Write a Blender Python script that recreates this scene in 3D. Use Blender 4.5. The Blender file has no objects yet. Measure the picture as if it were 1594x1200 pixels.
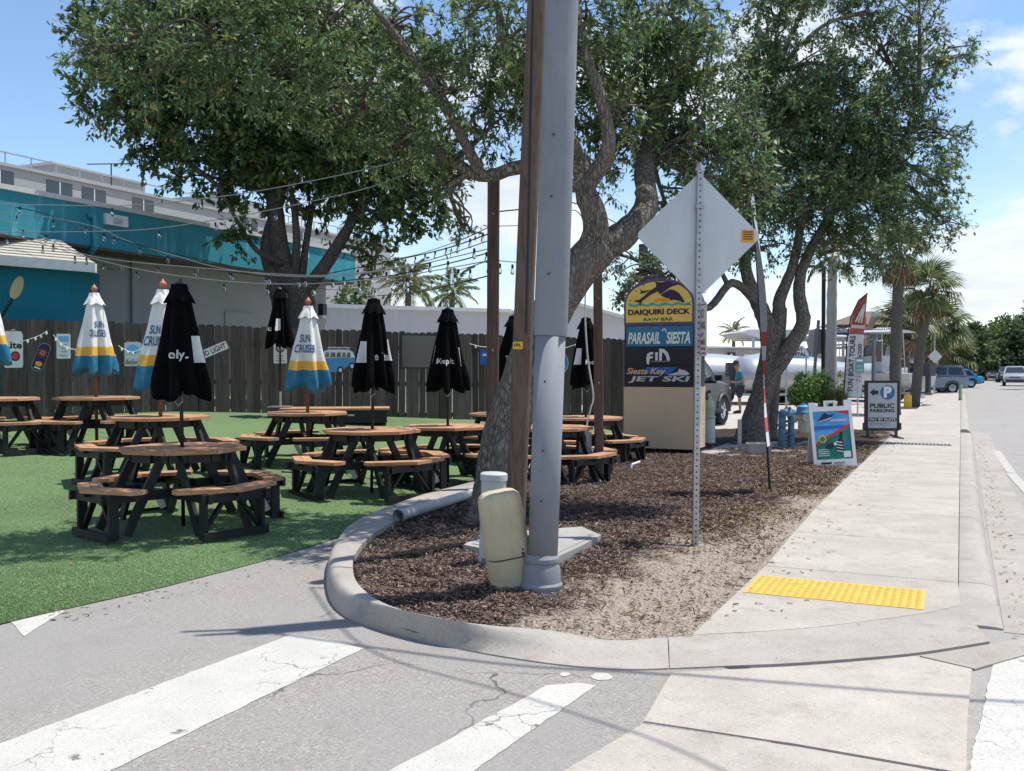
import bpy, bmesh, math, random
import numpy as np
from mathutils import Vector, Matrix

# ------------------------------------------------------------------ camera, sky, sun, exposure
scene = bpy.context.scene
C = scene.collection
R = math.radians
FPX, CX, CY, HORIZON, EYE = 1500.0, 797.0, 600.0, 572.0, 1.58
PITCH = math.atan((CY - HORIZON) / FPX)
cam_d = bpy.data.cameras.new('camera'); cam = bpy.data.objects.new('camera', cam_d); C.objects.link(cam)
cam_d.sensor_width = 36; cam_d.lens = 36 * FPX / 1594; cam_d.clip_end = 2000; cam_d.clip_start = .05
cam.location = (0, 0, EYE); cam.rotation_euler = (math.pi / 2 - PITCH, 0, 0)
scene.camera = cam

SUN_AZ, SUN_EL = R(72), R(70)
sv = Vector((math.sin(SUN_AZ) * math.cos(SUN_EL), math.cos(SUN_AZ) * math.cos(SUN_EL), math.sin(SUN_EL)))
sun_d = bpy.data.lights.new('sun', 'SUN'); sun = bpy.data.objects.new('sun', sun_d); C.objects.link(sun)
sun_d.energy = 4.3; sun_d.angle = R(.53); sun_d.color = (1, .945, .86)
sun.rotation_euler = sv.to_track_quat('Z', 'Y').to_euler()

world = bpy.data.worlds.new('World'); scene.world = world; world.use_nodes = True
wn, wl = world.node_tree.nodes, world.node_tree.links
wn.clear()
w_out = wn.new('ShaderNodeOutputWorld'); w_bg = wn.new('ShaderNodeBackground')
w_bg.inputs['Strength'].default_value = .14
sky = wn.new('ShaderNodeTexSky'); sky.sky_type = 'NISHITA'; sky.sun_disc = False
sky.sun_elevation = SUN_EL; sky.sun_rotation = SUN_AZ; sky.air_density = 1.0; sky.dust_density = .0; sky.ozone_density = 3.0
w_tc = wn.new('ShaderNodeTexCoord'); w_sep = wn.new('ShaderNodeSeparateXYZ')
wl.new(w_tc.outputs['Generated'], w_sep.inputs[0])
def wmath(op, a, b=None, c=None):
    n = wn.new('ShaderNodeMath'); n.operation = op
    for i, v in enumerate((a, b, c)):
        if v is None: continue
        if isinstance(v, (int, float)): n.inputs[i].default_value = v
        else: wl.new(v, n.inputs[i])
    return n.outputs[0]
zz = wmath('ADD', wmath('MAXIMUM', w_sep.outputs['Z'], 0.0), .20)
w_comb = wn.new('ShaderNodeCombineXYZ')
wl.new(wmath('DIVIDE', w_sep.outputs['X'], zz), w_comb.inputs['X'])
wl.new(wmath('DIVIDE', w_sep.outputs['Y'], zz), w_comb.inputs['Y'])
w_comb.inputs['Z'].default_value = 3.7
def wnoise(scale, detail, rough, off):
    mp = wn.new('ShaderNodeMapping'); mp.inputs['Location'].default_value = off
    wl.new(w_comb.outputs[0], mp.inputs['Vector'])
    n = wn.new('ShaderNodeTexNoise'); n.inputs['Scale'].default_value = scale
    n.inputs['Detail'].default_value = detail; n.inputs['Roughness'].default_value = rough
    wl.new(mp.outputs[0], n.inputs['Vector']); return n.outputs['Fac']
cl = wmath('ADD', wmath('MULTIPLY', wnoise(.85, 9, .58, (23.1, 9.4, 0)), .72), wmath('MULTIPLY', wnoise(.28, 3, .5, (2.7, 12.2, 0)), .42))
w_rmp = wn.new('ShaderNodeMapRange'); w_rmp.interpolation_type = 'SMOOTHSTEP'
w_rmp.inputs['From Min'].default_value = .54; w_rmp.inputs['From Max'].default_value = .76
w_rmp.inputs['To Max'].default_value = .9
wl.new(cl, w_rmp.inputs['Value'])
w_shade = wn.new('ShaderNodeMapRange'); w_shade.inputs['From Min'].default_value = .35; w_shade.inputs['From Max'].default_value = .68
w_shade.inputs['To Min'].default_value = .78; w_shade.inputs['To Max'].default_value = 1.0
wl.new(wnoise(2.3, 5, .6, (1, 8, 0)), w_shade.inputs['Value'])
w_cc = wn.new('ShaderNodeMix'); w_cc.data_type = 'RGBA'; w_cc.blend_type = 'MULTIPLY'; w_cc.inputs['Factor'].default_value = 1
w_cc.inputs['A'].default_value = (5.7, 6.0, 6.4, 1)
wl.new(w_shade.outputs[0], w_cc.inputs['B'])
w_mix = wn.new('ShaderNodeMix'); w_mix.data_type = 'RGBA'
# low cumulus: noise on the view direction, crisp edged, thinning upwards
c_map = wn.new('ShaderNodeMapping'); c_map.inputs['Scale'].default_value = (1, 1, 2.1); c_map.inputs['Location'].default_value = (20, 4, 1)
wl.new(w_tc.outputs['Generated'], c_map.inputs['Vector'])
c_n = wn.new('ShaderNodeTexNoise'); c_n.inputs['Scale'].default_value = 4.2; c_n.inputs['Detail'].default_value = 9; c_n.inputs['Roughness'].default_value = .55
wl.new(c_map.outputs[0], c_n.inputs['Vector'])
c_up = wn.new('ShaderNodeMapRange'); c_up.inputs['From Min'].default_value = .0; c_up.inputs['From Max'].default_value = .55; c_up.inputs['To Min'].default_value = .075; c_up.inputs['To Max'].default_value = -.10
wl.new(w_sep.outputs['Z'], c_up.inputs['Value'])
c_m = wn.new('ShaderNodeMapRange'); c_m.interpolation_type = 'SMOOTHSTEP'; c_m.inputs['From Min'].default_value = .50; c_m.inputs['From Max'].default_value = .60; c_m.inputs['To Max'].default_value = .92
wl.new(wmath('ADD', c_n.outputs['Fac'], c_up.outputs[0]), c_m.inputs['Value'])
w_fac = wmath('MAXIMUM', w_rmp.outputs[0], c_m.outputs[0])
wl.new(w_fac, w_mix.inputs['Factor']); s_hs = wn.new('ShaderNodeHueSaturation'); s_hs.inputs['Saturation'].default_value = 1.02; wl.new(sky.outputs[0], s_hs.inputs['Color']); wl.new(s_hs.outputs[0], w_mix.inputs['A']); wl.new(w_cc.outputs['Result'], w_mix.inputs['B'])
wl.new(w_mix.outputs['Result'], w_bg.inputs['Color']); wl.new(w_bg.outputs[0], w_out.inputs[0])

vs = scene.view_settings
vs.view_transform = 'Standard'; vs.look = 'None'; vs.gamma = 1; vs.use_curve_mapping = False; vs.exposure = 0.40
scene.cycles.use_denoising = True
scene.cycles.max_bounces = 6; scene.cycles.diffuse_bounces = 3; scene.cycles.transparent_max_bounces = 8

# ------------------------------------------------------------------ pixel helpers (photo pixels -> place)
def ray(px, py):
    u, v = (px - CX) / FPX, -(py - CY) / FPX
    return Vector((u, math.cos(PITCH) + v * math.sin(PITCH), -math.sin(PITCH) + v * math.cos(PITCH)))
def G(px, py, z=0.0):
    d = ray(px, py); t = (z - EYE) / d.z
    return Vector((d.x * t, d.y * t, z))
def W(px, py, Y):
    d = ray(px, py); t = Y / d.y
    return Vector((d.x * t, Y, EYE + d.z * t))
def ss(x):
    x = min(1, max(0, x)); return x * x * (3 - 2 * x)
def lerp(a, b, t): return a + (b - a) * t

# the street frame: t along the sidewalk, n to its right
ST = R(25); DV = Vector((math.sin(ST), math.cos(ST), 0)); NV = Vector((math.cos(ST), -math.sin(ST), 0)); S0 = Vector((2.98, 6.4, 0))
def SP(t, n, z=0.0):
    p = S0 + DV * t + NV * n; return Vector((p.x, p.y, z))
def to_tn(p):
    q = Vector((p[0], p[1], 0)) - S0; return q.dot(DV), q.dot(NV)

# ------------------------------------------------------------------ mesh helpers
class MB:
    def __init__(s): s.v = []; s.f = []; s.m = []; s.cur = 0
    def add(s, vs, fs, mi=None):
        o = len(s.v); s.v += [tuple(v) for v in vs]; s.f += [tuple(i + o for i in f) for f in fs]
        s.m += [s.cur if mi is None else mi] * len(fs); return s
    def box(s, c, d, rz=0.0, M=None, mi=None):
        x, y, z = d[0] / 2, d[1] / 2, d[2] / 2
        vs = [Vector((a * x, b * y, e * z)) for e in (-1, 1) for b in (-1, 1) for a in (-1, 1)]
        if M is None: M = Matrix.Rotation(rz, 3, 'Z')
        c = Vector(c)
        return s.add([M @ v + c for v in vs], [(0, 2, 3, 1), (4, 5, 7, 6), (0, 1, 5, 4), (2, 6, 7, 3), (0, 4, 6, 2), (1, 3, 7, 5)], mi)
    def beam(s, a, b, w, h, mi=None, up=(0, 0, 1)):
        a, b = Vector(a), Vector(b); d = b - a; L = d.length; d.normalize(); up = Vector(up)
        if abs(d.dot(up)) > .98: up = Vector((0, 1, 0))
        x = d.cross(up).normalized(); z = x.cross(d).normalized()
        M = Matrix((x, d, z)).transposed()
        return s.box((a + b) / 2, (w, L, h), M=M, mi=mi)
    def tube(s, pts, rad, n=8, cap=True, mi=None, wob=0.0, seed=0):
        pts = [Vector(p) for p in pts]; rg = random.Random(seed)
        if isinstance(rad, (int, float)): rad = [rad] * len(pts)
        vs, fs = [], []; ref = Vector((0, 0, 1)); px = None
        for i, p in enumerate(pts):
            d = (pts[min(i + 1, len(pts) - 1)] - pts[max(i - 1, 0)]).normalized()
            if px is None:
                r0 = ref if abs(d.dot(ref)) < .9 else Vector((0, 1, 0)); px = d.cross(r0).normalized()
            px = (px - d * px.dot(d)).normalized(); py = d.cross(px)
            for k in range(n):
                a = 2 * math.pi * k / n; r = rad[i] * (1 + wob * (rg.random() - .5) * 2)
                vs.append(p + (px * math.cos(a) + py * math.sin(a)) * r)
        for i in range(len(pts) - 1):
            for k in range(n):
                k2 = (k + 1) % n; fs.append((i * n + k, i * n + k2, (i + 1) * n + k2, (i + 1) * n + k))
        if cap:
            fs.append(tuple(range(n))[::-1]); fs.append(tuple(range((len(pts) - 1) * n, len(pts) * n)))
        return s.add(vs, fs, mi)
    def lathe(s, prof, n=20, c=(0, 0, 0), mi=None, cap=True, sx=1, sy=1):
        vs, fs = [], []; c = Vector(c)
        for r, z in prof:
            for k in range(n):
                a = 2 * math.pi * k / n; vs.append(c + Vector((r * math.cos(a) * sx, r * math.sin(a) * sy, z)))
        for i in range(len(prof) - 1):
            for k in range(n):
                k2 = (k + 1) % n; fs.append((i * n + k, i * n + k2, (i + 1) * n + k2, (i + 1) * n + k))
        if cap:
            fs.append(tuple(range(n))[::-1]); fs.append(tuple(range((len(prof) - 1) * n, len(prof) * n)))
        return s.add(vs, fs, mi)
    def plate(s, poly, y0, y1, mi=None):           # outline in x,z extruded along y
        n = len(poly)
        ar = sum(poly[i][0] * poly[(i + 1) % n][1] - poly[(i + 1) % n][0] * poly[i][1] for i in range(n))
        if ar < 0: poly = poly[::-1]
        vs = [(x, y0, z) for x, z in poly] + [(x, y1, z) for x, z in poly]
        fs = [tuple(range(n)), tuple(range(2 * n - 1, n - 1, -1))]
        fs += [(i + n, (i + 1) % n + n, (i + 1) % n, i) for i in range(n)]
        return s.add(vs, fs, mi)
    def slab(s, poly, z0, z1, mi=None):            # outline in x,y extruded along z
        n = len(poly); poly = [(p[0], p[1]) for p in poly]
        ar = sum(poly[i][0] * poly[(i + 1) % n][1] - poly[(i + 1) % n][0] * poly[i][1] for i in range(n))
        if ar < 0: poly = poly[::-1]
        vs = [(x, y, z0) for x, y in poly] + [(x, y, z1) for x, y in poly]
        fs = [tuple(range(n))[::-1], tuple(range(n, 2 * n))]
        fs += [(i, (i + 1) % n, (i + 1) % n + n, i + n) for i in range(n)]
        return s.add(vs, fs, mi)
    def loft(s, rings, closed=True, cap=True, mi=None):
        n = len(rings[0]); vs = [p for r in rings for p in r]; fs = []
        for i in range(len(rings) - 1):
            for k in range(n if closed else n - 1):
                k2 = (k + 1) % n; fs.append((i * n + k, i * n + k2, (i + 1) * n + k2, (i + 1) * n + k))
        if cap and closed:
            fs.append(tuple(range(n))[::-1]); fs.append(tuple(range((len(rings) - 1) * n, len(rings) * n)))
        return s.add(vs, fs, mi)
    def mesh(s, name, mats, smooth=False):
        me = bpy.data.meshes.new(name); me.from_pydata(s.v, [], s.f)
        if not isinstance(mats, (list, tuple)): mats = [mats]
        for m in mats: me.materials.append(m)
        if len(mats) > 1: me.polygons.foreach_set('material_index', s.m)
        if smooth: me.polygons.foreach_set('use_smooth', [True] * len(s.f)); 
        me.update(); return me
    def build(s, name, mats, parent=None, smooth=False, loc=None, rz=0.0, auto=None):
        me = s.mesh(name, mats, smooth or auto is not None)
        if auto is not None: me.set_sharp_from_angle(angle=R(auto))
        return link(name, me, parent, loc, rz)
def link(name, me, parent=None, loc=None, rz=0.0):
    o = bpy.data.objects.new(name, me); C.objects.link(o)
    if parent is not None: o.parent = parent
    if loc is not None: o.location = loc
    if rz: o.rotation_euler = (0, 0, rz)
    return o
def tag(o, label=None, cat=None, group=None, kind=None):
    if label: o['label'] = label
    if cat: o['category'] = cat
    if group: o['group'] = group
    if kind: o['kind'] = kind
    return o
def thing(name, label, cat, loc=(0, 0, 0), rz=0.0, group=None):
    o = bpy.data.objects.new(name, None); C.objects.link(o); o.empty_display_size = .1
    o.location = loc; o.rotation_euler = (0, 0, rz); return tag(o, label, cat, group)
def struct(name, loc=(0, 0, 0)):
    o = bpy.data.objects.new(name, None); C.objects.link(o); o.location = loc; o['kind'] = 'structure'; return o
def copy_tree(o, parent=None):
    c = o.copy(); C.objects.link(c); c.parent = parent
    for ch in list(o.children): copy_tree(ch, c)
    return c
def np_mesh(name, V, F, mat, smooth=False):
    """V (n,3), F (m,k) numpy arrays, all faces with k corners"""
    me = bpy.data.meshes.new(name); n, (m, k) = len(V), F.shape
    me.vertices.add(n); me.vertices.foreach_set('co', V.astype(np.float32).ravel())
    me.loops.add(m * k); me.loops.foreach_set('vertex_index', F.astype(np.int32).ravel())
    me.polygons.add(m); me.polygons.foreach_set('loop_start', np.arange(0, m * k, k, dtype=np.int32))
    try: me.polygons.foreach_set('loop_total', np.full(m, k, dtype=np.int32))
    except Exception: pass
    if smooth: me.polygons.foreach_set('use_smooth', np.ones(m, dtype=bool))
    me.materials.append(mat); me.update(calc_edges=True); me.validate(); return me
def catmull(pts, k=4):
    pts = [Vector(p) for p in pts]; out = []
    for i in range(len(pts) - 1):
        a, b, c, d = pts[max(i - 1, 0)], pts[i], pts[i + 1], pts[min(i + 2, len(pts) - 1)]
        for j in range(k):
            t = j / k
            out.append(.5 * ((2 * b) + (c - a) * t + (2 * a - 5 * b + 4 * c - d) * t * t + (3 * b - a - 3 * c + d) * t ** 3))
    out.append(pts[-1]); return out
_tc = {}
def text_verts(s, bold=0.0, shear=0.0, spacing=1.0, ext=0.0):
    k = (s, bold, shear, spacing, ext)
    if k in _tc: return _tc[k]
    cu = bpy.data.curves.new('t', 'FONT'); cu.body = s; cu.size = 1; cu.offset = bold; cu.shear = shear; cu.space_character = spacing
    cu.fill_mode = 'FRONT' if not ext else 'BOTH'; cu.extrude = ext; cu.resolution_u = 3
    ob = bpy.data.objects.new('t', cu)
    me = bpy.data.meshes.new_from_object(ob)
    vs = [v.co.copy() for v in me.vertices]; fs = [tuple(p.vertices) for p in me.polygons]
    bpy.data.objects.remove(ob); bpy.data.curves.remove(cu); bpy.data.meshes.remove(me)
    x0 = min(v.x for v in vs); x1 = max(v.x for v in vs); y0 = min(v.y for v in vs); y1 = max(v.y for v in vs)
    vs = [((v.x - (x0 + x1) / 2) / (x1 - x0), (v.y - (y0 + y1) / 2) / (y1 - y0)) for v in vs]
    _tc[k] = (vs, fs); return _tc[k]
def text(parent, s, w, h, loc, mat, bold=.012, shear=0.0, spacing=1.0, rot=0.0, warp=None, name='lettering'):
    """flat lettering facing -y, centred at loc (x,y,z) in the parent's frame, fitted into w x h"""
    vs, fs = text_verts(s, bold, shear, spacing); ca, sa = math.cos(rot), math.sin(rot); out = []
    for a, b in vs:
        x, z = a * w, b * h; x, z = x * ca - z * sa, x * sa + z * ca
        p = (loc[0] + x, loc[1], loc[2] + z); out.append(warp(p) if warp else p)
    return MB().add(out, fs).build(name, mat, parent)
# ------------------------------------------------------------------ materials
def srgb(r, g, b):
    f = lambda c: (c / 255 / 12.92) if c / 255 <= .04045 else ((c / 255 + .055) / 1.055) ** 2.4
    return (f(r), f(g), f(b), 1)
def _c(c): return (*c, 1) if len(c) == 3 else c
class NT:
    def __init__(s, name):
        s.mat = bpy.data.materials.new(name); s.mat.use_nodes = True; s.t = s.mat.node_tree; s.n = s.t.nodes; s.l = s.t.links
        s.b = s.n['Principled BSDF']; s.tc = s.n.new('ShaderNodeTexCoord')
    def inp(s, sock, v):
        if isinstance(v, bpy.types.NodeSocket): s.l.new(v, sock)
        else: sock.default_value = v
    def co(s, space='Object', scale=(1, 1, 1), rot=(0, 0, 0), loc=(0, 0, 0)):
        mp = s.n.new('ShaderNodeMapping'); mp.inputs['Scale'].default_value = scale; mp.inputs['Rotation'].default_value = rot; mp.inputs['Location'].default_value = loc
        if space == 'World': src = s.n.new('ShaderNodeNewGeometry').outputs['Position']
        else: src = s.tc.outputs[space]
        s.l.new(src, mp.inputs[0]); return mp.outputs[0]
    def noise(s, vec, scale, detail=4, rough=.55, dist=0.0):
        n = s.n.new('ShaderNodeTexNoise'); s.l.new(vec, n.inputs['Vector']); n.inputs['Scale'].default_value = scale
        n.inputs['Detail'].default_value = detail; n.inputs['Roughness'].default_value = rough; n.inputs['Distortion'].default_value = dist
        return n.outputs['Fac']
    def vor(s, vec, scale, feature='F1', out='Distance', rnd=1.0):
        n = s.n.new('ShaderNodeTexVoronoi'); n.feature = feature; s.l.new(vec, n.inputs['Vector']); n.inputs['Scale'].default_value = scale
        n.inputs['Randomness'].default_value = rnd; return n.outputs[out]
    def ramp(s, fac, stops, interp='LINEAR'):
        n = s.n.new('ShaderNodeValToRGB'); n.color_ramp.interpolation = interp; e = n.color_ramp.elements
        while len(e) < len(stops): e.new(.5)
        for el, (p, c) in zip(e, stops): el.position = p; el.color = _c(c)
        s.l.new(fac, n.inputs[0]); return n.outputs[0]
    def mix(s, fac, a, b, blend='MIX'):
        n = s.n.new('ShaderNodeMix'); n.data_type = 'RGBA'; n.blend_type = blend
        s.inp(n.inputs['Factor'], fac); s.inp(n.inputs['A'], a if isinstance(a, bpy.types.NodeSocket) else _c(a)); s.inp(n.inputs['B'], b if isinstance(b, bpy.types.NodeSocket) else _c(b)); return n.outputs['Result']
    def math(s, op, a, b=None, c=None):
        n = s.n.new('ShaderNodeMath'); n.operation = op
        for i, v in enumerate((a, b, c)):
            if v is not None: s.inp(n.inputs[i], v)
        return n.outputs[0]
    def rng(s, v, a, b, c=0.0, d=1.0, smooth=True):
        n = s.n.new('ShaderNodeMapRange'); n.interpolation_type = 'SMOOTHSTEP' if smooth else 'LINEAR'; s.l.new(v, n.inputs['Value'])
        n.inputs['From Min'].default_value = a; n.inputs['From Max'].default_value = b; n.inputs['To Min'].default_value = c; n.inputs['To Max'].default_value = d
        return n.outputs[0]
    def sep(s, vec):
        n = s.n.new('ShaderNodeSeparateXYZ'); s.l.new(vec, n.inputs[0]); return n.outputs
    def bump(s, h, strength=.3, dist=.01):
        n = s.n.new('ShaderNodeBump'); s.l.new(h, n.inputs['Height']); n.inputs['Strength'].default_value = strength; n.inputs['Distance'].default_value = dist
        s.l.new(n.outputs[0], s.b.inputs['Normal']); return n
    def rand(s, col, amt, hue=0.0):
        oi = s.n.new('ShaderNodeObjectInfo'); h = s.n.new('ShaderNodeHueSaturation')
        s.inp(h.inputs['Color'], col); s.l.new(s.rng(oi.outputs['Random'], 0, 1, 1 - amt, 1 + amt, False), h.inputs['Value'])
        if hue: s.l.new(s.rng(oi.outputs['Random'], 0, 1, .5 - hue, .5 + hue, False), h.inputs['Hue'])
        return h.outputs[0]
    def done(s, col, rough=.7, metal=0.0, spec=.4):
        s.inp(s.b.inputs['Base Color'], col if isinstance(col, bpy.types.NodeSocket) else _c(col)); s.inp(s.b.inputs['Roughness'], rough)
        s.b.inputs['Metallic'].default_value = metal; s.b.inputs['Specular IOR Level'].default_value = spec; return s.mat
def plain(name, col, rough=.6, metal=0.0, var=.12, scale=6, bump=0.0, bscale=60, spec=.4, rnd=0.0, stretch=(1, 1, 1)):
    t = NT(name); v = t.co('Object', stretch); col = _c(col)
    d = tuple(c * (1 - var) for c in col[:3]); u = tuple(min(1, c * (1 + var)) for c in col[:3])
    k = t.ramp(t.noise(v, scale, 6, .65), [(.3, d), (.7, u)])
    if rnd: k = t.rand(k, rnd)
    if bump: t.bump(t.noise(v, bscale, 5, .6), bump, .01)
    return t.done(k, rough, metal, spec)
def m_asphalt(name, base, light, dark, blotch, seam=False):
    t = NT(name); v = t.co('World')
    sp = t.vor(v, 95, 'F1', 'Color'); g = t.n.new('ShaderNodeSeparateColor'); t.l.new(sp, g.inputs[0])
    k = t.ramp(g.outputs[0], [(0, dark), (.35, base), (.75, base), (1, light)])
    k = t.mix(t.rng(t.noise(v, 260, 2), .35, .7), k, tuple(c * .72 for c in base[:3]))
    k = t.mix(t.rng(t.noise(v, .45, 5, .6), .36, .66, 0, .8), k, blotch)
    k = t.mix(t.rng(t.noise(v, 2.3, 6, .7), .45, .75, 0, .28), k, tuple(c * .6 for c in base[:3]))
    wv = t.n.new('ShaderNodeVectorMath'); wv.operation = 'ADD'; t.l.new(v, wv.inputs[0]); nz = t.n.new('ShaderNodeTexNoise'); t.l.new(v, nz.inputs['Vector']); nz.inputs['Scale'].default_value = 1.8; nz.inputs['Detail'].default_value = 6
    sc = t.n.new('ShaderNodeVectorMath'); sc.operation = 'SCALE'; sc.inputs['Scale'].default_value = .9; t.l.new(nz.outputs['Color'], sc.inputs[0]); t.l.new(sc.outputs[0], wv.inputs[1])
    ck = t.math('MULTIPLY', t.rng(t.vor(wv.outputs[0], .55, 'DISTANCE_TO_EDGE'), .002, .008, .7, 0), t.rng(t.noise(v, .8, 3), .47, .58))
    k = t.mix(ck, k, (.05, .047, .045))
    k = t.mix(t.rng(t.noise(v, 1.1, 4, .5), .62, .72, 0, .35), k, tuple(c * .5 for c in base[:3]))
    t.bump(t.vor(v, 95), .4, .005)
    return t.done(k, .92, 0, .25)
def m_concrete(name, base, var=.2, dirt=.5, rnd=.04):
    t = NT(name); v = t.co('World')
    k = t.ramp(t.noise(v, 1.6, 8, .68), [(.28, tuple(c * (1 - var) for c in base)), (.72, tuple(c * (1 + var * .6) for c in base))])
    sp = t.vor(v, 120, 'F1', 'Color'); g = t.n.new('ShaderNodeSeparateColor'); t.l.new(sp, g.inputs[0])
    k = t.mix(t.rng(g.outputs[1], .8, 1.0, 0, .5, False), k, tuple(min(1, c * 1.25) for c in base))
    k = t.mix(t.rng(g.outputs[0], .85, 1.0, 0, .5, False), k, tuple(c * .55 for c in base))
    k = t.mix(t.rng(t.noise(v, 4.2, 7, .75), .5, .75, 0, dirt), k, (base[0] * .5, base[1] * .46, base[2] * .42))
    k = t.mix(t.rng(t.vor(v, 3.1), .0, .035, .5, 0), k, (.06, .055, .05)); k = t.mix(t.rng(t.noise(v, .5, 4, .6), .5, .7, 0, .3), k, tuple(c * .66 for c in base))
    if rnd: k = t.rand(k, rnd)
    t.bump(t.noise(v, 150, 3), .25, .004)
    return t.done(k, .9, 0, .25)
def m_leaf(name, dark, mid, lite, yellow, ytint=.03, transl=.32):
    t = NT(name); ge = t.n.new('ShaderNodeNewGeometry'); r = ge.outputs['Random Per Island']
    k = t.ramp(r, [(0, dark), (.45, mid), (.93 - ytint, lite), (.97, yellow)])
    big = t.noise(t.co('World'), .9, 3)
    k = t.mix(t.rng(big, .45, .7, 0, .45), k, lite)
    t.done(k, .5, 0, .35)
    tr = t.n.new('ShaderNodeBsdfTranslucent'); hs = t.n.new('ShaderNodeHueSaturation'); t.l.new(k, hs.inputs['Color']); hs.inputs['Value'].default_value = 1.5; hs.inputs['Hue'].default_value = .485
    t.l.new(hs.outputs[0], tr.inputs[0]); mx = t.n.new('ShaderNodeMixShader'); mx.inputs[0].default_value = transl
    t.l.new(t.b.outputs[0], mx.inputs[1]); t.l.new(tr.outputs[0], mx.inputs[2]); t.l.new(mx.outputs[0], t.n['Material Output'].inputs[0]); return t.mat
def m_bark(name, dark, lite, sc=1.0):
    t = NT(name); v = t.co('Object', (1, 1, .30)); w = t.noise(v, 5 * sc, 3)
    v2 = t.n.new('ShaderNodeVectorMath'); v2.operation = 'ADD'; t.l.new(v, v2.inputs[0])
    nz = t.n.new('ShaderNodeTexNoise'); t.l.new(v, nz.inputs['Vector']); nz.inputs['Scale'].default_value = 7 * sc
    s2 = t.n.new('ShaderNodeVectorMath'); s2.operation = 'SCALE'; s2.inputs['Scale'].default_value = .16; t.l.new(nz.outputs['Color'], s2.inputs[0]); t.l.new(s2.outputs[0], v2.inputs[1])
    e = t.math('MULTIPLY', t.vor(v2.outputs[0], 30 * sc, 'DISTANCE_TO_EDGE'), t.rng(t.noise(v, 45 * sc, 5, .7), .25, .75, .5, 1.5))
    k = t.ramp(e, [(0, dark), (.12, tuple(a * .6 + b * .4 for a, b in zip(dark, lite))), (.4, lite)])
    k = t.mix(t.rng(w, .4, .7, 0, .5), k, tuple(c * .65 for c in lite))
    k = t.mix(t.rng(t.noise(v, 60 * sc, 4), .4, .8, 0, .4), k, tuple(min(1, c * 1.5) for c in lite))
    t.bump(t.math('MINIMUM', e, .25), .9, .03)
    return t.done(k, .95, 0, .15)
def m_wood(name, base, dark, grain=(1, 1, .06), rough=.8, rnd=.12, bump=.3, gs=38, pale=None):
    t = NT(name); v = t.co('Object', grain)
    oi = t.n.new('ShaderNodeObjectInfo'); va = t.n.new('ShaderNodeVectorMath'); va.operation = 'ADD'; t.l.new(v, va.inputs[0])
    cb = t.n.new('ShaderNodeCombineXYZ'); t.l.new(t.math('MULTIPLY', oi.outputs['Random'], 50.0), cb.inputs[0]); t.l.new(cb.outputs[0], va.inputs[1]); v = va.outputs[0]
    g = t.noise(v, gs, 6, .7, .6)
    k = t.ramp(g, [(.25, dark), (.55, base), (.8, tuple(min(1, c * 1.25) for c in base))])
    if pale: k = t.mix(t.rng(t.noise(v, gs * .15, 4), .5, .75, 0, .6), k, pale)
    if rnd: k = t.rand(k, rnd)
    t.bump(g, bump, .006); return t.done(k, rough, 0, .25)

ASPH = m_asphalt('asphalt_apron', (.325, .30, .277), (.50, .47, .44), (.19, .176, .163), (.275, .267, .258))
ROADM = m_asphalt('road_asphalt', (.36, .338, .315), (.50, .475, .445), (.24, .225, .21), (.32, .31, .30))
CONC = m_concrete('sidewalk_concrete', (.43, .395, .352))
CONC_G = m_concrete('kerb_concrete', (.385, .355, .318), dirt=.5)
CONC_P = m_concrete('pad_concrete', (.36, .35, .33), dirt=.5)
LOT = m_concrete('lot_concrete', (.46, .42, .37))
GROUND = m_concrete('ground_dirt', (.30, .27, .22))
def m_paint(name, col):
    t = NT(name); v = t.co('World')
    base = t.ramp(t.noise(v, 3, 7, .7), [(.3, tuple(c * .86 for c in col)), (.7, col)])
    wv = t.n.new('ShaderNodeVectorMath'); wv.operation = 'ADD'; t.l.new(v, wv.inputs[0])
    nz = t.n.new('ShaderNodeTexNoise'); t.l.new(v, nz.inputs['Vector']); nz.inputs['Scale'].default_value = 5; nz.inputs['Detail'].default_value = 5
    sc = t.n.new('ShaderNodeVectorMath'); sc.operation = 'SCALE'; sc.inputs['Scale'].default_value = .30; t.l.new(nz.outputs['Color'], sc.inputs[0]); t.l.new(sc.outputs[0], wv.inputs[1])
    cr = t.vor(wv.outputs[0], 3.4, 'DISTANCE_TO_EDGE'); cm = t.rng(t.noise(v, 1.9, 3), .63, .70)
    cr2 = t.vor(wv.outputs[0], 8.5, 'DISTANCE_TO_EDGE'); crack = t.math('MAXIMUM', t.math('MULTIPLY', t.rng(cr, .003, .016, 1, 0), t.rng(t.noise(v, 1.1, 3), .46, .60)), t.math('MULTIPLY', t.rng(cr2, .01, .05, .8, 0), cm))
    worn = t.rng(t.noise(v, 3.7, 8, .72), .635, .655)
    sp = t.rng(t.noise(v, 90, 3), .54, .68, 0, .9)
    fac = t.math('MAXIMUM', t.math('MAXIMUM', crack, worn), t.math('MULTIPLY', sp, .55))
    k = t.mix(fac, base, (.17, .16, .15))
    t.bump(t.noise(v, 130, 3), .2, .004); return t.done(k, .75, 0, .3)
PAINT_W = m_paint('crosswalk_paint', (.53, .52, .48))
def m_turf():
    t = NT('artificial_turf'); v = t.co('World')
    k = t.ramp(t.noise(v, 130, 3, .7), [(.2, (.08, .135, .058)), (.5, (.155, .25, .105)), (.85, (.27, .38, .18))])
    k = t.mix(t.rng(t.noise(v, .7, 4), .35, .7, 0, .5), k, (.17, .235, .105)); k = t.mix(t.rng(t.noise(v, .35, 5, .65), .48, .66, 0, .45), k, (.10, .15, .07))
    k = t.mix(t.rng(t.noise(v, 5, 4), .5, .75, 0, .25), k, (.06, .115, .045))
    t.bump(t.noise(v, 170, 3, .7), .8, .02); return t.done(k, .8, 0, .25)
TURF = m_turf()
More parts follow.
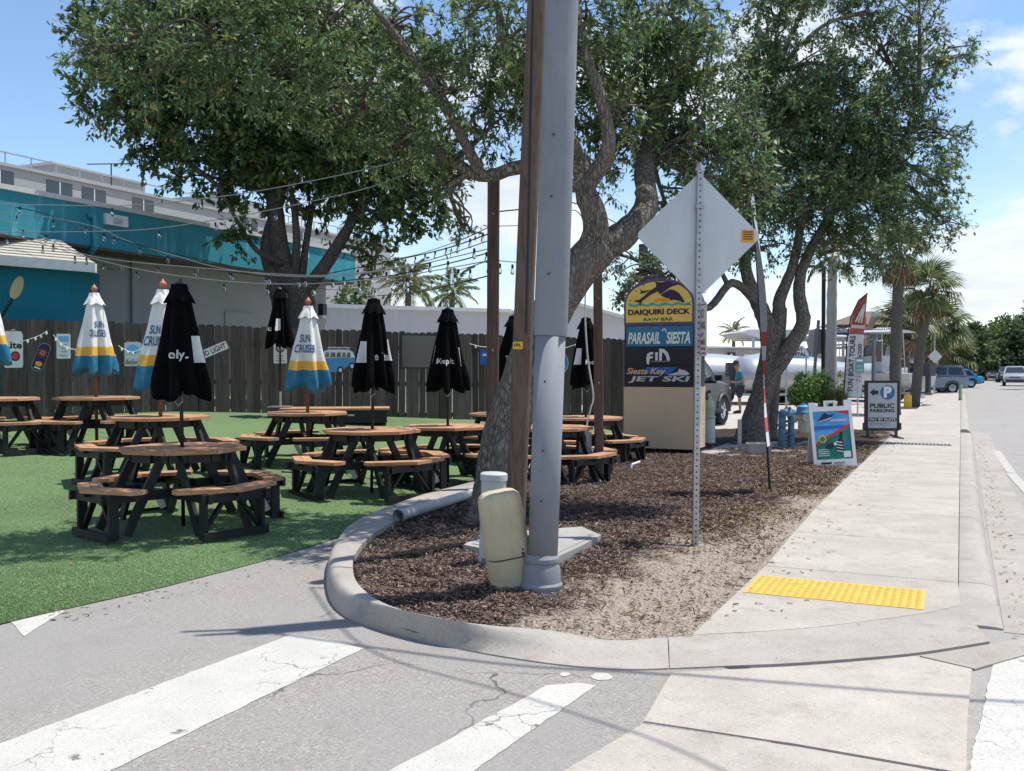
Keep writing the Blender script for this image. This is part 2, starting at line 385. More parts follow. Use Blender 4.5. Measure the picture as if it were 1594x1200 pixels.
BLADE = m_leaf('turf_blade', (.12, .20, .08), (.18, .285, .12), (.26, .38, .17), (.36, .47, .23), .02, .2)
def m_bed():
    t = NT('mulch_bed'); v = t.co('World')
    k = t.ramp(t.vor(t.co('World', (1, 2.2, 1), (0, 0, .6)), 42, 'F1', 'Distance'), [(.05, (.14, .105, .085)), (.35, (.075, .055, .046)), (.7, (.026, .02, .018))])
    k = t.mix(t.rng(t.noise(v, 80, 4), .52, .74), k, (.16, .105, .07))
    p = t.sep(v); tt = t.math('ADD', t.math('MULTIPLY', t.math('SUBTRACT', p[0], S0.x), NV.x), t.math('MULTIPLY', t.math('SUBTRACT', p[1], S0.y), NV.y))
    along = t.math('ADD', t.math('MULTIPLY', t.math('SUBTRACT', p[0], S0.x), DV.x), t.math('MULTIPLY', t.math('SUBTRACT', p[1], S0.y), DV.y))
    wob = t.math('ADD', t.math('MULTIPLY', t.math('SUBTRACT', t.noise(v, 1.7, 7, .7), .5), 1.9), t.math('MULTIPLY', t.math('SUBTRACT', t.noise(v, 9, 5, .7), .5), .9))
    wid = t.rng(along, -1.6, 7.0, 1.0, .05); edge = t.math('ADD', t.math('ADD', tt, 1.4), wob)
    sandm = t.rng(t.math('ADD', edge, wid), -.12, .22)
    sand = t.ramp(t.noise(v, 40, 6, .75), [(.3, (.26, .215, .17)), (.7, (.47, .41, .34))])
    sand = t.mix(t.rng(t.noise(v, 60, 5, .7), .6, .7, 0, .8), sand, (.12, .08, .055))
    k = t.mix(sandm, k, sand)
    t.bump(t.vor(v, 45), .9, .03); return t.done(k, .97, 0, .1)
BED = m_bed()
def m_chip(name, stops):
    t = NT(name); ge = t.n.new('ShaderNodeNewGeometry'); return t.done(t.ramp(ge.outputs['Random Per Island'], stops), .9, 0, .15)
CHIP = m_chip('bark_chip', [(0, (.055, .040, .034)), (.4, (.13, .092, .077)), (.8, (.215, .155, .128)), (.95, (.30, .225, .18)), (1, (.44, .35, .28))])
LITTER = m_chip('dry_leaf', [(0, (.10, .065, .04)), (.5, (.19, .13, .075)), (1, (.33, .25, .15))])
BARK_OAK = m_bark('oak_bark', (.045, .038, .034), (.27, .235, .20))
BARK_D = m_bark('dark_bark', (.035, .03, .027), (.17, .142, .122))
BARK_P = m_bark('palm_bark', (.05, .045, .04), (.20, .18, .155), 1.6)
OAK_LEAF = m_leaf('oak_leaf', (.036, .074, .030), (.092, .168, .060), (.205, .305, .135), (.30, .27, .06), .015)
OAK_LEAF2 = m_leaf('far_oak_leaf', (.038, .076, .036), (.092, .165, .068), (.205, .30, .14), (.26, .22, .06), .012)
BROAD_LEAF = m_leaf('broad_leaf', (.024, .056, .022), (.06, .118, .038), (.14, .21, .07), (.30, .22, .04), .006)
PALM_LEAF = m_leaf('palm_leaf', (.03, .06, .02), (.075, .115, .035), (.17, .2, .075), (.32, .28, .12), .06, .25)
FAR_LEAF = m_leaf('far_leaf', (.018, .04, .022), (.04, .075, .035), (.09, .13, .05), (.20, .2, .07), .02)
HEDGE_LEAF = m_leaf('hedge_leaf', (.02, .06, .012), (.05, .13, .025), (.12, .24, .045), (.3, .33, .08), .04)
GRASS_LEAF = m_leaf('ornamental_grass', (.06, .075, .03), (.13, .15, .06), (.24, .24, .11), (.38, .34, .2), .1)
FENCE_W = m_wood('weathered_fence', (.092, .076, .064), (.03, .025, .021), rnd=.4, pale=(.165, .143, .125))
POST_W = m_wood('weathered_post', (.135, .095, .072), (.05, .034, .027), rnd=.08, gs=30, pale=(.17, .135, .11))
TABLE_W = m_wood('stained_table_wood', (.50, .265, .14), (.30, .145, .075), grain=(.35, .35, 1), rough=.6, rnd=.2, bump=.12, gs=16, pale=(.52, .34, .22))
POLE_W = m_wood('umbrella_pole_wood', (.24, .10, .05), (.14, .055, .03), rnd=0)
FRAME_B = plain('black_painted_wood', (.012, .013, .016), .5, var=.35, scale=9, bump=.15, rnd=.2)
BLACK = plain('black_metal', (.012, .012, .013), .4, var=.2)
BLACK_CLOTH = plain('black_canopy_cloth', (.0045, .0045, .0055), .95, var=.3, scale=14, bump=.2, bscale=180, spec=.08)
GALV = plain('galvanized_steel', (.38, .40, .42), .42, .75, var=.16, scale=12, bump=.08)
ALU = plain('sign_aluminium', (.52, .54, .55), .45, .35, var=.1, scale=3, stretch=(1, 1, .3))
def m_grime(name, col, dirt, rough=.55, metal=0.0):
    t = NT(name); v = t.co('Object')
    k = t.ramp(t.noise(v, 2.5, 6, .65), [(.3, tuple(c * .86 for c in col)), (.7, tuple(c * 1.08 for c in col))])
    k = t.mix(t.rng(t.noise(t.co('Object', (9, 9, .8)), 2, 6, .7), .5, .75, 0, .45), k, dirt)
    k = t.mix(t.rng(t.noise(v, 22, 5, .75), .62, .72, 0, .6), k, tuple(c * .5 for c in dirt))
    t.bump(t.noise(v, 30, 5), .06, .01); return t.done(k, rough, metal, .35)
POLE_G = m_grime('grey_pole_paint', (.225, .24, .262), (.15, .155, .16), .65, 0)
PED_BEIGE = m_grime('beige_pedestal_plastic', (.54, .465, .305), (.34, .28, .18))
PED_GREY = plain('grey_pedestal_plastic', (.44, .47, .46), .55, var=.12, scale=4)
WHITE = plain('white_paint', (.74, .74, .73), .5, var=.06)
CREAM = plain('cream_paint', (.62, .6, .45), .5, var=.12)
DGREY = plain('dark_grey', (.05, .052, .056), .5)
MGREY = plain('mid_grey', (.2, .21, .22), .5)
RUBBER = plain('tyre_rubber', (.014, .014, .014), .8)
RED = plain('red_print', (.55, .035, .03), .5)
YEL = plain('yellow_paint', (.75, .45, .03), .55, var=.1)
ORANGE = plain('orange_print', (.75, .3, .02), .5)
BLUE = plain('blue_print', (.02, .11, .42), .5)
NAVY = plain('navy_print', (.008, .014, .035), .5)
GREEN = plain('green_print', (.02, .2, .07), .5)
def m_glass(name, col, rough=.08):
    t = NT(name); return t.done(t.ramp(t.noise(t.co('Object'), 2), [(.3, col), (.7, tuple(c * 1.4 for c in col))]), rough, 0, .9)
GLASS = m_glass('dark_window_glass', (.02, .026, .032))
def m_bulb():
    t = NT('clear_bulb_glass'); t.done((.85, .85, .82), .03, 0, .5); t.b.inputs['Transmission Weight'].default_value = 1.0; t.b.inputs['IOR'].default_value = 1.12; return t.mat
BULB = m_bulb()
def m_canopy_white():
    t = NT('white_yellow_blue_canopy'); z = t.sep(t.co('Object'))[2]; v = t.co('Object')
    zz = t.math('ADD', z, t.math('MULTIPLY', t.math('SUBTRACT', t.noise(v, 5, 2), .5), .07))
    k = t.ramp(zz, [(0, (.014, .16, .29)), (.285, (.018, .19, .34)), (.29, (.75, .43, .06)), (.42, (.80, .52, .12)), (.43, (.76, .76, .75))], 'CONSTANT')
    k = t.mix(t.rng(t.noise(v, 9, 5), .3, .8, 0, .14), k, (.4, .4, .4)); t.bump(t.noise(v, 14, 3), .25, .02); return t.done(k, .8, 0, .2)
CANOPY_W = m_canopy_white()
# ------------------------------------------------------------------ ground, road, kerb, sidewalk, bed, turf
def flat(name, poly, z, mat, parent=None, kind='structure'):
    o = MB().add([(p[0], p[1], z) for p in poly], [tuple(range(len(poly)))]).build(name, mat, parent)
    me = o.data
    if me.polygons[0].normal.z < 0: me.flip_normals()
    if parent is None: o['kind'] = kind
    return o
flat('ground', [(-700, -60), (700, -60), (700, 1400), (-700, 1400)], -.05, GROUND)
flat('road', [SP(-30, -1.0), SP(-30, 60), SP(900, 60), SP(900, .2), SP(.2, .2), SP(-1.2, -1.0)], -.012, ROADM)
flat('asphalt_driveway', [(-40, -30), (1.2, -30), G(1200, 1260), G(1200, 1060), G(1100, 1030), (-.2, 6.6), (-1.0, 10.6), (-40, 10.6)], -.004, ASPH)
flat('parking_lot', [SP(17.5, -1.42), SP(17.5, -4), (5.2, 24.0), (3.4, 22.9), (1.5, 26), (-6, 34), (-6, 160), SP(160, -1.42)], -.02, LOT)

# crosswalk stripes
def stripe(name, pts, label):
    o = flat(name, [G(*p) for p in pts], .001, PAINT_W); return o
def ragged(pts, seed, amp=.005, step=.06):
    rg = random.Random(seed); P = [G(*p) for p in pts]; out = []
    for i in range(len(P)):
        a, b = P[i], P[(i + 1) % len(P)]; n = max(1, int((b - a).length / step)); d = (b - a).normalized(); nn = Vector((-d.y, d.x, 0))
        for k in range(n): out.append(a + (b - a) * k / n + nn * (rg.random() - .5) * 2 * amp * (1 if k else 0))
    return out
flat('road_marking', ragged([(-520, 1350), (455, 987), (500, 992), (566, 1009), (520, 1031), (-100, 1330)], 1), -.001, PAINT_W)
flat('road_marking', ragged([(330, 1350), (852, 1066), (900, 1062), (928, 1066), (905, 1082), (520, 1350)], 2), -.001, PAINT_W)
flat('road_marking', ragged([(1548, 1024), (1720, 1010), (1700, 1330), (1478, 1330)], 3), -.006, PAINT_W)
flat('road_marking', ragged([(16, 966), (60, 953), (102, 949), (38, 990)], 4, .006), -.001, PAINT_W)
def blob(cx, cy, rx, ry, seed):
    rg = random.Random(seed); return [G(cx + rx * math.cos(a) * (.8 + .4 * rg.random()), cy + ry * math.sin(a) * (.8 + .4 * rg.random())) for a in [2 * math.pi * k / 14 for k in range(14)]]
flat('road_marking', blob(936, 1052, 17, 6, 5), -.001, PAINT_W)
flat('road_marking', blob(879, 1049, 8, 3, 6), -.001, PAINT_W)
EDGE_P = plain('edge_line_paint', (.43, .415, .385), .85, var=.25, scale=12)
for t0, t1, n0, n1, w in ((5.2, 9.2, .78, .62, .14), (9.25, 13.5, .62, .55, .14)):
    flat('road_marking', [SP(t0, n0 + .02), SP(t0, n0 + w), SP(t1, n1 + w), SP(t1, n1)], -.006, EDGE_P)
# kerb: outer foot / inner top, photo points put on the ground
KO = [(970, 690), (860, 716), (738, 757), (667, 777), (613, 798), (576, 814), (542, 833), (522, 858), (509, 887), (511, 927), (530, 954), (576, 975), (647, 994), (730, 1013), (855, 1033), (960, 1042), (1042, 1041), (1140, 1037), (1233, 1033), (1330, 1026), (1434, 1016), (1541, 999)]
KI = [(972, 697), (866, 723), (745, 769), (680, 788), (630, 806), (597, 820), (570, 840), (553, 862), (549, 880), (555, 905), (582, 930), (625, 949), (690, 963), (760, 973), (860, 982), (950, 996), (1040, 992), (1089, 988), (1200, 982), (1290, 974), (1436, 955), (1495, 942)]
KH = [.10, .11, .12, .13, .14, .15, .15, .15, .15, .15, .15, .15, .15, .13, .09, .035, .012, .006, .006, .006, .006, .006]
KF = [0, 0, 0, 0, 0, 0, 0, 0, 0, .05, .15, .3, .5, .7, .8, .8, .6, .5, .5, .5, .5, .5]
ko = catmull([G(*p) for p in KO], 5); ki = catmull([G(*p, z=h) for p, h in zip(KI, KH)], 5)
kh = [v.x for v in catmull([(h, 0, 0) for h in KH], 5)]; kf = [v.x for v in catmull([(h, 0, 0) for h in KF], 5)]
kerb = struct('kerb')
def kerb_piece(a, b):
    rings = []
    for i in range(a, b + 1):
        o, n, h, f = ko[i], ki[i], max(.004, kh[i]), kf[i]
        if i in (a, b):
            j = i + (1 if i == a else -1); s = .003 / max(.01, (ko[j] - ko[i]).length); o = o.lerp(ko[j], s); n = n.lerp(ki[j], s)
        prof = [(0, -.03), (0, .004), (lerp(.06, .40, f), lerp(.55, .16, f) * h), (lerp(.16, .55, f), lerp(.88, .5, f) * h), (lerp(.30, .70, f), lerp(.985, .86, f) * h), (lerp(.5, .82, f), h), (1, h), (1, -.03)]
        rings.append([(lerp(o.x, n.x, u), lerp(o.y, n.y, u), z) for u, z in prof])
    MB().loft(rings).build('kerb_segment', CONC_G, kerb, auto=40)
for a, b in ((0, 7), (7, 14), (14, 22), (22, 33), (33, 52), (52, 57), (57, 80), (80, 105)): kerb_piece(a, b)

# sidewalk slabs
def swz(t): return .004 + .085 * ss((t - .2) / 3.2)
sidewalk = struct('sidewalk')
ks = [.69 + 1.42 * i for i in range(13)]
def tslab(t0, t1, n0, n1, mat=CONC, par=None, th=.09, nm='slab', g=.006, z=swz):
    P = [SP(t0 + g, n0 + g), SP(t0 + g, n1 - g), SP(t1 - g, n1 - g), SP(t1 - g, n0 + g)]; Z = [z(t0), z(t0), z(t1), z(t1)]
    b = .008; I = [SP(t0 + g + b, n0 + g + b), SP(t0 + g + b, n1 - g - b), SP(t1 - g - b, n1 - g - b), SP(t1 - g - b, n0 + g + b)]
    vs = [(p.x, p.y, zz - th) for p, zz in zip(P, Z)] + [(p.x, p.y, zz - .006) for p, zz in zip(P, Z)] + [(p.x, p.y, zz) for p, zz in zip(I, Z)]
    fs = [(8, 9, 10, 11)] + [(i, (i + 1) % 4, (i + 1) % 4 + 4, i + 4) for i in range(4)] + [(i + 4, (i + 1) % 4 + 4, (i + 1) % 4 + 8, i + 8) for i in range(4)]
    return MB().add(vs, fs).build(nm, mat, sidewalk if par is None else par)
for a, b in zip(ks, ks[1:]): tslab(a, b, -1.4, 0)
tslab(ks[-1], 24, -1.45, 0); tslab(24, 60, -1.45, 0, g=.01); tslab(60, 120, -1.4, 0, g=.01)
rp = [ki[i] for i in range(84, 106)]                       # ramp slab between the gutter joint and the first slab
poly = [(p.x, p.y) for p in rp]
poly += [tuple(SP(.684, -.006)[:2]), tuple(SP(.684, -1.394)[:2])]
MB().slab([(p[0] + DV.x * .008, p[1] + DV.y * .008) for p in poly[:-2]] + poly[-2:], -.06, .006).build('slab', CONC, sidewalk)
JOINT = plain('joint_dirt', (.07, .06, .05), .95)
flat('joint_fill', [SP(-1.6, -1.4), SP(-1.2, 0), SP(120, 0), SP(120, -1.4)], -.03, JOINT, sidewalk)
# lower slabs at the street corner
P1 = [G(800, 1245), G(1000, 1126), G(1250, 1166), G(1700, 1245)]
MB().slab([G(812, 1240), G(1000, 1128), G(1240, 1163), G(1502, 1209), G(1490, 1245)], -.05, .003).build('slab', CONC, sidewalk)
MB().slab([G(1002, 1123), G(1046, 1047), G(1140, 1042.5), G(1233, 1038.5), G(1330, 1031), G(1425, 1022), G(1513, 1042), G(1506, 1120), G(1504, 1205), G(1240, 1159)], -.05, .003).build('slab', CONC, sidewalk)
MB().slab([G(1432, 1021), G(1541, 1003), G(1600, 992), G(1600, 1018), G(1518, 1041)], -.05, .001).build('slab', CONC_G, sidewalk)
# kerb on the street side, gutter pan
skerb = struct('street_kerb')
def skz(t): return swz(t) * ss((t + .9) / 1.1) + .004
for t0, t1 in ((-.55, .69), (.69, 3.53), (3.53, 7.8), (7.8, 12.0), (12.0, 14.4), (14.4, 18.6), (18.6, 30), (30, 70)):
    rings = []
    for k in range(9):
        t = lerp(t0 + .006, t1 - .006, k / 8); h = max(.006, skz(t)); w = .17 + .03 * ss((1 - t) / 2)
        if t0 > 12: h = .09
        if t0 == 14.4: h = .01
        if t0 == 12.0: h = lerp(.09, .01, k / 8)
        prof = [(-.001, -.05), (-.001, h - .004), (.012, h), (w - .05, h), (w - .01, h * .9), (w + .03, h * .35), (w + .05, -.002), (w + .05, -.05)]
        rings.append([SP(t, n, z) for n, z in prof])
    MB().loft(rings).build('kerb_segment', CONC_G, skerb, auto=40)
for t0, t1 in ((-.6, 3.0), (3.0, 7.0), (7.0, 11), (11, 15), (15, 19)):
    MB().slab([SP(t0 + .006, .25), SP(t0 + .006, .62 + max(0, .25 - t0 * .05)), SP(t1 - .006, .62), SP(t1 - .006, .25)], -.05, -.008).build('gutter_slab', CONC_G, skerb)
LITTER_MB = []

# tactile paving
TACT = plain('tactile_yellow', (.70, .42, .085), .65, var=.12, scale=9)
tp = thing('tactile_paving', 'yellow tactile paving panel with raised domes at the sidewalk ramp', 'tactile paving', SP(.01, -.79, 0), -ST)
MB().box((0, 0, .007), (1.16, .60, .008)).build('panel', TACT, tp)
mb = MB()
for i in range(22):
    for j in range(11):
        mb.lathe([(.014, 0), (.0125, .004), (.008, .0055)], 8, ((i - 10.5) * .0515, (j - 5) * .0515, .011))
tag(mb.build('dome', TACT, tp, smooth=True), kind='stuff')

# metal drain grate across the far ramp
gr = thing('drain_grate', 'grey metal strip grate in the sidewalk near the parking sign', 'grate', SP(13.2, -.75, .10), -ST)
mb = MB(); mb.box((0, 0, -.01), (1.2, .34, .012)); mb.build('frame', MGREY, gr)
for k in range(18): MB().box(((k - 8.5) * .065, 0, .002), (.02, .30, .012)).build('bar', DGREY, gr)

# ---- mulch bed
bed_l = [(p.x, p.y) for p in ki[:71]]                       # left edge from back to front
bed_front = ki[:94]
def bedz(x, y):
    t, n = to_tn((x, y)); d = -1.4 - n
    base = lerp(swz(t) - .004, .10 - .06 * ss((6.2 - y) / .7) , ss(d / 1.3))
    return max(.0, base)
from mathutils import noise as mnoise
def bed_bounds(y):
    xs = []
    pl = [(v.x, v.y) for v in bed_front]
    for (x0, y0), (x1, y1) in zip(pl, pl[1:]):
        if (y0 - y) * (y1 - y) <= 0 and y0 != y1: xs.append(lerp(x0, x1, (y - y0) / (y1 - y0)))
    xe = S0.x + (y - S0.y) / DV.y * DV.x - 1.4 / DV.y * 1.0
    # sidewalk left edge: point with n=-1.4 at this y
    tt = (y - S0.y - NV.y * -1.4) / DV.y; xe = S0.x + DV.x * tt + NV.x * -1.4
    lft = min(xs) if xs else pl[0][0] + (y - pl[0][1]) * .4
    rgt = xe + .02 if tt > -1.6 or len(xs) < 2 else max(xs)
    if len(xs) >= 2 and max(xs) < xe and tt < -1.55: rgt = max(xs) + .02
    return lft - .01, rgt - .004
ys = list(np.arange(5.56, 14, .07)) + list(np.arange(14, 23.4, .2))
V, F = [], []; NXB = 70
for y in ys:
    a, b = bed_bounds(y)
    for k in range(NXB + 1):
        x = lerp(a, b, k / NXB); e = min(1, min(k, NXB - k) / 4)
        V.append((x, y, bedz(x, y) + e * (.028 * mnoise.noise((x * 6, y * 6, 0)) + .03 * mnoise.noise((x * 1.3, y * 1.3, 5)))))
for i in range(len(ys) - 1):
    for k in range(NXB):
        o = i * (NXB + 1) + k; F.append((o, o + 1, o + NXB + 2, o + NXB + 1))
bed = link('mulch_bed', np_mesh('mulch_bed', np.array(V), np.array(F), BED, True)); bed['kind'] = 'structure'
def chips(name, n, yr, mat, lng, wid, seed, dens=None, tilt=.5):
    rg = np.random.RandomState(seed); pr = random.Random(seed); pts = []
    while len(pts) < n:
        y = yr[0] + (yr[1] - yr[0]) * pr.random() ** 1.35; a, b = bed_bounds(y); x = pr.uniform(a + .03, b - .02)
        if dens and pr.random() > dens(x, y): continue
        pts.append((x, y, bedz(x, y) + .02 + .028 * mnoise.noise((x * 6, y * 6, 0)) + .03 * mnoise.noise((x * 1.3, y * 1.3, 5)) * 1 + pr.uniform(-.01, .012)))
    Pn = np.array(pts); yaw = rg.uniform(0, 2 * np.pi, n); tl = rg.normal(0, tilt, n) * .6
    L = rg.uniform(*lng, n); w = rg.uniform(*wid, n)
    a = np.stack([np.cos(yaw) * np.cos(tl), np.sin(yaw) * np.cos(tl), np.sin(tl)], 1) * (L / 2)[:, None]
    rl = rg.normal(0, .5, n); b = np.stack([-np.sin(yaw) * np.cos(rl), np.cos(yaw) * np.cos(rl), np.sin(rl)], 1) * (w / 2)[:, None]
    k = rg.uniform(.5, 1, (n, 1))
    Vv = np.stack([Pn - a - b, Pn + a - b * k, Pn + a + b, Pn - a + b * k], 1).reshape(-1, 3)
    return tag(link(name, np_mesh(name, Vv, np.arange(4 * n).reshape(n, 4), mat)), kind='stuff')
def d_mulch(x, y):
    t, n = to_tn((x, y)); d = -1.4 - n; w = lerp(.95, .08, ss((t + 1.6) / 9)); return .08 + .92 * ss((d - w + .25 + .5 * mnoise.noise((x * 1.7, y * 1.7, 1))) / .5)
o = chips('bark_mulch', 90000, (5.6, 16.5), CHIP, (.012, .042), (.004, .010), 3, d_mulch); tag(o, 'dark shredded bark mulch covering the kerbed bed', 'mulch')
def d_lit(x, y):
    t, n = to_tn((x, y)); d = -1.4 - n; return .06 + .94 * ss((2.2 - d) / 1.8) * ss((t - .2) / 2) * ss((mnoise.noise((x * .9, y * .9, 7)) + .35) / .4)
o = chips('leaf_litter', 8000, (6.0, 19), LITTER, (.025, .05), (.01, .018), 9, d_lit, .7); tag(o, 'dry tan fallen leaves scattered over the mulch', 'leaf litter')

# ---- artificial turf (rises gently towards the fence)
fdir = Vector((.924, .383, 0)).normalized(); FENCE0 = Vector((-9.2, 17.4, 0))
def gz(x, y):
    a = min(.35, .062 * max(0, -x - 1.0)) * ss((y - 8.5) / 4)
    bkl = -1.25 + (y - 10) * .354
    return a + .45 * ss((y - 13.5) / 6.5) * ss((bkl - x) / 2.2)
tb = [G(-900, 1185), G(-400, 1065), G(0, 972), G(110, 946), G(250, 915), G(400, 876), G(500, 846), G(560, 822)] + [ko[i] for i in range(28, -1, -1)]
tb = sorted([(p.y, p.x) for p in tb]); tb.append((27, tb[-1][1] + 2.4))
def turf_x(y): return float(np.interp(y, [p[0] for p in tb], [p[1] for p in tb]))
ys = np.arange(tb[0][0], 26, .22); V, F = [], []; NXT = 60
for y in ys:
    xr = turf_x(y); xl = -1.1 * y - 2
    for k in range(NXT + 1):
        x = lerp(xl, xr, (k / NXT) ** .8); V.append((x, y, gz(x, y) + .002))
for i in range(len(ys) - 1):
    for k in range(NXT):
        o = i * (NXT + 1) + k; F.append((o, o + 1, o + NXT + 2, o + NXT + 1))
turf = link('turf', np_mesh('turf', np.array(V), np.array(F), TURF, True)); turf['kind'] = 'structure'
rg = np.random.RandomState(5); n = 90000; yy = 5.7 + 7.5 * rg.rand(n) ** 1.5; xx = np.array([turf_x(y) for y in yy]) - rg.rand(n) * (yy * .56 + np.array([turf_x(y) for y in yy]))
zz_ = np.array([gz(a, b) for a, b in zip(xx, yy)]) + .004; Pn = np.stack([xx, yy, zz_], 1)
th = rg.uniform(0, 2 * np.pi, n); w = np.stack([np.cos(th), np.sin(th), np.zeros(n)], 1) * .0035
tip = np.stack([rg.normal(0, .007, n), rg.normal(0, .007, n), rg.uniform(.005, .014, n)], 1)
tag(link('turf_fibres', np_mesh('turf_fibres', np.stack([Pn - w, Pn + w, Pn + tip], 1).reshape(-1, 3), np.arange(3 * n).reshape(n, 3), BLADE)), 'short green plastic fibres of the artificial turf', 'turf', kind='stuff')

# dry bits blown over the walk and gutter
rg = np.random.RandomState(77); P_ = []
for k in range(520):
    t = rg.uniform(-1.2, 16)
    if k % 2: n_ = rg.uniform(.24, .40) + abs(rg.normal(0, .05)); z_ = .0
    else: n_ = -1.38 + abs(rg.normal(0, .28)); z_ = swz(t) + .006
    if n_ > -.02 and not k % 2: continue
    P_.append(SP(t, n_, z_ + .003))
Pn = np.array([tuple(p) for p in P_]); n = len(Pn); yaw = rg.uniform(0, 6.28, n); L = rg.uniform(.012, .04, n)[:, None]
a = np.stack([np.cos(yaw), np.sin(yaw), rg.normal(0, .12, n)], 1) * L / 2; b = np.stack([-np.sin(yaw), np.cos(yaw), rg.normal(0, .2, n)], 1) * L * .2
tag(link('walk_debris', np_mesh('walk_debris', np.stack([Pn - a - b, Pn + a - b, Pn + a + b, Pn - a + b], 1).reshape(-1, 3), np.arange(4 * n).reshape(n, 4), LITTER)), 'dry leaf bits scattered on the sidewalk edge and gutter', 'leaf litter', kind='stuff')

# a few fallen leaves on the turf and the driveway
P_ = []
for k in range(420):
    y = 6 + 8 * rg.rand() ** 1.3; x = turf_x(y) + .4 - rg.rand() * (y * .55 + turf_x(y)); P_.append((x, y, (gz(x, y) if x < turf_x(y) else 0) + .014 if x < turf_x(y) else .002))
Pn = np.array(P_); n = len(Pn); yaw = rg.uniform(0, 6.28, n); L = rg.uniform(.02, .05, n)[:, None]
a = np.stack([np.cos(yaw), np.sin(yaw), rg.normal(0, .15, n)], 1) * L / 2; b = np.stack([-np.sin(yaw), np.cos(yaw), rg.normal(0, .2, n)], 1) * L * .18
tag(link('fallen_leaves', np_mesh('fallen_leaves', np.stack([Pn - a, Pn - b, Pn + a, Pn + b], 1).reshape(-1, 3), np.arange(4 * n).reshape(n, 4), LITTER)), 'small dry leaves fallen on the artificial turf', 'leaf litter', kind='stuff')
# ------------------------------------------------------------------ fence and what hangs on it
fence = thing('wooden_fence', 'dark weathered vertical board privacy fence behind the picnic tables', 'fence')
frz = math.atan2(fdir.y, fdir.x)
def ftop(s): return 2.47 - .018 * s                        # s metres along from FENCE0
def FP(s, z, off=0.0):
    p = FENCE0 + fdir * s; return Vector((p.x - fdir.y * -1 * off * 1.0 if False else p.x + fdir.y * off, p.y - fdir.x * off, z))
bmesh_boards = []
for k in range(4):
    rgb = random.Random(k); w = .068 + .002 * k; b = .02 + .01 * rgb.random()
    bmesh_boards.append(MB().plate([(-w, -2.2), (w, -2.2), (w, -b), (w - .028 - .01 * rgb.random(), 0), (-w + .024 + .01 * rgb.random(), 0), (-w, -b * 1.2)], -.009, .009).mesh('board', FENCE_W))
rgf = random.Random(11); s = -1.6; nb = 0
while s < 13.3:
    p = FP(s, ftop(s) + rgf.uniform(-.015, .015), rgf.uniform(0, .006))
    o = link('board', bmesh_boards[nb % 4], fence, p, frz); o.rotation_euler = (0, rgf.gauss(0, .004), frz + rgf.gauss(0, .012)); s += .1455 + rgf.uniform(0, .006); nb += 1
for z in (-.35, -1.1, -1.75):
    MB().beam(FP(-1.6, ftop(-1.6) + z, -.035), FP(13.3, ftop(13.3) + z, -.035), .04, .09).build('rail', FENCE_W, fence)
for k in range(7):
    q = -1.5 + 2.45 * k; MB().box(FP(q, ftop(q) - 1.15, -.11), (.09, .09, 2.2), frz).build('post', FENCE_W, fence)

def fpix(px, py):                                          # photo pixel -> point on the fence face: (s, z)
    d = ray(px, py); nrm = Vector((fdir.y, -fdir.x, 0)); t = (FENCE0 - Vector((0, 0, EYE))).dot(nrm) / d.dot(nrm)
    p = Vector((0, 0, EYE)) + d * t; return (p - FENCE0).dot(fdir), p.z
def fsign(name, label, px, py, off=.02, cat='sign'):
    s_, z_ = fpix(px, py); return thing(name, label, cat, FP(s_, z_, off), frz)
def rrect(w, h, r, n=4):
    out = []
    for cx, cz, a0 in ((w / 2 - r, h / 2 - r, 0), (-w / 2 + r, h / 2 - r, 90), (-w / 2 + r, -h / 2 + r, 180), (w / 2 - r, -h / 2 + r, 270)):
        for k in range(n + 1):
            a = R(a0 + 90 * k / n); out.append((cx + r * math.cos(a), cz + r * math.sin(a)))
    return out
def ell(rx, rz, cx=0, cz=0, n=24): return [(cx + rx * math.cos(2 * math.pi * k / n), cz + rz * math.sin(2 * math.pi * k / n)) for k in range(n)]
def rotp(poly, a, cx=0, cz=0): ca, sa = math.cos(a), math.sin(a); return [(cx + x * ca - z * sa, cz + x * sa + z * ca) for x, z in poly]

SIGN_W = plain('sign_white', (.66, .67, .66), .45, var=.07)
INK = plain('sign_ink', (.012, .012, .015), .5)
SKY_P = plain('sign_sky_blue', (.12, .42, .62), .45)
SILVER = plain('sign_silver', (.5, .53, .56), .35, .3)
# can shaped sign
c = fsign('can_sign', 'white can shaped tin sign on the fence at the far left', 21, 544)
MB().plate([(-.135, -.33), (.135, -.33), (.155, -.29), (.155, .275), (.13, .31), (.13, .33), (-.13, .33), (-.13, .31), (-.155, .275), (-.155, -.29)], 0, .02).build('plate', SIGN_W, c)
text(c, 'Lite', .28, .13, (0, -.004, .08), INK, bold=.03); MB().plate(ell(.075, .09, .03, -.12), -.005, 0).build('ring', NAVY, c); MB().plate(ell(.05, .062, .03, -.12), -.008, -.005).build('medallion', RED, c)
MB().tube([(-.0 + .03 * math.cos(a), .0, .335 + .025 * math.sin(a)) for a in [math.pi * k / 6 for k in range(7)]], .008, 5).build('hanger', SILVER, c)
